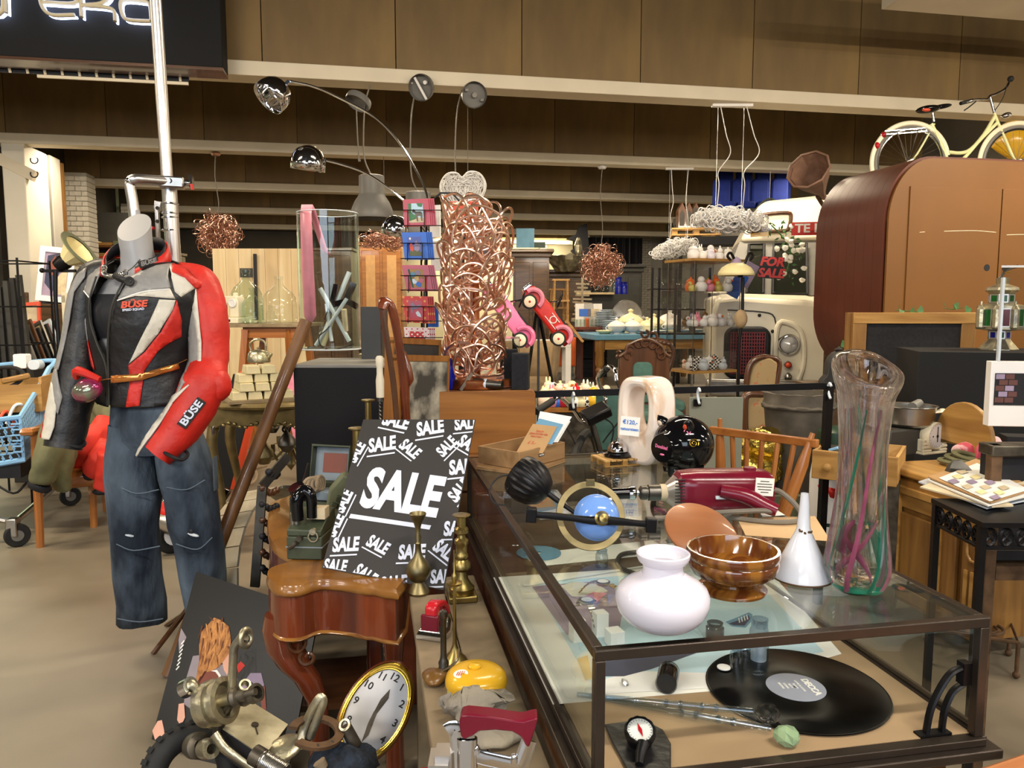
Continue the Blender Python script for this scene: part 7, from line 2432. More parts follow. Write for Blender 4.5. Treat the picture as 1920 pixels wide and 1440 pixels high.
  # dark wall cupboard and dresser row far left-middle
for i,(x0,x1,yt,D_,mt,lab)in enumerate(((250,330,478,14,'darkoak','dark oak wardrobe far back left of the copper ball'),(330,400,520,12,'grey','grey cabinet with purple edge behind the red sleeve'),(584,660,470,13,'darkoak','dark carved cupboard seen through the glass cylinder'),(676,755,460,12.5,'oak','honey oak cupboard with panelled doors behind the card rack'))):
 o,L,L2=frame_at((x0+x1)/2,575,D_)
 hw=(L(x1,575).x-L(x0,575).x)/2
 zt=o.z+L((x0+x1)/2,yt).z
 t=T('cupboard',lab,'cupboard',(o.x,o.y,0),(0,0,YD))
 MB().b2((-hw,0,0),(hw,.5,zt)).b2((-hw-.03,-.03,zt),(hw+.03,.52,zt+.05)).o('body',mt,t,bev=.008)
 for k in(0,1):
  xx=-hw+.03+k*hw
  MB().b2((xx,-.02,.15),(xx+hw-.05,0,zt-.08)).o('door',mt,t,bev=.01)
  MB().b2((xx+.07,-.026,.3),(xx+hw-.12,-.02,zt-.16)).o('door_panel','kraft' if i==3 else mt,t,bev=.006)
  # ================================================================== middle and right background
def FR(px,py,D,nm,label,cat,grp=None,rz=0):
 o=W(px,py,D)
 b=V((o.x,o.y,0))
 t=T(nm,label,cat,b,(0,0,YD+rz),grp)
 A=Matrix.Rotation(-R_(YD+rz),3,'Z')
 return t,lambda x,y,d=0:A@(W(x,y,D+d)-b)
ORD='first second third fourth fifth sixth seventh eighth ninth tenth eleventh twelfth thirteenth'.split()
# ---- pedal cars, tripod, white table
t,L=FR(1000,600,7.0,'tripod','black tripod easel holding up the red pedal car','tripod')
for a,b,d in(((1010,585),(1040,742),-.1),((1010,585),(1009,745),-.16),((1006,585),(985,740),.05)):
 A_,q=L(a[0],a[1]),L(b[0],b[1],d)
 q=A_+(q-A_)*(A_.z/(A_.z-q.z))
 MB().bar(A_,(q.x,q.y,0),.022).o('leg','blackmetal',t)
def pedal(D,label,ax,mt,mt2,lx=1.0):
 c=W(*ax,D)
 t=T('pedal_car',label,'pedal car',c,(0,0,YD))
 t.scale=(.66,.66,.66)
 e=(0,52,0)
 m=MB().at((0,0,0),e)
 m.loft([[V((x,y,z+zo))for y,z in rrect(2*hw,hh,.04)]for x,hw,hh,zo in((-.46,.1,.14,.0),(-.42,.15,.2,.0),(-.1,.17,.22,.01),(.1,.18,.2,.0),(.34,.17,.2,.0),(.46,.12,.14,-.01))])
 m.o('body',mt,t)
 for x,s_ in((-.3,-1),(.32,-1),(-.3,1),(.32,1)):
  MB().at((0,0,0),e).torus((x,s_*.17,-.02),.12,.035,20,8,(90,0,0),(0,180),flat=1.6).o('fender',mt2,t)
  w_=MB().at((0,0,0),e).lathe([(0,-.03),(.075,-.03),(.1,-.02),(.1,.02),(.075,.03),(0,.03)],24,p=(x,s_*.2,-.08),r=(90,0,0)).o('tyre','rubber',t)
  MB().at((0,0,0),e).lathe([(0,-.034),(.07,-.034),(.075,-.03),(.075,.03),(.07,.034),(0,.034)],20,p=(x,s_*.2,-.08),r=(90,0,0)).o('wheel','cream',w_)
  MB().at((0,0,0),e).sph((x,s_*.236,-.08),(.016,.01,.016),8).o('hubcap','redgloss',w_)
 MB().at((0,0,0),e).b2((-.5,-.14,-.06),(-.44,.14,.08)).o('grille','chrome',t,bev=.02)
 MB().at((0,0,0),e).b2((.02,-.12,.06),(.3,.12,.125)).o('seat_well','black',t)
 MB().at((0,0,0),e).torus((-.06,0,.25),.1,.012,20,6,(0,60,0)).o('steering_wheel','blackmetal',t)
 MB().at((0,0,0),e).cyl((-.14,0,.1),(-.06,0,.25),.012,n=8).o('column','chrome',t)
 if 'ladder' in label:
  for y in(-.16,.02):
   MB().at((0,0,0),e).b2((.2,y,.14),(.56,y+.025,.17)).o('ladder_rail','pine',t)
  for i in range(4):
   MB().at((0,0,0),e).b2((.24+.09*i,-.16,.15),(.26+.09*i,.045,.165)).o('ladder_rung','pine',t)
  MB().at((0,0,0),e).torus((.08,-.186,.02),.045,.007,16,5,(90,0,0)).b2((-.03,-.192,-.04),(.2,-.186,-.03)).b2((.0,-.192,.06),(.16,-.186,.07)).o('emblem','paper',t)
 return t
pedal(6.85,'red fire pedal car with a wooden ladder mounted nose up on a tripod',(1027,592),'red','pinkcloth')
pedal(6.5,'bright pink pedal car hanging behind the copper curl lamp',(955,592),'pink','pink')
t,L=FR(950,640,6.5,'display_stand','dark metal stand under the pink pedal car','stand')
MB().bar(L(965,600),(L(965,600).x,.1,0),.04).bar(L(940,600),(L(940,600).x,.1,0),.04).o('legs','blackmetal',t)
t,L=FR(1010,640,12.6,'white_table','white square tube table before the orange cabinet','table')
a,b=L(935,641),L(1071,640)
MB().b2((a.x,0,a.z-.09),(b.x,1.0,a.z)).o('tabletop','white',t,bev=.005)
for x in(a.x,b.x-.09):
 for y in(0,.9):
  MB().b2((x,y,0),(x+.09,y+.09,a.z-.09)).o('leg','white',t)
t,L=FR(1060,665,13.6,'orange_cabinet','orange rolling cabinet behind the white table','cabinet')
a,b=L(1038,633),L(1080,687)
MB().b2((a.x,0,b.z),(b.x,.5,a.z)).o('body','orange',t,bev=.008)
MB().b2((a.x+.02,-.015,b.z+.02),(b.x-.02,0,a.z-.02)).o('door','orange',t,bev=.005)
for x in(a.x+.06,b.x-.06):
 MB().lathe([(0,-.02),(.06,-.02),(.06,.02),(0,.02)],14,p=(x,.05,.062),r=(90,0,0)).b2((x-.02,.03,.06),(x+.02,.07,b.z)).o('caster','grey',t)
 # wicker chair
t,L=FR(992,680,7.6,'wicker_armchair','tan woven armchair behind the tripod legs','armchair')
a,b=L(985,645),L(1040,735)
rg=[]
for z,k in((b.z+.05,.85),(b.z+.2,.95),(a.z-.12,1.0),(a.z-.02,1.05),(a.z+.0,1.1)):
 rg.append([V((.3*k*cos(R_(t_)),.25+.3*k*sin(R_(t_)),z))for t_ in range(-35,216,10)])
n=len(rg[0])
MB().add([q for r_ in rg for q in r_],[(i*n+j,i*n+j+1,(i+1)*n+j+1,(i+1)*n+j)for i in range(len(rg)-1)for j in range(n-1)]).o('backrest','tan',t,solid=.04)
MB().b2((-.26,-.05,b.z+.0),(.26,.45,b.z+.12)).o('seat','tan',t,bev=.03)
for x in(-.24,.24):
 for y in(.0,.44):
  MB().bar((x,y,0),(x,y,b.z+.02),.04).o('leg','walnut',t)
  # ---- brown table, crates, blue table with crockery
t,L=FR(1120,620,13.8,'brown_table','brown wooden side table with glassware left of the blue table','table')
a,b=L(1062,613),L(1130,618)
TBz=a.z
MB().b2((a.x,0,a.z-.05),(b.x,1,a.z)).b2((a.x+.05,.05,a.z-.2),(b.x-.05,.9,a.z-.05)).o('tabletop','mahog',t)
for x in(a.x+.25,b.x-.1):
 MB().b2((x-.06,.05,0),(x+.06,.17,a.z-.05)).o('leg','mahog',t)
q=W(1108,690,14.2)
for i,(z,lab,mt)in enumerate(((0,'black plastic crate on the floor beneath the brown table','black'),(.34,'second black crate stacked beneath the brown table','black'))):
 e=T('plastic_crate',lab,'crate',(q.x,q.y,z),(0,0,YD))
 MB().b2((-.26,0,0),(.3,.4,.33)).o('body',mt,e,bev=.01)
 for k in range(3):
  MB().b2((-.24,-.012,.05+.1*k),(.28,0,.07+.1*k)).o('rib','blackmetal',e)
t,L=FR(1190,622,12.6,'blue_table','pine table with blue top covered with crockery','table',None,10)
a,m_,b=L(1112,619),L(1152,627),L(1345,622)
BZ=m_.z
MB().b2((a.x-.0,.0,BZ-.09),(b.x+.3,1.7,BZ)).o('tabletop','bluetop',t,bev=.01)
MB().b2((a.x+.1,.08,BZ-.25),(b.x+.2,.12,BZ-.09)).o('apron','pine',t)
for x in(a.x+.12,b.x+.15):
 for y in(.12,1.5):
  MB().lathe([(0,0),(.05,0),(.06,.1),(.05,.2),(.07,.26),(.05,.3),(.075,.36),(.07,BZ-.3),(.085,BZ-.28),(.085,BZ-.09)],14,p=(x,y,0)).o('leg','pinez',t)
Mb=t.matrix_basis.copy()
Mb=Matrix.Translation(t.location)@Euler(t.rotation_euler).to_matrix().to_4x4()
def onb(px,dy,z=0):
 v=ray(px,620)
 for_=Mb@V((0,dy,0))
 n_=(Mb.to_3x3()@V((0,1,0)))
 u=(for_-C0).dot(n_)/v.dot(n_)
 q=C0+v*u
 return V((q.x,q.y,BZ+.001+z))
 # plate stacks
stk=[(1128,1.5,12,.15),(1143,1.15,7,.13),(1148,1.5,9,.14),(1160,1.2,8,.15),(1172,1.4,7,.14),(1136,1.55,13,.13),(1200,1.45,5,.14)]
pl=None
for i,(px,dy,n_,r_)in enumerate(stk):
 for k in range(n_):
  q=onb(px,dy,.0305*k)
  lab=('plate in the tallest rear stack on the blue table','plate in the front left stack on the blue table','plate in the middle rear stack on the blue table','plate in the middle front stack on the blue table','plate in the right stack on the blue table','plate in the leftmost stack on the blue table','plate in the low stack right of the big tureen')[i]
  lab=ORD[k]+' from the bottom, '+lab
  if pl is None:
   pl=MB().lathe([(0,0),(.6,0),(1,.17),(1,.2),(.6,.06),(0,.04)],20).th('dinner_plate',lab,'plate','china',q,None,'plates in stack %d'%(i+1))
   pl.scale=(r_,r_,.15)
  else:
   c=dup(pl,q,None,lab,(r_*rnd(.97,1.03),r_,.15))
   c['group']='plates in stack %d'%(i+1)
def tureen(px,dy,s_,mt,label,foot=True):
 t=T('tureen',label,'tureen',onb(px,dy))
 MB().lathe([(0,0),(.07*s_,0),(.06*s_,.02*s_),(.12*s_,.06*s_),(.15*s_,.11*s_),(.155*s_,.13*s_)],24).o('bowl',mt,t)
 MB().lathe([(.155*s_,.13*s_),(.15*s_,.15*s_),(.09*s_,.2*s_),(.03*s_,.22*s_),(.02*s_,.235*s_),(.035*s_,.26*s_),(0,.28*s_)],24).o('lid',mt if mt!='china' else 'chinawhite',t)
 for sx in(-1,1):
  MB().torus((sx*.155*s_,0,.1*s_),.03*s_,.008*s_,12,6,(90,0,0)).o('handle',mt,t)
for a in((1156,.2,1.0,'china','white flowered tureen at the front left edge of the blue table'),(1186,.2,1.0,'china','flowered tureen with grey band beside the white one at the table front'),(1182,.7,1.5,'chinacream','largest cream tureen with bow handle on the blue table'),(1213,.5,1.0,'chinacream','cream lidded tureen right of the front pair'),(1226,.8,1.2,'chinacream','cream tureen with crown knob farther right'),(1255,.9,1.5,'chinawhite','wide white oval tureen at the right of the table'),(1262,.5,1.1,'chinawhite','plain white lidded dish before the wide oval tureen')):
 tureen(*a)
for i,(px,dy,r_,mt,lab)in enumerate(((1134,.25,.15,'chinacream','yellow edged dish at the front left corner of the blue table'),(1222,.2,.25,'china','large flat blue grey platter at the table front'),(1258,.15,.08,'chinacream','small cream cup bowl beside the platter'),(1285,.4,.16,'china','shallow grey bowl right of the oval tureen'),(1300,.7,.18,'chinawhite','stacked white serving bowl at the right end'))):
 MB().lathe([(0,0),(r_*.5,0),(r_,.05),(r_,.06),(r_*.5,.02),(0,.02)],24).th('serving_dish',lab,'dish',mt,onb(px,dy))
q=onb(1176,1.62)
MB().lathe([(0,0),(.27,.0),(.29,.03),(.27,.05),(0,.03)],36,r=(90,0,-30)).th('serving_tray','round silver tray standing upright behind the plate stacks','tray','steel',q+V((0,0,.3)))
MB().lathe([(0,0),(.14,0),(.14,.2),(.13,.2),(.13,.01)],28,r=(90,0,-40)).th('metal_pot','shiny aluminium pot lying on its side beside the tray','pot','alu',onb(1190,1.6)+V((.1,0,.16)))
# glassware and pictures on the brown table
for i in range(8):
 q=W(1078+7*i,613,13.9+.15*(i%3))
 MB().lathe([(0,0),(.045,0),(.05,.13),(.045,.13),(.04,.01)],14).th('drinking_glass','clear drinking glass on the brown table, %s from the left'%ORD[i],'glass','jarglass',(q.x,q.y,TBz+.001),None,'glasses on the brown table')
for i,(px,mt,lab)in enumerate(((1096,'bluecard','white print with blue teapot standing on the brown table'),(1112,'sand','white and tan print box standing on the brown table'))):
 q=W(px,600,14.4)
 e=T('print_panel',lab,'print',(q.x,q.y,TBz),(-6,0,YD))
 MB().b2((-.17,0,0),(.17,.03,.42)).o('panel','paper',e)
 MB().b2((-.1,-.004,.18),(.12,0,.32)).o('printed_area',mt,e)
q=W(1101,612,14.1)
MB().lathe([(0,0),(.035,0),(.035,.15),(0,.15)],12).th('orange_tumbler','orange tumbler among the clear glasses','glass','orange',(q.x,q.y,TBz+.001))
# shelf behind with vases, driftwood lamp, dark tank
t,L=FR(1140,560,16.2,'wall_counter','grey counter with a board of vases behind the dish table','counter')
a,b=L(1100,551),L(1198,551)
MB().b2((a.x,.3,0),(b.x,.7,a.z)).o('body','dkgrey',t)
MB().b2((a.x-.2,0,a.z-.01),(L(1152,551).x,.35,a.z+.03)).o('shelf','plywood',t)
for i in range(7):
 q=W(1115+6*i,550,16.3)
 MB().lathe([(0,0),(.04,0),(.05,.15),(.045,.27),(.04,.27),(.035,.02)],12).th('glass_vase','ribbed clear tumbler vase on the back shelf, %s from the left'%ORD[i],'vase','jarglass',(q.x,q.y,t.location.z+a.z+.031),None,'vases on the back shelf')
for i,(px,h_,lab)in enumerate(((1160,.36,'tall cobalt blue vase on the back counter'),(1170,.26,'shorter cobalt blue vase beside the tall one'))):
 q=W(px,551,16.6)
 MB().lathe([(0,0),(.08,0),(.085,h_*.6),(.06,h_*.8),(.075,h_),(.06,h_)],18).th('cobalt_vase',lab,'vase','cobalt',(q.x,q.y,a.z+.001))
t,L=FR(1092,560,15.4,'driftwood_lamp','driftwood stick tower standing left of the vases','lamp')
MB().bar((0,0,0),L(1092,520),.04).o('pole','rimwood',t)
for i in range(11):
 z=1.0+.075*i
 MB().box((0,0,z),(.42-.02*i+rnd(-.05,.1),.05,.035),(0,rnd(-6,6),rnd(-30,30))).o('stick','rimwood',t)
for i,(px,hh,lab)in enumerate(((1052,.62,'taller pale wooden step stool frame behind the red pedal car'),(1046,.5,'lower pale wooden stool frame behind the red pedal car'))):
 t,L=FR(px,560,14.6+.4*i,'step_stool',lab,'stool')
 zt=L(px,526+18*i).z
 for x in(-.12,.12):
  for y in(0,.3):
   MB().bar((x*1.3,y,0),(x,y,zt),.035).o('leg','pine',t)
 for z in(zt,zt*.78,zt*.55):
  MB().b2((-.16,-.02,z),(.16,.32,z+.03)).o('tread','piney',t)
  # big dark furniture at the back
for i,(x0,x1,yt,D_,lab)in enumerate(((962,1030,474,17,'tall dark carved cupboard with moulded cornice at the back'),(1022,1100,512,18,'dark wooden cabinet under the silver sculpture bowl'),(1148,1203,502,17.5,'dark grey cabinet right of the copper ball'))):
 t,L=FR((x0+x1)/2,575,D_,'wardrobe',lab,'cupboard')
 a,b=L(x0,yt),L(x1,yt)
 mt='dkgrey' if i==2 else 'darkoak'
 MB().b2((a.x,0,0),(b.x,.6,a.z)).o('body',mt,t,bev=.01)
 MB().b2((a.x-.1,-.1,a.z),(b.x+.1,.65,a.z+.08)).b2((a.x-.05,-.05,a.z-.1),(b.x+.05,.62,a.z)).o('cornice',mt,t,bev=.02)
 for k in(0,1):
  w_=(b.x-a.x)/2
  MB().b2((a.x+w_*k+.04,-.02,.2),(a.x+w_*(k+1)-.04,0,a.z-.2)).o('door',mt,t,bev=.01)
q=W(1062,505,17.8)
t=T('sculpture_bowl','jagged silver shell shaped bowl on the back cabinet','sculpture',(q.x,q.y,q.z-.05))
MB().lathe([(0,0),(.2,0),(.3,.1),(.4,.25),(.43,.36),(.38,.36),(.3,.2),(0,.06)],40,fn=lambda a,z:1+.09*sin(a*7+z*8)).jit(.06,6).o('shell','steelworn',t,ang=20)
MB().sph((.28,0,.55),(.09,.09,.22),14).jit(.05,9).o('finial','steelworn',t,ang=20)
for i,(px,py,w_,h_,mt,lab)in enumerate(((985,462,.4,.42,'bluetop','blue grey panel standing on the tall carved cupboard'),(1008,470,.35,.12,'dkgreen','dark green case lying on the tall carved cupboard'))):
 q=W(px,474,17.2)
 MB().box((0,.1,h_/2),(w_,.05,h_)).th('stored_board',lab,'panel',mt,(q.x,q.y,q.z+.12),(0,0,YD))
t,L=FR(1085,480,20.5,'carved_overmantel','black carved overmantel silhouette before the lit back wall','mantelpiece')
MB().prism([(L(x,y).x,L(x,y).z)for x,y in((1072,560),(1078,480),(1070,470),(1082,462),(1078,452),(1062,448),(1080,440),(1085,425),(1100,420),(1110,560))],.3).o('carving','black',t)
MB().b2((L(1074,540).x,-.1,0),(L(1110,540).x,.2,L(1074,558).z)).o('base','black',t)
# ---- black glass shelf behind the vitrine and the vitrine itself
t,L=FR(1250,560,10.5,'glass_shelf','black metal shelf rack full of clear glassware','shelf')
a,b=L(1224,502),L(1332,502)
for x in(a.x,L(1237,500).x,L(1268,500).x,b.x):
 MB().b2((x-.015,0,0),(x+.015,.03,a.z)).o('post','blackmetal',t)
for y in(503,541,579,625):
 z=L(1224,y).z
 MB().b2((a.x,0,z-.02),(b.x,.4,z)).o('shelf','blackmetal' if y>503 else 'acryl',t)
for r_,y in enumerate((541,579)):
 for i in range(13):
  q=W(1231+5.2*i,y,10.58+.12*(i%3))
  z=W(1231,y,10.5).z
  h_=(.13,.17)[r_]*rnd(.8,1.15)
  MB().lathe([(0,0),(.035,0),(.008,.01),(.008,h_*.45),(.035,h_*.6),(.038,h_),(.034,h_)],12).th('wine_glass','clear stem glass, %s shelf of the black rack, %s from the left'%(('upper','lower')[r_],ORD[i]),'glass','jarglass',(q.x,q.y,z+.001),None,'glasses on the %s shelf of the black rack'%('upper','lower')[r_])
t,L=FR(1320,575,7.8,'vitrine','glass vitrine with beech shelves full of kitsch figurines','vitrine',None,24)
a,b=L(1268,688),L(1367,693)
x0,x1,zb=-.28,.3,L(1320,692).z
zt=L(1320,492).z
MB().b2((x0,-.2,zb-.025),(x1,.25,zb)).o('base_board','pine',t)
MB().b2((x0-.02,-.22,zt),(x1+.02,.27,zt+.025)).o('top_board','pine',t)
m=MB()
for p_,q_ in(((x0,-.2),(x1,-.195)),((x0,.245),(x1,.25)),((x0,-.2),(x0+.005,.25)),((x1-.005,-.2),(x1,.25))):
 MB().b2((*p_,zb),(*q_,zt)).o('pane','acryl',t)
zs=[zb]
for y in(611,547):
 z=L(1320,y).z
 zs.append(z)
 MB().b2((x0+.006,-.19,z-.008),(x1-.006,.24,z)).o('glass_shelf_board','acryl',t)
zs.append(zt+.025)
for x in(x0+.01,x1-.01):
 for y in(-.19,.24):
  MB().cyl((x,y,0),(x,y,zb-.025),.013,n=10).o('leg','steel',t)
  MB().cyl((x,y,zb),(x,y,zt),.004,n=6).o('edge_rail','steel',t)
Mv=Matrix.Translation(t.location)@Euler(t.rotation_euler).to_matrix().to_4x4()
def figurine(p,kind,mt,label,grp,s_=1.0,mt2=None,rz=0):
 e=T('figurine',label,'figurine',p,(0,0,rz),grp)
 b_=MB().lathe([(0,0),(.03*s_,0),(.04*s_,.015*s_),(.042*s_,.04*s_),(.03*s_,.06*s_),(.012*s_,.068*s_)],14).o('body',mt,e)
 if kind<3:
  MB().sph((-.012*s_*kind,-.012*s_,.078*s_),.024*s_,12).o('head',mt2 or mt,e)
 if kind==1:
  for sx in(-1,1):
   MB().sph((-.012*s_+sx*.01*s_,-.01*s_,.106*s_),(.006*s_,.005*s_,.018*s_),8).o('ear',mt,e)
 elif kind==2:
  MB().lathe([(.01*s_,0),(0,.018*s_)],8,p=(-.024*s_,-.034*s_,.078*s_),r=(80,0,0)).o('beak','orange',e)
 elif kind==3:
  MB().lathe([(.03*s_,.06*s_),(.034*s_,.07*s_),(.02*s_,.085*s_),(.006*s_,.09*s_),(.008*s_,.1*s_),(0,.104*s_)],14).o('lid',mt2 or mt,e)
 return e
rows_=[('cows on the vitrine base',zs[0]+.001,12,('cowpatch','white','stonevase','china','cowpatch','cowpatch')),('pigs and shells on the middle vitrine shelf',zs[1]+.001,13,('chinawhite','china','amber','white','pinkcloth','mauve')),('chicks on the upper vitrine shelf',zs[2]+.001,9,('yellowlight','orange','white','redgloss','pinkcloth','yellow')),('hens and eggs on top of the vitrine',zs[3]+.001,9,('white','stonevase','chinawhite','chinacream','opal','white'))]
for r_,(gn,z,n_,ms)in enumerate(rows_):
 for i in range(n_):
  x=x0+.06+(x1-x0-.1)*(i+.5)/n_
  y=-.12+.12*(i%3)if n_>9 else-.06+.1*(i%2)
  q=Mv@V((x,y,z))
  figurine(q,(i+r_)%4,ms[i%6],'ceramic figurine, %s from the left among the %s'%(ORD[i],gn),gn,rnd(.95,1.5),None,rnd(-60,60))
  # ---- toy board with figurines
t,L=FR(1090,765,4.7,'toy_board','brown board with rows of rubber toys behind the steel rail','shelf')
a,b=L(1012,768),L(1152,768)
zt=L(1090,764).z
MB().b2((a.x,0,zt-.03),(b.x,.5,zt)).o('top','mahogtop',t)
MB().b2((a.x+.05,.05,0),(b.x-.05,.45,zt-.03)).o('body','greasy',t)
Mv=Matrix.Translation(t.location)@Euler(t.rotation_euler).to_matrix().to_4x4()
for r_ in range(3):
 for i in range(11):
  q=Mv@V((a.x+.04+(b.x-a.x-.06)*(i+.5*(r_%2))/11,.04+.17*r_,zt+.001))
  figurine(q,(i+r_*2)%4,('stonevase','chinawhite','pinkcloth','chinacream','bluecard','cowpatch','redgloss','yellow','mildew')[(i*2+r_*5)%9],'rubber toy animal, %s from the left in the %s row of the toy board'%(ORD[i],('front','middle','rear')[r_]),'toys in the %s row'%('front','middle','rear')[r_],rnd(.95,1.3),('chinacream','stonevase',None)[i%3],rnd(-60,60))
  # ---- steel rail with hooks and hanging panel
DR=3.25
a,b=W(985,740,DR),W(1566,723,DR)
t=T('hanging_rail','black steel rail crossing behind the display case','rail',a)
MB().bar((0,0,0),b-a,.012,.028).o('bar','blackmetal',t)
for u in(.02,.98):
 q=(b-a)*u
 MB().bar(q,(q.x,q.y+.02,-a.z),.03).o('post','blackmetal',t)
for px,py in((1075,755),(1310,747),(1555,737)):
 q=W(px,py,DR-.02)-a
 MB().tube([q+V((0,-.012,.03)),q+V((0,.0,.042)),q+V((0,.012,.02)),q+V((0,0,-.01)),q+V((0,-.01,-.022))],.0055,8,k=4).o('hook','china',t)
 MB().box(q+V((0,.012,-.02)),(.034,.006,.03)).o('hook_plate','blackmetal',t)
q=W(1345,745,DR)
MB().b2((-.115,-.004,-.62),(.115,.004,0)).th('hanging_board','sage grey board hanging from the steel rail','panel','sagepanel',(q.x,q.y+.01,q.z-.0),(0,0,YD),bev=.002)
# ---- parked bicycle with chrome handlebar
t,L=FR(1115,850,3.75,'parked_bicycle','dark bicycle with chrome handlebar parked behind the display case','bicycle')
MB().tube([L(1015,765,-.2),L(1035,752,-.15),L(1050,745,-.1),L(1075,768,-.05),L(1090,788),L(1108,790),L(1130,770,.1),L(1135,745,.2),L(1122,715,.1),L(1125,700,.0),L(1140,688,-.05),L(1152,694,-.1),L(1156,715,-.12)],.011,10,k=5).o('handlebar','chrome',t)
MB().tube([L(1005,772,-.25),L(1036,752,-.15)],.017,10).o('grip','rubber',t)
MB().tube([L(1124,704,.05),L(1139,690,-.05)],.016,10).o('grip','rubber',t)
MB().tube([L(1108,790),L(1116,815),L(1128,860),L(1140,930)],.016,10).o('stem','darksteel',t)
MB().box(L(1118,775,-.05),(.13,.1,.05),(20,-24,10)).o('basket_holder','blackmetal',t,bev=.01)
for pts in([(1010,770),(1060,800),(1090,860),(1100,900)],[(1125,780),(1150,800),(1140,850),(1120,900)],[(1156,715),(1170,770),(1130,830)]):
 MB().tube([L(x,y,-.05)for x,y in pts],.004,6,k=5).o('cable','rubber',t)
c=L(1100,1010)
MB().torus((c.x,.1,.34),.32,.022,40,8,(90,0,70)).o('front_wheel','rubber',t)
MB().bar((c.x,.1,.34),L(1132,880),.03).bar((c.x+.3,.8,.34),L(1122,850),.03).o('frame','greasy',t)
MB().torus((c.x+.35,1.0,.34),.32,.022,40,8,(90,0,70)).o('rear_wheel','rubber',t)
q=W(1142,790,4.0)
MB().box((0,0,0),(.14,.02,.3)).th('teal_board','small teal board behind the bicycle handlebar','board','teal',q,(0,0,YD))
MB().bar((q.x,q.y+.03,0),(q.x,q.y+.03,q.z),.04).th('dark_post','dark wooden post behind the teal board','post','walnut')
# ---- carved chairs
def carved(px,D,label,mt,back,rz,kind):
 t,L=FR(px,650,D,'carved_chair',label,'chair',None,rz)
 if kind==0:
  pl=[L(x,y)for x,y in((1158,720),(1160,668),(1172,660),(1176,648),(1195,638),(1208,636),(1225,640),(1240,650),(1244,660),(1254,668),(1256,720))]
  zb=.45
  pp=[(q.x,q.z)for q in pl]
  pp[0],pp[-1]=(pp[0][0],zb),(pp[-1][0],zb)
  MB().prism(pp,.05).o('backrest',mt,t,bev=.012)
  a,b=L(1186,673),L(1222,720)
  MB().prism(rrect(b.x-a.x,a.z-zb-.05,.05,5,((a.x+b.x)/2,(a.z+zb)/2)),.075).o('back_pad','teal',t,bev=.01)
  MB().tube([V((q.x,-.03,q.z))for q in pl[1:-1]],.014,8,k=4).o('carved_edge',mt,t)
  for i in range(9):
   u=pl[2+i%7]if i<7 else pl[5]
   MB().torus((u.x*.86,-.032,u.z*.97+(.0 if i<7 else .08)),.03,.011,12,6,(90,0,0),(20*i,20*i+280)).o('carved_scroll',mt,t)
  for q in(pl[1],pl[-2]):
   MB().lathe([(.02,-.02),(.03,0),(.012,.02),(.025,.04),(0,.06)],12,p=q).o('finial',mt,t)
  xa,xb=pp[0][0],pp[-1][0]
 else:
  pl=[L(x,y)for x,y in kind]
  MB().tube(pl,.022,10,k=5).o('back_frame',mt,t)
  if back:
   MB().prism([(q.x*.9+sum(p_.x for p_ in pl)/len(pl)*.1,q.z)for q in pl],.035).o('back_pad',back,t,bev=.01)
  else:
   zt=max(q.z for q in pl)
   cx_=sum(q.x for q in pl)/len(pl)
   m=MB()
   for i in range(9):
    m.sph((cx_-.16+.04*i,-.01,zt-.0-.04*abs(i-4)/4),(.03,.02,.025),8)
   m.torus((cx_,-.01,zt+.02),.05,.014,16,6,(90,0,0))
   m.o('carved_crest',mt,t)
  xa,xb=min(q.x for q in pl),max(q.x for q in pl)
 zs_=.46
 MB().b2((xa-.02,-.5,zs_-.1),(xb+.02,.02,zs_)).o('seat',back or 'teal',t,bev=.03)
 for x in(xa,xb):
  for y in(-.46,0):
   MB().tube([(x,y,zs_-.05),(x*1.02,y-.02,.25),(x,y,0)],[.028,.02,.024],8,k=3).o('leg',mt,t)
 return t
carved(1207,6.6,'dark carved chair with a teal padded back panel','walnut','teal',0,0)
carved(1225,7.3,'openwork walnut chair with carved crest behind the teal one','walnut',None,0,[(1190,700),(1176,662),(1180,648),(1205,640),(1232,637),(1255,645),(1262,662),(1255,690),(1240,715)])
carved(1434,5.6,'tapestry backed chair with flower pattern before the truck','walnut','floral',-14,[(1402,760),(1400,715),(1408,682),(1425,671),(1445,671),(1460,680),(1456,715),(1446,760)])
carved(1438,4.4,'lower flower tapestry chair behind the hanging grey board','walnut','floral',-6,[(1398,880),(1396,770),(1400,742),(1425,740),(1450,744),(1452,775),(1448,880)])
# ---- floor lamp with cream shade
t,L=FR(1382,600,6.9,'floor_lamp','dark scrolled floor lamp with half dome cream shade','floor lamp')
q=L(1380,517)
r_=33*6.9/1440
MB().lathe([(r_,0),(r_*.97,.03),(r_*.8,.07),(r_*.5,.1),(r_*.2,.115),(0,.118)],36,p=q).o('shade','creamshade',t,solid=.004)
MB().lathe([(.05,.11),(.03,.15),(0,.17)],16,p=q).o('shade_cap','mauve',t)
MB().tube([L(1393,520),L(1392,600),L(1386,640),L(1384,720),V((L(1384,720).x,0,0))],.014,10).o('pole','blackmetal',t)
for s_ in(-1,1):
 MB().tube([L(1388+s_*2,520),L(1388+s_*10,490),L(1388+s_*18,474),L(1388+s_*24,480),L(1388+s_*18,488)],.012,8,k=4,flat=1.8).o('scroll','blackmetal',t)
MB().sph(L(1389,598),(.06,.05,.085),14).o('pole_plate','tan',t)
MB().lathe([(0,0),(.16,0),(.15,.02),(.03,.04),(0,.05)],24,p=(L(1384,720).x,0,0)).o('base','blackmetal',t)
mat('grillered','7a1a1c',.4)
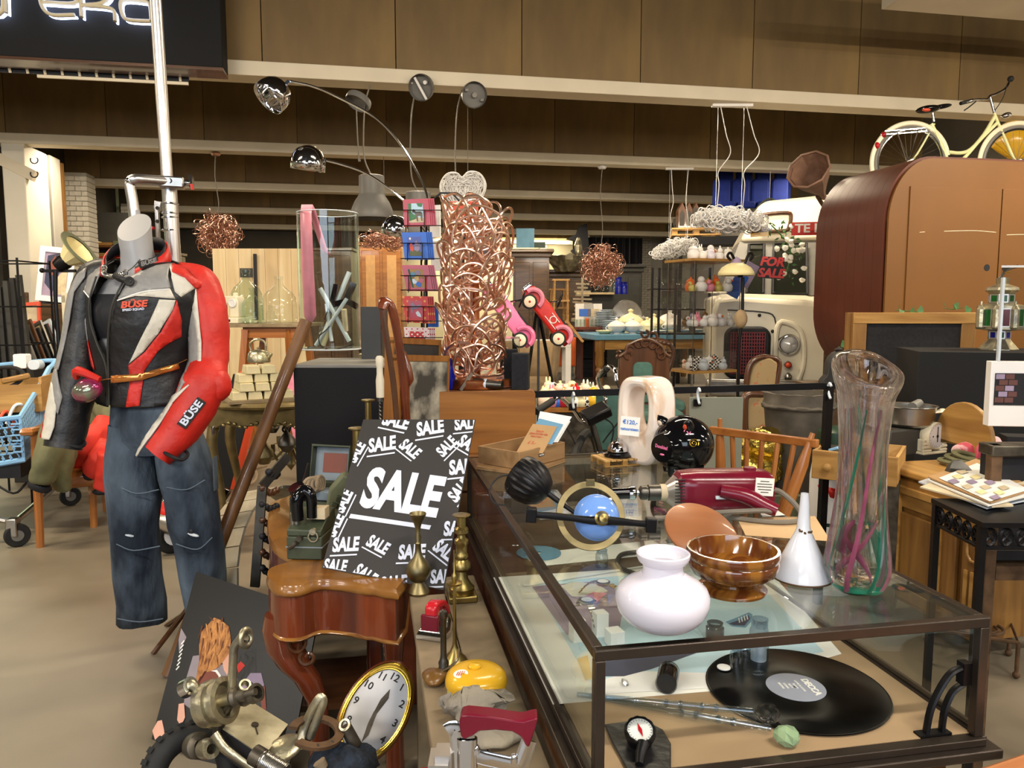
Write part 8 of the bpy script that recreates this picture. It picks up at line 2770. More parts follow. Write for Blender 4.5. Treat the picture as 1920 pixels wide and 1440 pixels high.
# ---- white truck
DTk=8.6
t,L=FR(1440,600,DTk,'vintage_truck','cream white vintage truck with red mesh grille and roof sign','truck',None,-12)
Mi=None
def C_(x,y,d=0):
 return L(x,y,d)
rg=[]
for(yy,pts)in((0,[(1335,720),(1336,585),(1345,560),(1380,556),(1520,566),(1600,580),(1600,720)]),(.5,[(1335,720),(1338,565),(1350,550),(1390,548),(1520,552),(1600,570),(1600,720)])):
 rg.append([V((C_(*p).x,yy+.0,max(.32,C_(*p).z)))for p in pts])
MB().loft(rg).o('hood','truck',t,bev=.05)
xl,xr=C_(1335,600).x,C_(1600,600).x
MB().b2((xl,.5,.32),(xr,2.6,C_(1450,553).z)).o('cab_lower','truck',t,bev=.05)
zw0,zw1=C_(1450,553).z,C_(1450,440).z
zr=C_(1500,348).z
MB().loft([[V((xl+.1,.52,zw0)),V((xr,.52,zw0)),V((xr,2.6,zw0)),V((xl+.1,2.6,zw0))],[V((C_(1400,440).x,.9,zw1)),V((xr,.9,zw1)),V((xr,2.6,zw1)),V((C_(1400,440).x,2.6,zw1))]]).o('cab_reflection_block','grey',t)  # solid block behind the windscreen; its grey stands in for the glass reflection
MB().loft([[V((C_(1400,440).x,.85,zw1)),V((xr,.85,zw1)),V((xr,2.6,zw1)),V((C_(1400,440).x,2.6,zw1))],[V((C_(1440,375).x,1.0,zr-.1)),V((xr,1.0,zr-.02)),V((xr,2.6,zr)),V((C_(1440,375).x,2.6,zr-.1))],[V((C_(1455,362).x,1.15,zr-.02)),V((xr,1.15,zr+.05)),V((xr,2.6,zr+.05)),V((C_(1455,362).x,2.6,zr))]]).o('roof','truck',t,bev=.06)
def onw(x,y):
 q=C_(x,y)
 u=(q.z-zw0)/(zw1-zw0)
 return V((q.x,.5+.36*u,q.z))
for a,nm in(((1398,548,1440,447),'pane'),((1448,550,1524,447),'pane')):
 q=[onw(a[0]+10,a[1]),onw(a[2]if nm and a[0]<1440 else a[2],a[1]),onw(a[2]+8,a[3]),onw(a[0]+20,a[3])]
 MB().quad(*[p-V((0,.02,0))for p in q]).o('windscreen','windscreen',t)
 MB().tube([p-V((0,.025,0))for p in q],.018,6,closed=True).o('windscreen_seal','black',t)
fr=[C_(x,y)for x,y in((1442,418),(1444,392),(1452,386),(1495,384),(1502,392),(1498,412),(1490,420))]
fr=[V((q.x,.84,q.z))for q in fr]
MB().add(fr,[tuple(range(len(fr)))]).o('roof_light','backlit',t)
MB().tube([q-V((0,.02,0))for q in fr],.025,8,closed=True,k=3).o('roof_light_frame','walnut',t)
# grille
a,b=C_(1364,617),C_(1437,706)
MB().prism(rrect(b.x-a.x+.06,a.z-b.z+.06,.12,6,((a.x+b.x)/2,(a.z+b.z)/2)),.1,p=(0,-.02,0)).o('grille_frame','black',t,bev=.03)
g=MB().prism(rrect(b.x-a.x-.06,a.z-b.z-.05,.06,6,((a.x+b.x)/2,(a.z+b.z)/2)),.12,p=(0,-.02,0)).o('grille_back','black',t)
m=MB()
for i in range(14):
 x=a.x+.04+(b.x-a.x-.08)*i/13
 m.b2((x-.005,-.12,b.z+.03),(x+.005,-.105,a.z-.03))
for i in range(13):
 z=b.z+.04+(a.z-b.z-.08)*i/12
 m.b2((a.x+.035,-.12,z-.005),(b.x-.035,-.105,z+.005))
m.o('grille_mesh','grillered',t)
def lampt(px,py,r_,mt,nm):
 q=C_(px,py)
 MB().lathe([(r_*1.25,0),(r_*1.2,.05),(r_,.07),(r_*.98,.055)],28,p=(q.x,-.01,q.z),r=(90,0,0)).o(nm+'_ring','chrome',t)
 MB().lathe([(r_,.05),(r_*.6,.08),(0,.095)],24,p=(q.x,-.01,q.z),r=(90,0,0)).o(nm,mt,t)
lampt(1477,645,.095,'lens','headlight')
lampt(1475,683,.038,'orangered','indicator')
lampt(1475,705,.038,'steel','side_lamp')
MB().tube([V((C_(x,y).x,-.03,C_(x,y).z))for x,y in((1452,700),(1456,615),(1475,605),(1500,625),(1503,680),(1490,720))],.03,8,k=4).o('wing_edge','truck',t)
for px,py in((1424,591),(1448,621)):
 MB().sph(V((C_(px,py).x,-.02,C_(px,py).z)),.02,8).o('catch','black',t)
MB().tube([V((C_(x,y).x,-.012,C_(x,y).z))for x,y in((1365,581),(1430,585),(1452,596),(1455,640))],.008,6,k=3).o('bonnet_seam','dkgrey',t)
MB().b2((xl-.05,-.2,.3),(xr,-.08,.5)).o('bumper','steel',t,bev=.03)
for x in(xl+.25,xr-.2):
 MB().lathe([(0,-.12),(.34,-.12),(.4,-.06),(.4,.06),(.34,.12),(0,.12)],28,p=(x,.7,.4),r=(0,90,0)).o('wheel','rubber',t)
def sign(px0,px1,py0,py1,s_,nm,label,m1,m2,sz,dd,shear=0,rot=0,bold=.004,sx=1):
 o_=W((px0+px1)/2,(py0+py1)/2,DTk+dd)
 k=(DTk+dd)/1440
 e=T(nm,label,'sign',o_,(0,rot,YD-12))
 MB().box((0,.006,0),((px1-px0)*k,.012,(py1-py0)*k)).o('plate',m1,e)
 for i,l_ in enumerate(s_):
  txt(l_,sz,m2,e,(0,-.002,(len(s_)/2-.5-i)*sz*.95),(90,0,0),bold,shear=shear,sx=sx)
sign(1488,1600,416,440,['TE HUUR'],'rental_sign','red TE HUUR sign over the truck windscreen','red','paper',.13,-.1,sx=1.1)
sign(1408,1440,422,443,['OCCASION'],'occasion_sign','yellow OCCASION plate at the truck roof corner','yellow','walnut',.05,-.1,rot=-4)
sign(1424,1468,482,522,['FOR','SALE'],'for_sale_sign','black FOR SALE sign with red letters in the truck windscreen','black','red',.13,-.15,.2,4,.006)
# flower garland
t2=T('flower_garland','white rose garland with green leaves over the truck windscreen','garland',(0,0,0))
gp=[W(x,y,DTk+.05)for x,y in((1446,422),(1462,438),(1475,455),(1482,475),(1478,500),(1470,520))]
MB().tube(gp,.008,6,k=4).o('stem','leaf',t2)
gl=cat_rom(gp,8)
lf=fl=None
for i in range(70):
 q=random.choice(gl)+V((rnd(-.12,.12),rnd(-.08,-.02),rnd(-.1,.1)))
 r3=(rnd(0,360),rnd(0,360),rnd(0,360))
 if lf is None:
  lf=MB().add([(0,-.03,0),(.014,0,.004),(0,.035,0),(-.014,0,.004)],[(0,1,2),(0,2,3)]).o('leaf','leaf',t2,p=q,r=r3)
 else:
  inst(lf,q,r3,t2)
for i in range(20):
 q=random.choice(gl)+V((rnd(-.16,.16),rnd(-.14,-.06),rnd(-.12,.1)))
 if fl is None:
  fl=MB().sph((0,0,0),(.035,.035,.026),8).jit(.012,40).o('flower','petal',t2,p=q)
 else:
  inst(fl,q,(rnd(0,90),rnd(0,90),0),t2)
  # books by the windscreen
for i,(px,py,mt,lab)in enumerate(((1382,535,'bluecard','blue framed book standing left of the truck screen'),(1402,515,'mauve','purple poster sheet leaning by the truck screen'))):
 q=W(px,py,8.3)
 MB().box((0,0,0),(.14,.02,.26),(0,14,0)).th('propped_book',lab,'book',mt,q,(0,14,YD))
 # ---- horn, seats, arched boxes
q=W(1528,340,7.6)
t=T('gramophone_horn','brown petal shaped gramophone horn on the truck roof','horn',q,(0,0,0))
MB().at((0,0,0),(64,0,-52)).lathe([(.2,.2),(.185,.16),(.15,.05),(.09,-.08),(.04,-.2),(.025,-.3),(.02,-.3),(.035,-.2),(.085,-.07),(.145,.05),(.18,.17)],9,fn=lambda a,z:1).o('bell','hornbrown',t,ang=20)
MB().at((0,0,0),(64,0,-52)).torus((0,0,.2),.2,.012,9,6).o('rim','hornbrown',t)
MB().tube([(.12,.14,-.12),(.3,.3,-.2),(.42,.36,-.28),(.42,.36,-q.z+.4)],.02,8,k=3).o('stem','rust',t)
DSt=13.0
zb=W(1400,392,DSt).z
q=W(1410,395,DSt)
t=T('seat_platform','high dark platform carrying the blue seats','platform',(q.x,q.y,0),(0,0,YD))
MB().b2((-1.0,-.1,zb-.12),(1.6,1.5,zb)).o('deck','dkgrey',t)
for x in(-.95,1.5):
 for y in(0,1.4):
  MB().bar((x,y,0),(x,y,zb-.12),.09).o('post','dkgrey',t)
for r_ in range(2):
 for i in range(4):
  q=W(1352+36*i+6*r_,380,DSt+.3+.8*r_)
  e=T('auditorium_chair',('front','rear')[r_]+' row blue upholstered seat, %s from the left'%('first','second','third','fourth')[i],'seat',(q.x,q.y,zb+.001+.0*r_),(0,0,YD))
  k=.18+.3*r_
  MB().prism(rrect(.29,.36+k,.07,4,(0,.18+k/2)),.1).o('backrest','seatblue',e,bev=.03)
  MB().b2((-.145,-.4,0),(.145,-.02,.12)).o('cushion','seatblue',e,bev=.03)
ql=W(1443,372,12.2)
t=T('wire_lampshade','pale ribbed wire lampshade frame before the blue seats','lampshade',ql)
for i in range(16):
 a=2*pi*i/16
 MB().tube([(.03*cos(a),.03*sin(a),.0),(.12*cos(a),.12*sin(a),-.06),(.26*cos(a),.26*sin(a),-.22)],.006,5,k=3).o('rib','mildew',t)
MB().cyl((0,0,0),(0,0,3.4-ql.z),.004,n=5).o('cord','white',t)
q=W(1310,448,13)
t=T('dark_awning','dark sloping awning roof behind the white cloud lamps','awning',q,(0,0,YD))
MB().prism([(-.5,-.0),(1.1,.04),(1.3,-.1),(-.4,-.12)],.6).o('cover','black',t)
for x in(-.3,1.0):
 MB().bar((x,0,-.05),(x,0,-q.z),.06).o('post','blackmetal',t)
q2=W(1292,442,13)
t=T('wood_pallet','wooden pallet on the awning carrying three arched cases','pallet',(q2.x,q2.y,q.z+.05),(0,0,YD-8))
for z in(0,.1):
 for y in(-.2,0,.2):
  MB().box((.1,y,z),(.8,.1,.025)).o('plank','piney',t)
for x in(-.25,.1,.45):
 MB().box((x,0,.05),(.09,.46,.075)).o('block','pine',t)
for i in range(3):
 q3=W(1276+13*i,430,13.05)
 e=T('arched_case',('leftmost','middle','rightmost')[i]+' dark gothic arched wooden case on the pallet','case',(q3.x,q3.y,q.z+.17),(0,0,YD))
 MB().prism([(-.06,0),(.06,0),(.06,.3),(0,.42),(-.06,.3)],.2).o('case','walnut',e)
 MB().prism([(-.035,.04),(.035,.04),(.035,.24),(0,.3),(-.035,.24)],.22).o('arch','dkgrey',e)
 # ---- brown pod caravan and the bicycle above it
yf=5.25
pf=Yp(1662,500,yf)
px0=pf.x
zt,zb=Yp(1760,297,yf).z,Yp(1662,700,yf).z
W_,H_=3.2,zt-zb
prof=[]
for i in range(13):
 a=R_(90+90*i/12)
 prof.append((.36+.36*cos(a),H_-.47+.47*sin(a)))
prof=[(W_,H_)]+prof
for i in range(13):
 a=R_(180+90*i/12)
 prof.append((.36+.36*cos(a),.47+.47*sin(a)))
prof.append((W_,0))
t=T('pod_caravan','rounded wooden pod caravan with dark brown shell and orange front doors','caravan',(px0,yf,zb))
MB().prism(prof,.88,p=(0,.46,0)).o('inner_body','podbrown',t)
# shell planks
pl=[(x-.006*(1 if x<.4 else 0),z)for x,z in prof]
edge=prof[1:-1]
nS_=8
for k in range(nS_):
 m=MB()
 y0,y1=.03+.89*k/nS_,.03+.89*(k+1)/nS_-.002
 vs,fs=[],[]
 full=[prof[0]]+edge+[prof[-1]]
 cxy=(1.4,H_/2)
 for(x,z)in full:
  d=V((x-cxy[0],z-cxy[1]))
  if x<.36:
   if z>H_-.47:
    n_=V(((x-.36)/.36,(z-(H_-.47))/.47))
   elif z<.47:
    n_=V(((x-.36)/.36,(z-.47)/.47))
   else:
    n_=V((-1,0))
   n_.normalize()
  else:
   n_=V((0,1 if z>H_/2 else-1))
  for y in(y0,y1):
   vs+=[V((x,y,z)),V((x+n_.x*.02,y,z+n_.y*.02))]
 nn=len(full)
 for i in range(nn-1):
  a,b=4*i,4*(i+1)
  fs+=[(a,b,b+1,a+1),(a+2,a+3,b+3,b+2),(a+1,b+1,b+3,a+3),(a,a+2,b+2,b)]
 m.add(vs,fs).o('plank','podbrown',t)
ft=MB().prism(prof,.03,p=(0,.014,0)).o('front_panel','podorange',t)
d0,d1=Yp(1706,349,yf),Yp(1878,355,yf)
for k,(xa,xb)in enumerate(((d0.x-px0,d1.x-px0-.006),(d1.x-px0+.006,d1.x-px0+.9))):
 MB().b2((xa,-.012,.1),(xb,-.001,d0.z-zb)).o('door','podorange',t,bev=.002)
for px,py in((1848,502),(1882,503)):
 q=Yp(px,py,yf)
 MB().cyl((q.x-px0,-.0135,q.z-zb),(q.x-px0,-.011,q.z-zb),.026,n=24).o('finger_hole','black',t)
for pts in([(1768,434),(1800,433),(1830,433),(1865,436)],[(1885,441),(1905,440),(1930,440)],[(1722,436),(1732,435)]):
 MB().tube([V((Yp(x,y,yf).x-px0,-.0125,Yp(x,y,yf).z-zb))for x,y in pts],.0025,5,k=3).o('scratch','cream',t)
for x in(.5,2.6):
 MB().b2((x,.1,-zb),(x+.1,.2,0)).b2((x,.8,-zb),(x+.1,.88,0)).o('trestle','darkoak',t)
 # deck behind carrying the bicycle
DB_=7.35
zd=W(1705,372,DB_).z
q=W(1800,372,DB_)
ql=W(1640,372,DB_)
t=T('storage_deck','high timber deck behind the caravan','platform',(ql.x,6.22,zd))
MB().b2((0,0,-.06),(3.2,1.0,0)).o('boards','oldplank',t)
for x in(.1,3.0):
 MB().b2((x,.1,-zd),(x+.1,.2,-.06)).b2((x,.8,-zd),(x+.1,.9,-.06)).o('post','oldplank',t)
t=T('white_bicycle','pale cream ladies bicycle standing above the caravan','bicycle',(W(1800,372,DB_).x,W(1800,372,DB_).y,zd),(0,0,YD))
o=V(t.location)
Ab=Matrix.Rotation(-R_(YD),3,'Z')
def BL_(x,y,d=0):
 return Ab@(W(x,y,DB_+d)-o)
hubs=[]
for hx in(1706,1908):
 c=BL_(hx,304)
 R_w=c.z-.012
 hubs.append(c)
 w_=MB().torus(c,R_w,.014,48,8,(90,0,0)).o('tyre','grey',t)
 MB().torus(c,R_w-.022,.009,48,6,(90,0,0)).o('rim','chrome',w_)
 m=MB()
 for i in range(28):
  a=2*pi*i/28
  m.cyl(c+V((.02*cos(a+.5),.02*(-1)**i,.02*sin(a+.5))),c+V(((R_w-.025)*cos(a),0,(R_w-.025)*sin(a))),.0016,n=4,caps=False)
 sp_=m.o('spokes','steel',w_)
 sp_['kind']='stuff'
 MB().cyl(c+V((0,-.04,0)),c+V((0,.04,0)),.022,n=12).o('hub','steel',w_)
 MB().torus(c,R_w+.035,.022,40,8,(90,0,0),(10,200)if hx<1800 else(20,190),flat=.6).o('mudguard','cream',t)
mat('bikecream','dfe0a8',.25,0,.05,6,coat=.4)
for pts,r_ in(([(1746,232),(1755,250),(1775,296),(1785,315)],.016),([(1866,217),(1845,252),(1820,280),(1800,287),(1778,285)],.017),([(1870,230),(1838,262),(1812,292),(1788,315)],.016),([(1752,232),(1720,288),(1706,304)],.009),([(1785,312),(1745,308),(1706,304)],.01),([(1864,212),(1872,232),(1885,262),(1900,296),(1908,304)],.013)):
 MB().tube([BL_(*p)for p in pts],r_,10,k=3).o('frame_tube','bikecream',t)
MB().tube([BL_(1751,228),BL_(1749,212)],.012,10).tube([BL_(1864,210),BL_(1856,180)],.012,10).o('seatpost','chrome',t)
MB().sph(BL_(1740,205),(.11,.08,.035),18,(0,-6,0)).sph(BL_(1765,200),(.1,.03,.022),14,(0,-10,0)).o('saddle','blackgloss',t)
MB().sph(BL_(1737,206,-.06),(.04,.02,.016),10).o('saddle_patch','orangered',t)
MB().tube([BL_(1803,194,-.3),BL_(1830,187,-.25),BL_(1850,186,-.1),BL_(1856,180),BL_(1868,176,.1),BL_(1885,166,.25),BL_(1893,152,.35)],.011,10,k=5).o('handlebar','chrome',t)
MB().tube([BL_(1801,194,-.3),BL_(1824,188,-.26)],.016,10).o('grip','rubber',t)
MB().sph(BL_(1895,148,.35),.03,10).o('grip','rubber',t)
MB().tube([BL_(1830,190,-.25),BL_(1818,200,-.28),BL_(1808,207,-.3)],.006,6,k=3).o('brake_lever','blackmetal',t)
MB().sph(BL_(1886,217),(.05,.04,.028),14,(0,-20,0)).o('head_lamp','chrome',t)
MB().tube([BL_(1660,246,-.05),BL_(1735,240,-.05),BL_(1738,246,-.05),BL_(1662,252,-.05)],.007,6,closed=True).tube([BL_(1660,246,.05),BL_(1735,240,.05)],.007,6).tube([BL_(1682,247,-.06),BL_(1700,300,-.05)],.006,6).tube([BL_(1722,243,-.06),BL_(1703,300,-.05)],.006,6).o('luggage_rack','chrome',t)
MB().sph(BL_(1656,253),(.022,.03,.03),10).sph(BL_(1644,273),(.024,.03,.034),10).o('rear_light','redgloss',t)
MB().tube([BL_(1862,212),BL_(1880,185),BL_(1888,160)],.004,5,k=4).o('brake_cable','blackmetal',t)
q=W(1905,262,8.6)
MB().sph((0,0,0),(.3,.1,.2),16).jit(.05,8).th('yellow_bundle','yellow padded bundle behind the bicycle front wheel','bundle','yellow',q)
# ================================================================== right foreground furniture
# ---- blackboard and black box
t,L=FR(1720,690,4.85,'chalkboard','standing chalkboard with thick pine frame','chalkboard',None,-4)
a,b=L(1604,586),L(1828,584)
zb=.15
MB().b2((a.x,0,zb),(a.x+.085,.035,a.z)).o('stile','pinez',t,bev=.003)
MB().b2((b.x-.085,0,zb),(b.x,.035,a.z)).o('stile','pinez',t,bev=.003)
MB().b2((a.x+.002,-.003,a.z-.07),(b.x,.036,a.z)).o('top_rail','pine',t,bev=.003)
MB().b2((a.x+.085,0,zb),(b.x-.085,.036,zb+.08)).o('bottom_rail','pine',t)
MB().b2((a.x+.08,.01,zb+.05),(b.x-.08,.03,a.z-.06)).o('board','velvet',t)
MB().b2((a.x-.02,.05,0),(a.x+.05,.09,a.z)).b2((b.x-.05,.4,0),(b.x,.44,a.z-.1)).o('rear_leg','pinez',t)
MB().cyl((a.x+.05,-.004,L(1620,668).z),(a.x+.05,.0,L(1620,668).z),.009,n=12).o('bolt','darksteel',t)
t,L=FR(1865,700,4.05,'black_box','large black felt covered box under the lantern','box',None,-14)
zt=L(1865,661).z
MB().b2((-.37,0,0),(.37,.5,zt)).o('body','blackspeck',t,bev=.003)
BZt=zt+.001
# ---- moroccan lantern
DLn=4.3
q=W(1872,650,DLn)
t=T('moroccan_lantern','star shaped metal lantern with red and green glass panels','lantern',(q.x,q.y,BZt),(0,0,YD))
s=DLn/1440
MB().lathe([(.1,0),(.1,.006),(.062,.05),(.056,.06)],8).o('foot','steelworn',t,ang=20)
zz=[.06,.105,.115,.245,.26,.31,.33,.345]
MB().lathe([(.052,zz[0]),(.052,zz[1]),(.12,zz[2]),(.12,zz[3]),(.06,zz[4]),(.06,zz[5]),(.085,zz[6]),(.08,zz[7]),(.03,zz[7]+.02),(.035,zz[7]+.05),(0,zz[7]+.06)],8).o('body','steelworn',t,ang=20)
mat('glassred','5a140e',.15,v=.15,sc=30)
mat('glassgrn','0d4a1a',.15,v=.15,sc=30)
for i in range(8):
 a=2*pi*(i+.5)/8
 for r_,z0,z1,w_,mt in((.1115,zz[2]+.02,zz[3]-.02,.05,'glassred' if i%2 else 'glassgrn'),(.0565,zz[4]+.008,zz[5]-.008,.034,'glassgrn'),(.0495,zz[0]+.008,zz[1]-.006,.028,'glassgrn' if i%2 else 'cobalt')):
  f_=MB().at((r_*cos(a),r_*sin(a),(z0+z1)/2),(0,0,math.degrees(a)+90)).ringp(rrect(w_+.012,z1-z0+.012,.001,1),rrect(w_,z1-z0,.001,1),.006).o('panel_frame','alu',t)
  MB().at((r_*cos(a),r_*sin(a),(z0+z1)/2),(0,0,math.degrees(a)+90)).box((0,0,0),(w_,.004,z1-z0)).o('glass_panel',mt,f_)
for i in range(5):
 a=R_(190+40*i)
 MB().lathe([(0,0),(.016,0),(.022,.012),(.022,.11),(.012,.13),(.006,.135),(.006,.155),(0,.155)],8,p=(.125*cos(a),.125*sin(a),zz[2])).o('turret','jarglass' if i>2 else 'steelworn',t,ang=20)
MB().tube([(-.02,0,zz[7]+.05),(.02,0,zz[7]+.1),(.08,0,zz[7]+.12)],.008,6).o('hanger','darksteel',t)
# ---- acrylic photo stand
Dp=2.85
q=W(1920,700,Dp)
t=T('photo_stand','white block photo of a brick wall with clear acrylic panel above','photo display',q,(0,0,YD-6))
def pl_(x,y):
 p_=W(x,y,Dp)-q
 return V((p_.dot(RT),0,p_.z))
a,b=pl_(1863,678),pl_(1990,800)
MB().b2((a.x,0,b.z),(b.x,.04,a.z)).o('block','white',t,bev=.002)
a2,b2_=pl_(1869,700),pl_(1980,760)
ph=MB().b2((a2.x,-.003,b2_.z),(b2_.x,-.001,a2.z)).o('photo','black',t)
mat('brickred','5c3a36',.7)
for r_ in range(5):
 for c_ in range(2):
  x=a2.x+.002+.034*c_+(.012 if r_%2 else 0)
  MB().b2((x,-.0045,a2.z-.022*(r_+1)),(x+.031,-.003,a2.z-.022*r_-.003)).o('printed_brick','brickred' if(r_+c_)%3 else 'mauve',ph)
a,b=pl_(1885,497),pl_(1990,680)
MB().b2((a.x,.012,b.z),(b.x,.018,a.z)).o('acrylic_panel','acryl',t)
MB().bar(pl_(1886,520)+V((0,.008,0)),pl_(1876,678)+V((0,.008,0)),.016,.008).o('side_strip','china',t)
MB().bar(pl_(1885,499)+V((0,.015,0)),pl_(1990,499)+V((0,.015,0)),.004,.008).o('top_edge','white',t)
MB().cyl(pl_(1887,511),pl_(1897,510),.0025,n=8).o('pin','gold',t)
# ---- pine dresser
t=T('pine_dresser','old pine dresser with worktop, curved back board and open drawer','dresser',(0,0,0))
DZ=.64
P0,P1=Zp(1652,868,DZ),Zp(1835,922,DZ)
ax=(P1-P0)
ax.z=0
ax.normalize()
ay=V((-ax.y,ax.x,0))
if ay.dot(FW)<0:
 ay=-ay
rzD=math.degrees(math.atan2(ax.y,ax.x))
t.location=(P0.x,P0.y,0)
t.rotation_euler=(0,0,R_(rzD))
AD=Matrix.Rotation(-R_(rzD),3,'Z')
def DL(p):
 return AD@(V(p)-V((P0.x,P0.y,0)))
ln=(P1-P0).length
MB().b2((-.02,.0,DZ-.03),(ln+.35,.42,DZ)).o('worktop','pine',t,bev=.008)
MB().b2((.0,.03,.08),(ln+.0,.4,DZ-.03)).o('body','pinez',t)
MB().b2((.02,.015,DZ-.16),(ln*.95,.03,DZ-.045)).o('drawer','pine',t,bev=.004)
MB().b2((.02,.01,.1),(.42,.03,DZ-.18)).o('door','pinez',t,bev=.004)
MB().ringp(rrect(.26,.42,.004,1,(.22,.36)),rrect(.2,.36,.004,1,(.22,.36)),.02,(0,.008,0)).o('door_moulding','pine',t,bev=.003)
MB().sph((.07,-.008,.46),.018,14).o('knob','pine',t)
MB().b2((.46,.0,.08),(.58,.03,DZ-.18)).o('pilaster','pinez',t,bev=.006)
for x in(.48,.51,.54):
 MB().b2((x,-.006,.12),(x+.014,.0,.34)).o('flute','pine',t)
MB().tube([(.49,-.003,.4),(.49,-.003,.58),(.52,-.003,.62),(.55,-.003,.58),(.55,-.003,.4)],.006,6,closed=True,k=3).o('carved_panel','pine',t)
c0=DL(W(1850,780,(P0-C0).dot(FW)+.1))
arc=[(c0.x+.16*cos(R_(a)),DZ+.08+.17*sin(R_(a)))for a in range(0,181,12)]
bp=[(0,DZ),(ln+.5,DZ),(ln+.5,DZ+.05),(c0.x+.19,DZ+.06)]+arc+[(c0.x-.2,DZ+.06),(c0.x-.25,DZ+.05),(c0.x-.34,DZ+.09),(c0.x-.44,DZ+.07),(0,DZ+.06)]
MB().prism(bp,.022,p=(0,.40,0)).o('back_board','pine',t,bev=.003)
# pulled-out drawer
o=W(1522,872,3.15)
t2=T('loose_drawer','pulled out pine drawer with round knob resting at the dresser end','drawer',(o.x,o.y,o.z-.055),(0,0,YD-32))
MB().b2((0,0,0),(.32,.018,.12)).o('front','pine',t2,bev=.003)
MB().b2((0,.018,.005),(.012,.34,.115)).b2((.308,.018,.005),(.32,.34,.115)).b2((.012,.33,.005),(.308,.34,.115)).b2((.012,.018,.005),(.308,.33,.012)).o('box','piney',t2)
MB().lathe([(.006,0),(.006,.012),(.016,.018),(.016,.03),(.008,.036),(0,.036)],18,p=(.065,0,.055),r=(90,0,0)).o('knob','pine',t2)
MB().b2((.02,.02,.012),(.2,.3,.1)).th('dark_tray','dark folder standing in the pulled out drawer','folder','dkgrey',V(t2.location),(0,0,YD-32))
MB().bar((.06,.05,.115),(.1,.02,.135),.018,.012).th('blue_peg','light blue plastic peg on the drawer edge','peg','basket',V(t2.location),(0,0,YD-32),bev=.003)
MB().b2((.23,.12,.02-o.z+.055),(.32,.3,-.001)).th('drawer_stand','dark box stand carrying the pulled out drawer','stand','greasy',V(t2.location),(0,0,YD-32))
# on the dresser
def onD(px,py):
 q=Zp(px,py,DZ+.001)
 return q
q=onD(1716,850)
s=dep(q)/FPX
b=onD(1710,858)
t=T('shop_scale','flat grey metal shop scale base under the steel pan','scale',(b.x+.0,b.y+.17,DZ+.001),(0,0,rzD+12))
t.scale=(1.15,)*3
MB().b2((-.15,-.1,0),(.1,.1,.1)).o('body','dkgrey',t,bev=.006)
MB().b2((-.13,-.104,.02),(.06,-.1,.08)).o('front_panel','grey',t,bev=.003)
MB().b2((-.13,-.09,.1),(.08,-.05,.104)).o('top_strip','steel',t)
pz=DZ+.121
pq=W(1703,800,(b-C0).dot(FW)+.16)
t=T('steel_pan','wide stainless steel pan on the grey scale','pan',(pq.x,pq.y,pz))
k=dep(pq)/FPX
MB().lathe([(0,0),(.095,0),(.108,.012),(.112,.085),(.12,.09),(.119,.092),(.11,.09),(.105,.014),(0,.006)],48).o('bowl','steel',t)
t3=MB().cyl((.0,-.02,.085),(.06,.01,.1),.022,.018,n=16).th('grey_cup','grey plastic bottle end lying in the steel pan','bottle','grey',V((pq.x,pq.y,pz)))
q=onD(1745,850)
t=T('kitchen_scale','cream kitchen scale with round white dial','scale',q,(0,0,YD+24))
t.scale=(1.25,)*3
k=dep(q)/FPX
MB().b2((-.06,-.02,0),(.06,.04,.01)).b2((-.055,-.012,.01),(-.02,.03,.055)).b2((.02,-.012,.01),(.055,.03,.055)).o('base','cream',t,bev=.004)
m=MB()
for i in range(4):
 for x in(-.04,.04):
  m.cyl((x-.02,-.014,.014+.013*i),(x+.02,-.014,.014+.013*i),.0055,n=8)
m.o('ribs','cream',t)
MB().lathe([(0,-.02),(.046,-.02),(.05,-.014),(.05,.014),(.046,.02),(.043,.016),(0,.016)],40,p=(0,-.005,.066),r=(90,0,0)).o('housing','cream',t)
d_=MB().lathe([(0,0),(.042,0)],36,p=(0,-.0225,.066),r=(90,0,0)).o('dial','white',t)
MB().b2((-.0012,-.025,.045),(.0012,-.0235,.1)).sph((0,-.024,.066),(.006,.002,.006),10).o('pointer','black',d_)
for x in(-.022,.022):
 MB().sph((x,-.0235,.066),(.003,.001,.003),8).o('dial_screw','black',d_)
m=MB()
for i in range(20):
 a=2*pi*i/20
 m.box((.038*cos(a),-.0235,.066+.038*sin(a)),(.0035,.0006,.0008),(0,-math.degrees(a),0))
m.o('scale_mark','charpanel',d_)
MB().cyl((0,0,.112),(0,0,.148),.008,n=12).o('column','cream',t)
MB().tube([(-.055,0,.155),(-.03,0,.15),(0,0,.149),(.03,0,.15),(.055,0,.155)],.006,8,k=3,flat=2.5,up=(0,0,1)).o('tray_arm','cream',t)
# cloth and strap
q=onD(1830,862)
t=T('checked_cloth','crumpled pink and red checked tea cloth on the dresser','cloth',q)
mat('tea','d2566a',.8,hx2='e9c3c8',sc=24,st=(1,.12,.12),lo=.47,hi=.53)
MB().sph((0,0,.045),(.095,.06,.05),30,(0,-14,0)).jit(.035,14).jit(.012,40).o('heap','tea',t,sub=1)
MB().tube([(-.02,-.05,.08),(-.05,-.075,.05),(-.06,-.08,.02)],[.03,.035,.025],12,k=4,flat=.5).jit(.008,30).o('fold','tea',t)
t=T('olive_strap','olive webbing strap coiled beside the checked cloth','strap',onD(1798,872))
for i in range(3):
 MB().torus((.02*i,-.005*i,.012+.012*i),.07-.006*i,.009,30,8,(6*i,4,10*i),flat=1.4).o('loop','olive',t)
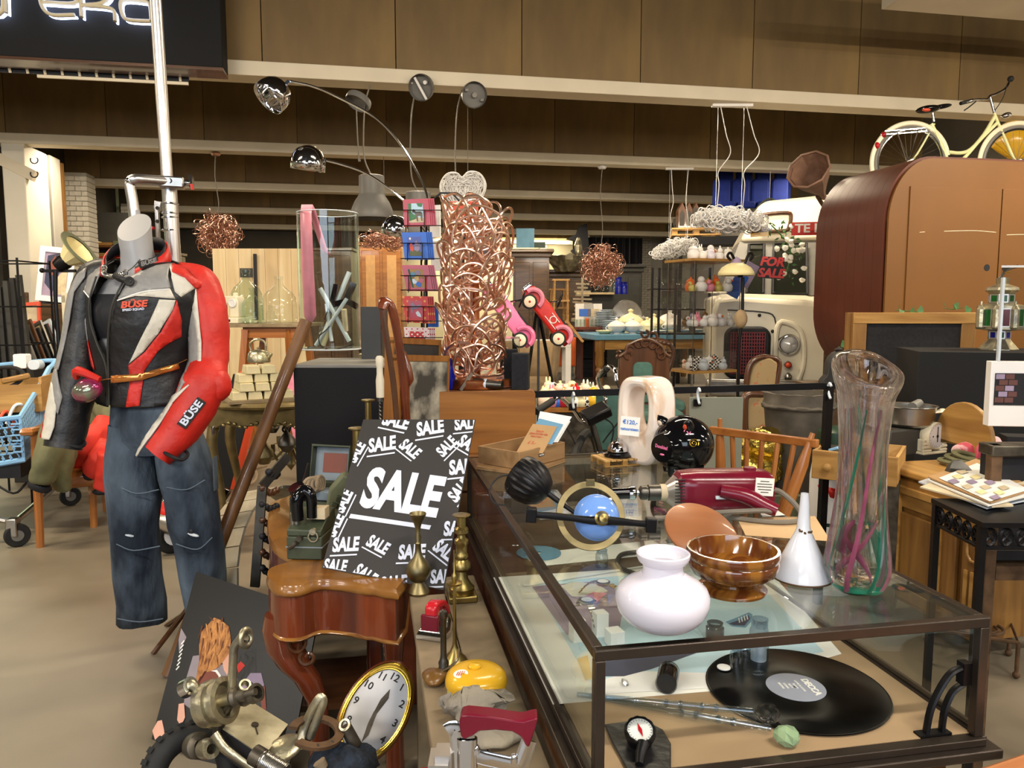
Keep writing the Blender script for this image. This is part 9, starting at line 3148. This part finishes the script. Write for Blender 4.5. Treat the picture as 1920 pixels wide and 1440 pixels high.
 # box, paper, black tin on the right
q=onD(1788,778)
MB().b2((-.07,0,0),(.07,.04,.002)).th('paper_note','white paper lying on the dresser behind the kitchen scale','paper','paper',onD(1790,805),(0,0,rzD))
q=onD(1908,862)
t=T('green_tin','black box with green leaf window at the right edge','box',q,(0,0,YD-14))
MB().b2((-.045,0,0),(.1,.1,.1)).o('body','black',t,bev=.002)
MB().prism([(-.025,.05),(-.01,.06),(.0,.075),(.03,.07),(.03,.03),(.0,.028),(-.008,.04)],.002,p=(0,-.002,0)).o('leaf_window','mint2',t)
# ---- iron side table with papers and clipboard
IZ=.8
A,B_,C2=Zp(1757,936,IZ),Zp(1842,976,IZ),None
e1=B_-A
rz=math.degrees(math.atan2(e1.y,e1.x))
t=T('iron_table','black cast iron side table with pierced scroll apron','table',A,(0,0,rz))
lw=e1.length
MB().b2((-.01,-.01,-.012),(lw+.02,.4,0)).o('top','blackmetal',t)
for x in(0,lw):
 for y in(0,.38):
  MB().b2((x-.008,y-.008,-IZ),(x+.008,y+.008,-.01)).o('leg','blackmetal',t)
for k in range(2):
 if k==0:
  f=lambda u,z:(u,0,z)
  l_=lw
 else:
  f=lambda u,z:(lw,u,z)
  l_=.38
 m=MB()
 n_=max(3,int(l_/.035))
 for i in range(n_):
  c=l_*(i+.5)/n_
  m.tube([f(c+.013*cos(a),-.04+.02*sin(a))for a in[2*pi*j/12 for j in range(12)]],.0045,5,closed=True)
  m.tube([f(c+.016*cos(a),-.04+.01*sin(2*a))for a in[2*pi*j/12 for j in range(12)]],.003,5,closed=True)
 m.tube([f(0,-.066),f(l_,-.066)],.006,6)
 m.o('scroll_apron','blackmetal',t)
def tp(px,py,dz=0):
 return Zp(px,py,IZ+.002+dz)
for i,(pts,mt,lab)in enumerate((([(1722,905),(1838,868),(1925,940),(1850,955)],'china','clear plastic sleeve of papers at the bottom of the pile'),([(1725,915),(1790,890),(1900,950),(1860,952)],'sand','yellowed paper sheet in the pile on the iron table'),([(1740,902),(1845,872),(1935,930),(1852,950)],'paper','printed paper sheet under the clipboard'))):
 sheet('paper_sheet',lab,'paper',mt,pts,IZ+.003+.006*i,None,.004)
cb,cc_=sheet('clipboard','brown clipboard holding printed stamp sheets on the iron table','clipboard','kraft',[(1740,896),(1830,862),(1940,918),(1858,944)],IZ+.022,None,.004)
for i,(pts,mt)in enumerate((([(1760,896),(1832,868),(1930,918),(1856,940)],'paper'),([(1800,908),(1832,898),(1868,918),(1838,930)],'white'))):
 sheet('print_sheet','','',mt,pts,IZ+.028+.001*i,cb)
for i in range(3):
 for j in range(4):
  x,y=1792+26*j-8*i,883+10*j+9*i
  sheet('stamp_print','','',('sand','creamshade','mauve')[(i+j)%3],[(x,y),(x+13,y-4),(x+24,y+2),(x+11,y+6)],IZ+.0305,cb)
q=tp(1798,886,.02)-cc_
MB().loft([[q+V((x,y,0))for x,y in((-.04,-.012),(.04,-.012),(.04,.012),(-.04,.012))],[q+V((x,y,.018))for x,y in((-.03,.0),(.03,.0),(.03,.012),(-.03,.012))],[q+V((x,y,.035))for x,y in((-.012,.008),(.012,.008),(.012,.014),(-.012,.014))]]).o('clip','darksteel',cb)
# ---- rusty stove / stand at the far right
t,L=FR(1900,900,2.05,'iron_stove','rusty iron stove frame at the right edge','stove')
a=L(1862,835)
for x in(a.x,a.x+.3):
 MB().b2((x,0,0),(x+.03,.03,a.z)).o('post','rust',t,bev=.003)
MB().b2((a.x-.004,-.006,a.z-.03),(a.x+.4,.06,a.z)).o('plate','greasy',t,bev=.004)
MB().b2((a.x+.03,.0,.55),(a.x+.3,.1,.59)).o('shelf','rust',t)
MB().b2((a.x+.03,.02,.6),(a.x+.4,.1,a.z-.04)).o('oven_box','black',t)
MB().tube([(a.x-.0,.0,a.z-.16),(a.x+.04,-.02,a.z-.12),(a.x+.1,-.02,a.z-.1)],.012,6,k=3).o('edge_strip','sand',t)
# ---- iron trivet stand on the floor
c=[Zp(1742,1243,0),Zp(1905,1272,0)]
t=T('iron_trivet','low wrought iron plant stand with scroll top on the floor','stand',(0,0,0))
e1=c[1]-c[0]
e2=V((-e1.y,e1.x,0))*.72
if e2.dot(FW)<0:
 e2=-e2
cs=[c[0],c[1],c[1]+e2,c[0]+e2]
TH=.13
for p_ in cs:
 MB().cyl(p_+V((0,0,.01)),p_+V((0,0,TH)),.007,n=8).sph(p_+V((0,0,.013)),.013,10).o('leg','rust',t)
up=V((0,0,TH))
MB().tube([p_+up for p_ in cs],.007,6,closed=True).o('frame','rust',t)
cn=(cs[0]+cs[2])/2+up
MB().tube([cn+e1*(.38*cos(a))+e2*(.4*sin(a))for a in[2*pi*i/28 for i in range(28)]],.006,6,closed=True).tube([cn+e1*(.31*cos(a))+e2*(.33*sin(a))for a in[2*pi*i/28 for i in range(28)]],.005,6,closed=True).o('ring','rust',t)
for k in range(4):
 a0=pi/2*k
 MB().tube([cn+e1*(.02+.13*u)*cos(a0+u*3.5)+e2*(.02+.13*u)*sin(a0+u*3.5)for u in[j/10 for j in range(11)]],.0055,6,k=2).o('scroll','rust',t)
 # ---- spindle back chair
DCh=2.72
t,L=FR(1430,880,DCh,'spindle_chair','wooden spindle back chair behind the red drill','chair',None,0)
lo=[(1352,915,0),(1452,985,-.1)]
MB().tube([L(1350,785,.1),L(1350,800,.1),L(1350,822,.1),L(1351,870,.1),V((L(1352,930,.1).x,.12,.45))],[.0085,.009,.016,.019,.017],10).o('back_post','chairwood',t)
MB().tube([L(1524,812,-.15),L(1516,835,-.15),L(1505,870,-.15),L(1470,965,-.15),V((L(1468,985,-.15).x,-.15,.45))],[.0085,.012,.02,.021,.018],10).o('back_post','chairwood',t)
ra,rb=L(1332,806,.12),L(1534,832,-.17)
MB().bar(ra,rb,.022,.028).o('top_rail','chairwoodx',t,bev=.003)
for i in range(5):
 u=.22+.145*i
 p_=ra.lerp(rb,u)
 x1=L(1372,930,.08).lerp(L(1462,985,-.12),(i+.5)/5)
 MB().tube([p_,V((x1.x,x1.y,.46))],.0095,8).o('spindle','chairwood',t)
s0,s1=L(1352,930,.1),L(1468,985,-.15)
MB().b2((min(s0.x,s1.x)-.03,-.2,.42),(max(s0.x,s1.x)+.06,.2,.46)).o('seat','chairwoodx',t,bev=.01)
for x in(s0.x,s1.x):
 for y in(-.16,.16):
  MB().tube([(x,y,.42),(x*1.1,y*1.2,0)],[.018,.014],8).o('leg','chairwood',t)
  # ---- dark bucket planter, milk churn, foil cushions
q=W(1498,740,3.8)
t=T('bucket_planter','huge weathered grey tapered planter with rolled collar','planter',(q.x,q.y,0))
zt=W(1498,735,3.8).z
MB().lathe([(0,0),(.085,0),(.1,.1),(.16,zt-.1),(.165,zt-.08),(.172,zt-.07),(.17,zt-.05),(.165,zt-.04),(.168,zt),(.148,zt),(.14,zt-.2),(0,zt-.25)],48).warp(lambda v:v).jit(.006,20).o('tub','bucket',t)
MB().torus((0,0,zt-.066),.17,.011,60,8).jit(.008,24).o('collar','bucket',t)
q=W(1562,900,3.45)
t=T('milk_churn','white milk churn with red flags, green rings and black letters','milk churn',(q.x,q.y,0))
zt=W(1562,808,3.45).z
rc=42*3.45/1440
MB().lathe([(0,0),(rc,0),(rc,zt*.72),(rc*.9,zt*.82),(rc*.7,zt*.9),(rc*.72,zt),(rc*.62,zt)],36).o('body','white',t)
for z_,mt in((zt*.44,'dkgreen'),(zt*.86,'dkgreen'),(zt*.91,'dkgreen')):
 MB().lathe([(rc*(1.01 if z_<zt*.7 else .87),z_-.008),(rc*(1.02 if z_<zt*.7 else .84),z_),(rc*(1.01 if z_<zt*.7 else .8),z_+.008)],36).o('ring',mt,t)
MB().lathe([(rc*.75,zt*.9),(rc*.78,zt*.94),(rc*.74,zt),(rc*.5,zt+.02),(0,zt+.02)],30).o('lid','dkgreen',t)
ze=W(1562,946,3.45).z
for i,(ch,a)in enumerate((('E',-43),('R',-6))):
 aa=R_(-90+YD+a)
 txt(ch,.058,'black',t,(rc*1.012*cos(aa),rc*1.012*sin(aa),ze),(90,0,YD+a),.001)
zf=W(1562,912,3.45).z
for i in range(6):
 aa=R_(-90+YD-50+22*i)
 w_=V((-sin(aa),cos(aa),0))*.02
 n_=V((cos(aa),sin(aa),0))*rc*1.014
 up_=V((0,0,1))
 dn=w_*.35-up_*.03
 MB().add([n_-w_+up_*(zf+.02),n_+w_+up_*(zf+.012),n_+w_+dn+up_*(zf-.005),n_-w_*.4+dn+up_*(zf+.002)],[(0,1,2,3)]).o('red_flag','red',t,solid=.002)
for i,(px,py,sx,lab)in enumerate(((1432,830,.1,'upper crumpled gold foil cushion behind the spindle chair'),(1420,880,.13,'lower crumpled gold foil cushion behind the spindle chair'))):
 q=W(px,py,3.75)
 MB().sph((0,0,0),(sx*1.2,.1,sx*.8),26).jit(.03,12).jit(.01,50).th('foil_cushion',lab,'cushion','foil',q,ang=25)
q=W(1425,910,3.75)
MB().b2((-.2,-.14,0),(.16,.16,q.z-.02)).th('cushion_crate','dark olive crate under the gold foil cushions','crate','mildew',(q.x,q.y,0),(0,0,YD))
# ---- mantel clock and ivy
q=W(1570,718,4.6)
t=T('mantel_clock','dark arched mantel clock with worn dial beside the vase top','clock',q,(0,0,YD))
k=4.6/1440
MB().prism([(-.105,0),(.105,0),(.1,.02),(.075,.05),(.07,.12),(.055,.16),(.025,.185),(.0,.195),(-.025,.185),(-.055,.16),(-.07,.12),(-.075,.05),(-.1,.02)],.07).o('case','charpanel',t,bev=.005)
d_=MB().lathe([(0,.0),(.05,0),(.056,.004),(.056,-.004)],36,p=(.0,-.037,.105),r=(90,0,0)).o('dial','rimwood',t)
MB().box((.008,-.042,.112),(.003,.001,.04),(0,30,0)).box((-.004,-.042,.1),(.004,.001,.028),(0,-40,0)).o('hand','black',d_)
m=MB()
for i in range(12):
 a=2*pi*i/12
 m.box((.043*cos(a),-.0415,.105+.043*sin(a)),(.007,.001,.003),(0,-math.degrees(a),0))
m.o('hour_mark','black',d_)
MB().lathe([(.02,0),(.026,.01),(.01,.02),(0,.03)],12,p=(0,0,.192)).o('finial','charpanel',t)
MB().b2((-.2,-.1,-q.z),(.2,.15,-.001)).th('clock_pedestal','dark pedestal carrying the mantel clock','pedestal','darkoak',q,(0,0,YD))
t=T('ivy_plant','trailing green ivy around the chalkboard frame','ivy',(0,0,0))
lv=None
for pts in([(1600,620),(1590,640),(1578,652),(1588,670),(1600,690)],[(1572,740),(1566,770),(1560,800),(1575,830)],[(1680,582),(1700,583),(1720,585)],[(1770,578),(1785,580),(1805,577)]):
 P_=[W(x,y,5.0)for x,y in pts]
 MB().tube(P_,.0025,5,k=5).o('vine','leaf',t)
 g_=cat_rom(P_,3)
 for q in g_[::2]:
  q=q+V((rnd(-.02,.02),rnd(-.05,-.01),rnd(-.01,.025)))
  r3=(rnd(40,120),rnd(-40,40),rnd(-60,60))
  if lv is None:
   lv=MB().add([(0,-.025,0),(.022,-.01,.004),(.012,.012,0),(0,.03,.004),(-.012,.012,0),(-.022,-.01,.004)],[(0,1,2,3),(0,3,4,5)]).o('leaf','leaf',t,p=q,r=r3)
  else:
   inst(lv,q,r3,t)
   # ---- wooden stool corner in the foreground
c=Zp(1850,1425,.66)
t=T('round_stool','worn orange wooden stool top at the bottom right corner','stool',(c.x+.07,c.y-.16,0),(0,0,12))
MB().prism(rrect(.34,.34,.05,5),.03,p=(0,0,.64),r=(90,0,0)).o('seat','stoolwood',t,bev=.006)
for x in(-.13,.13):
 for y in(-.13,.13):
  MB().bar((x,y,.625),(x*1.15,y*1.15,0),.035).o('leg','stoolwood',t)
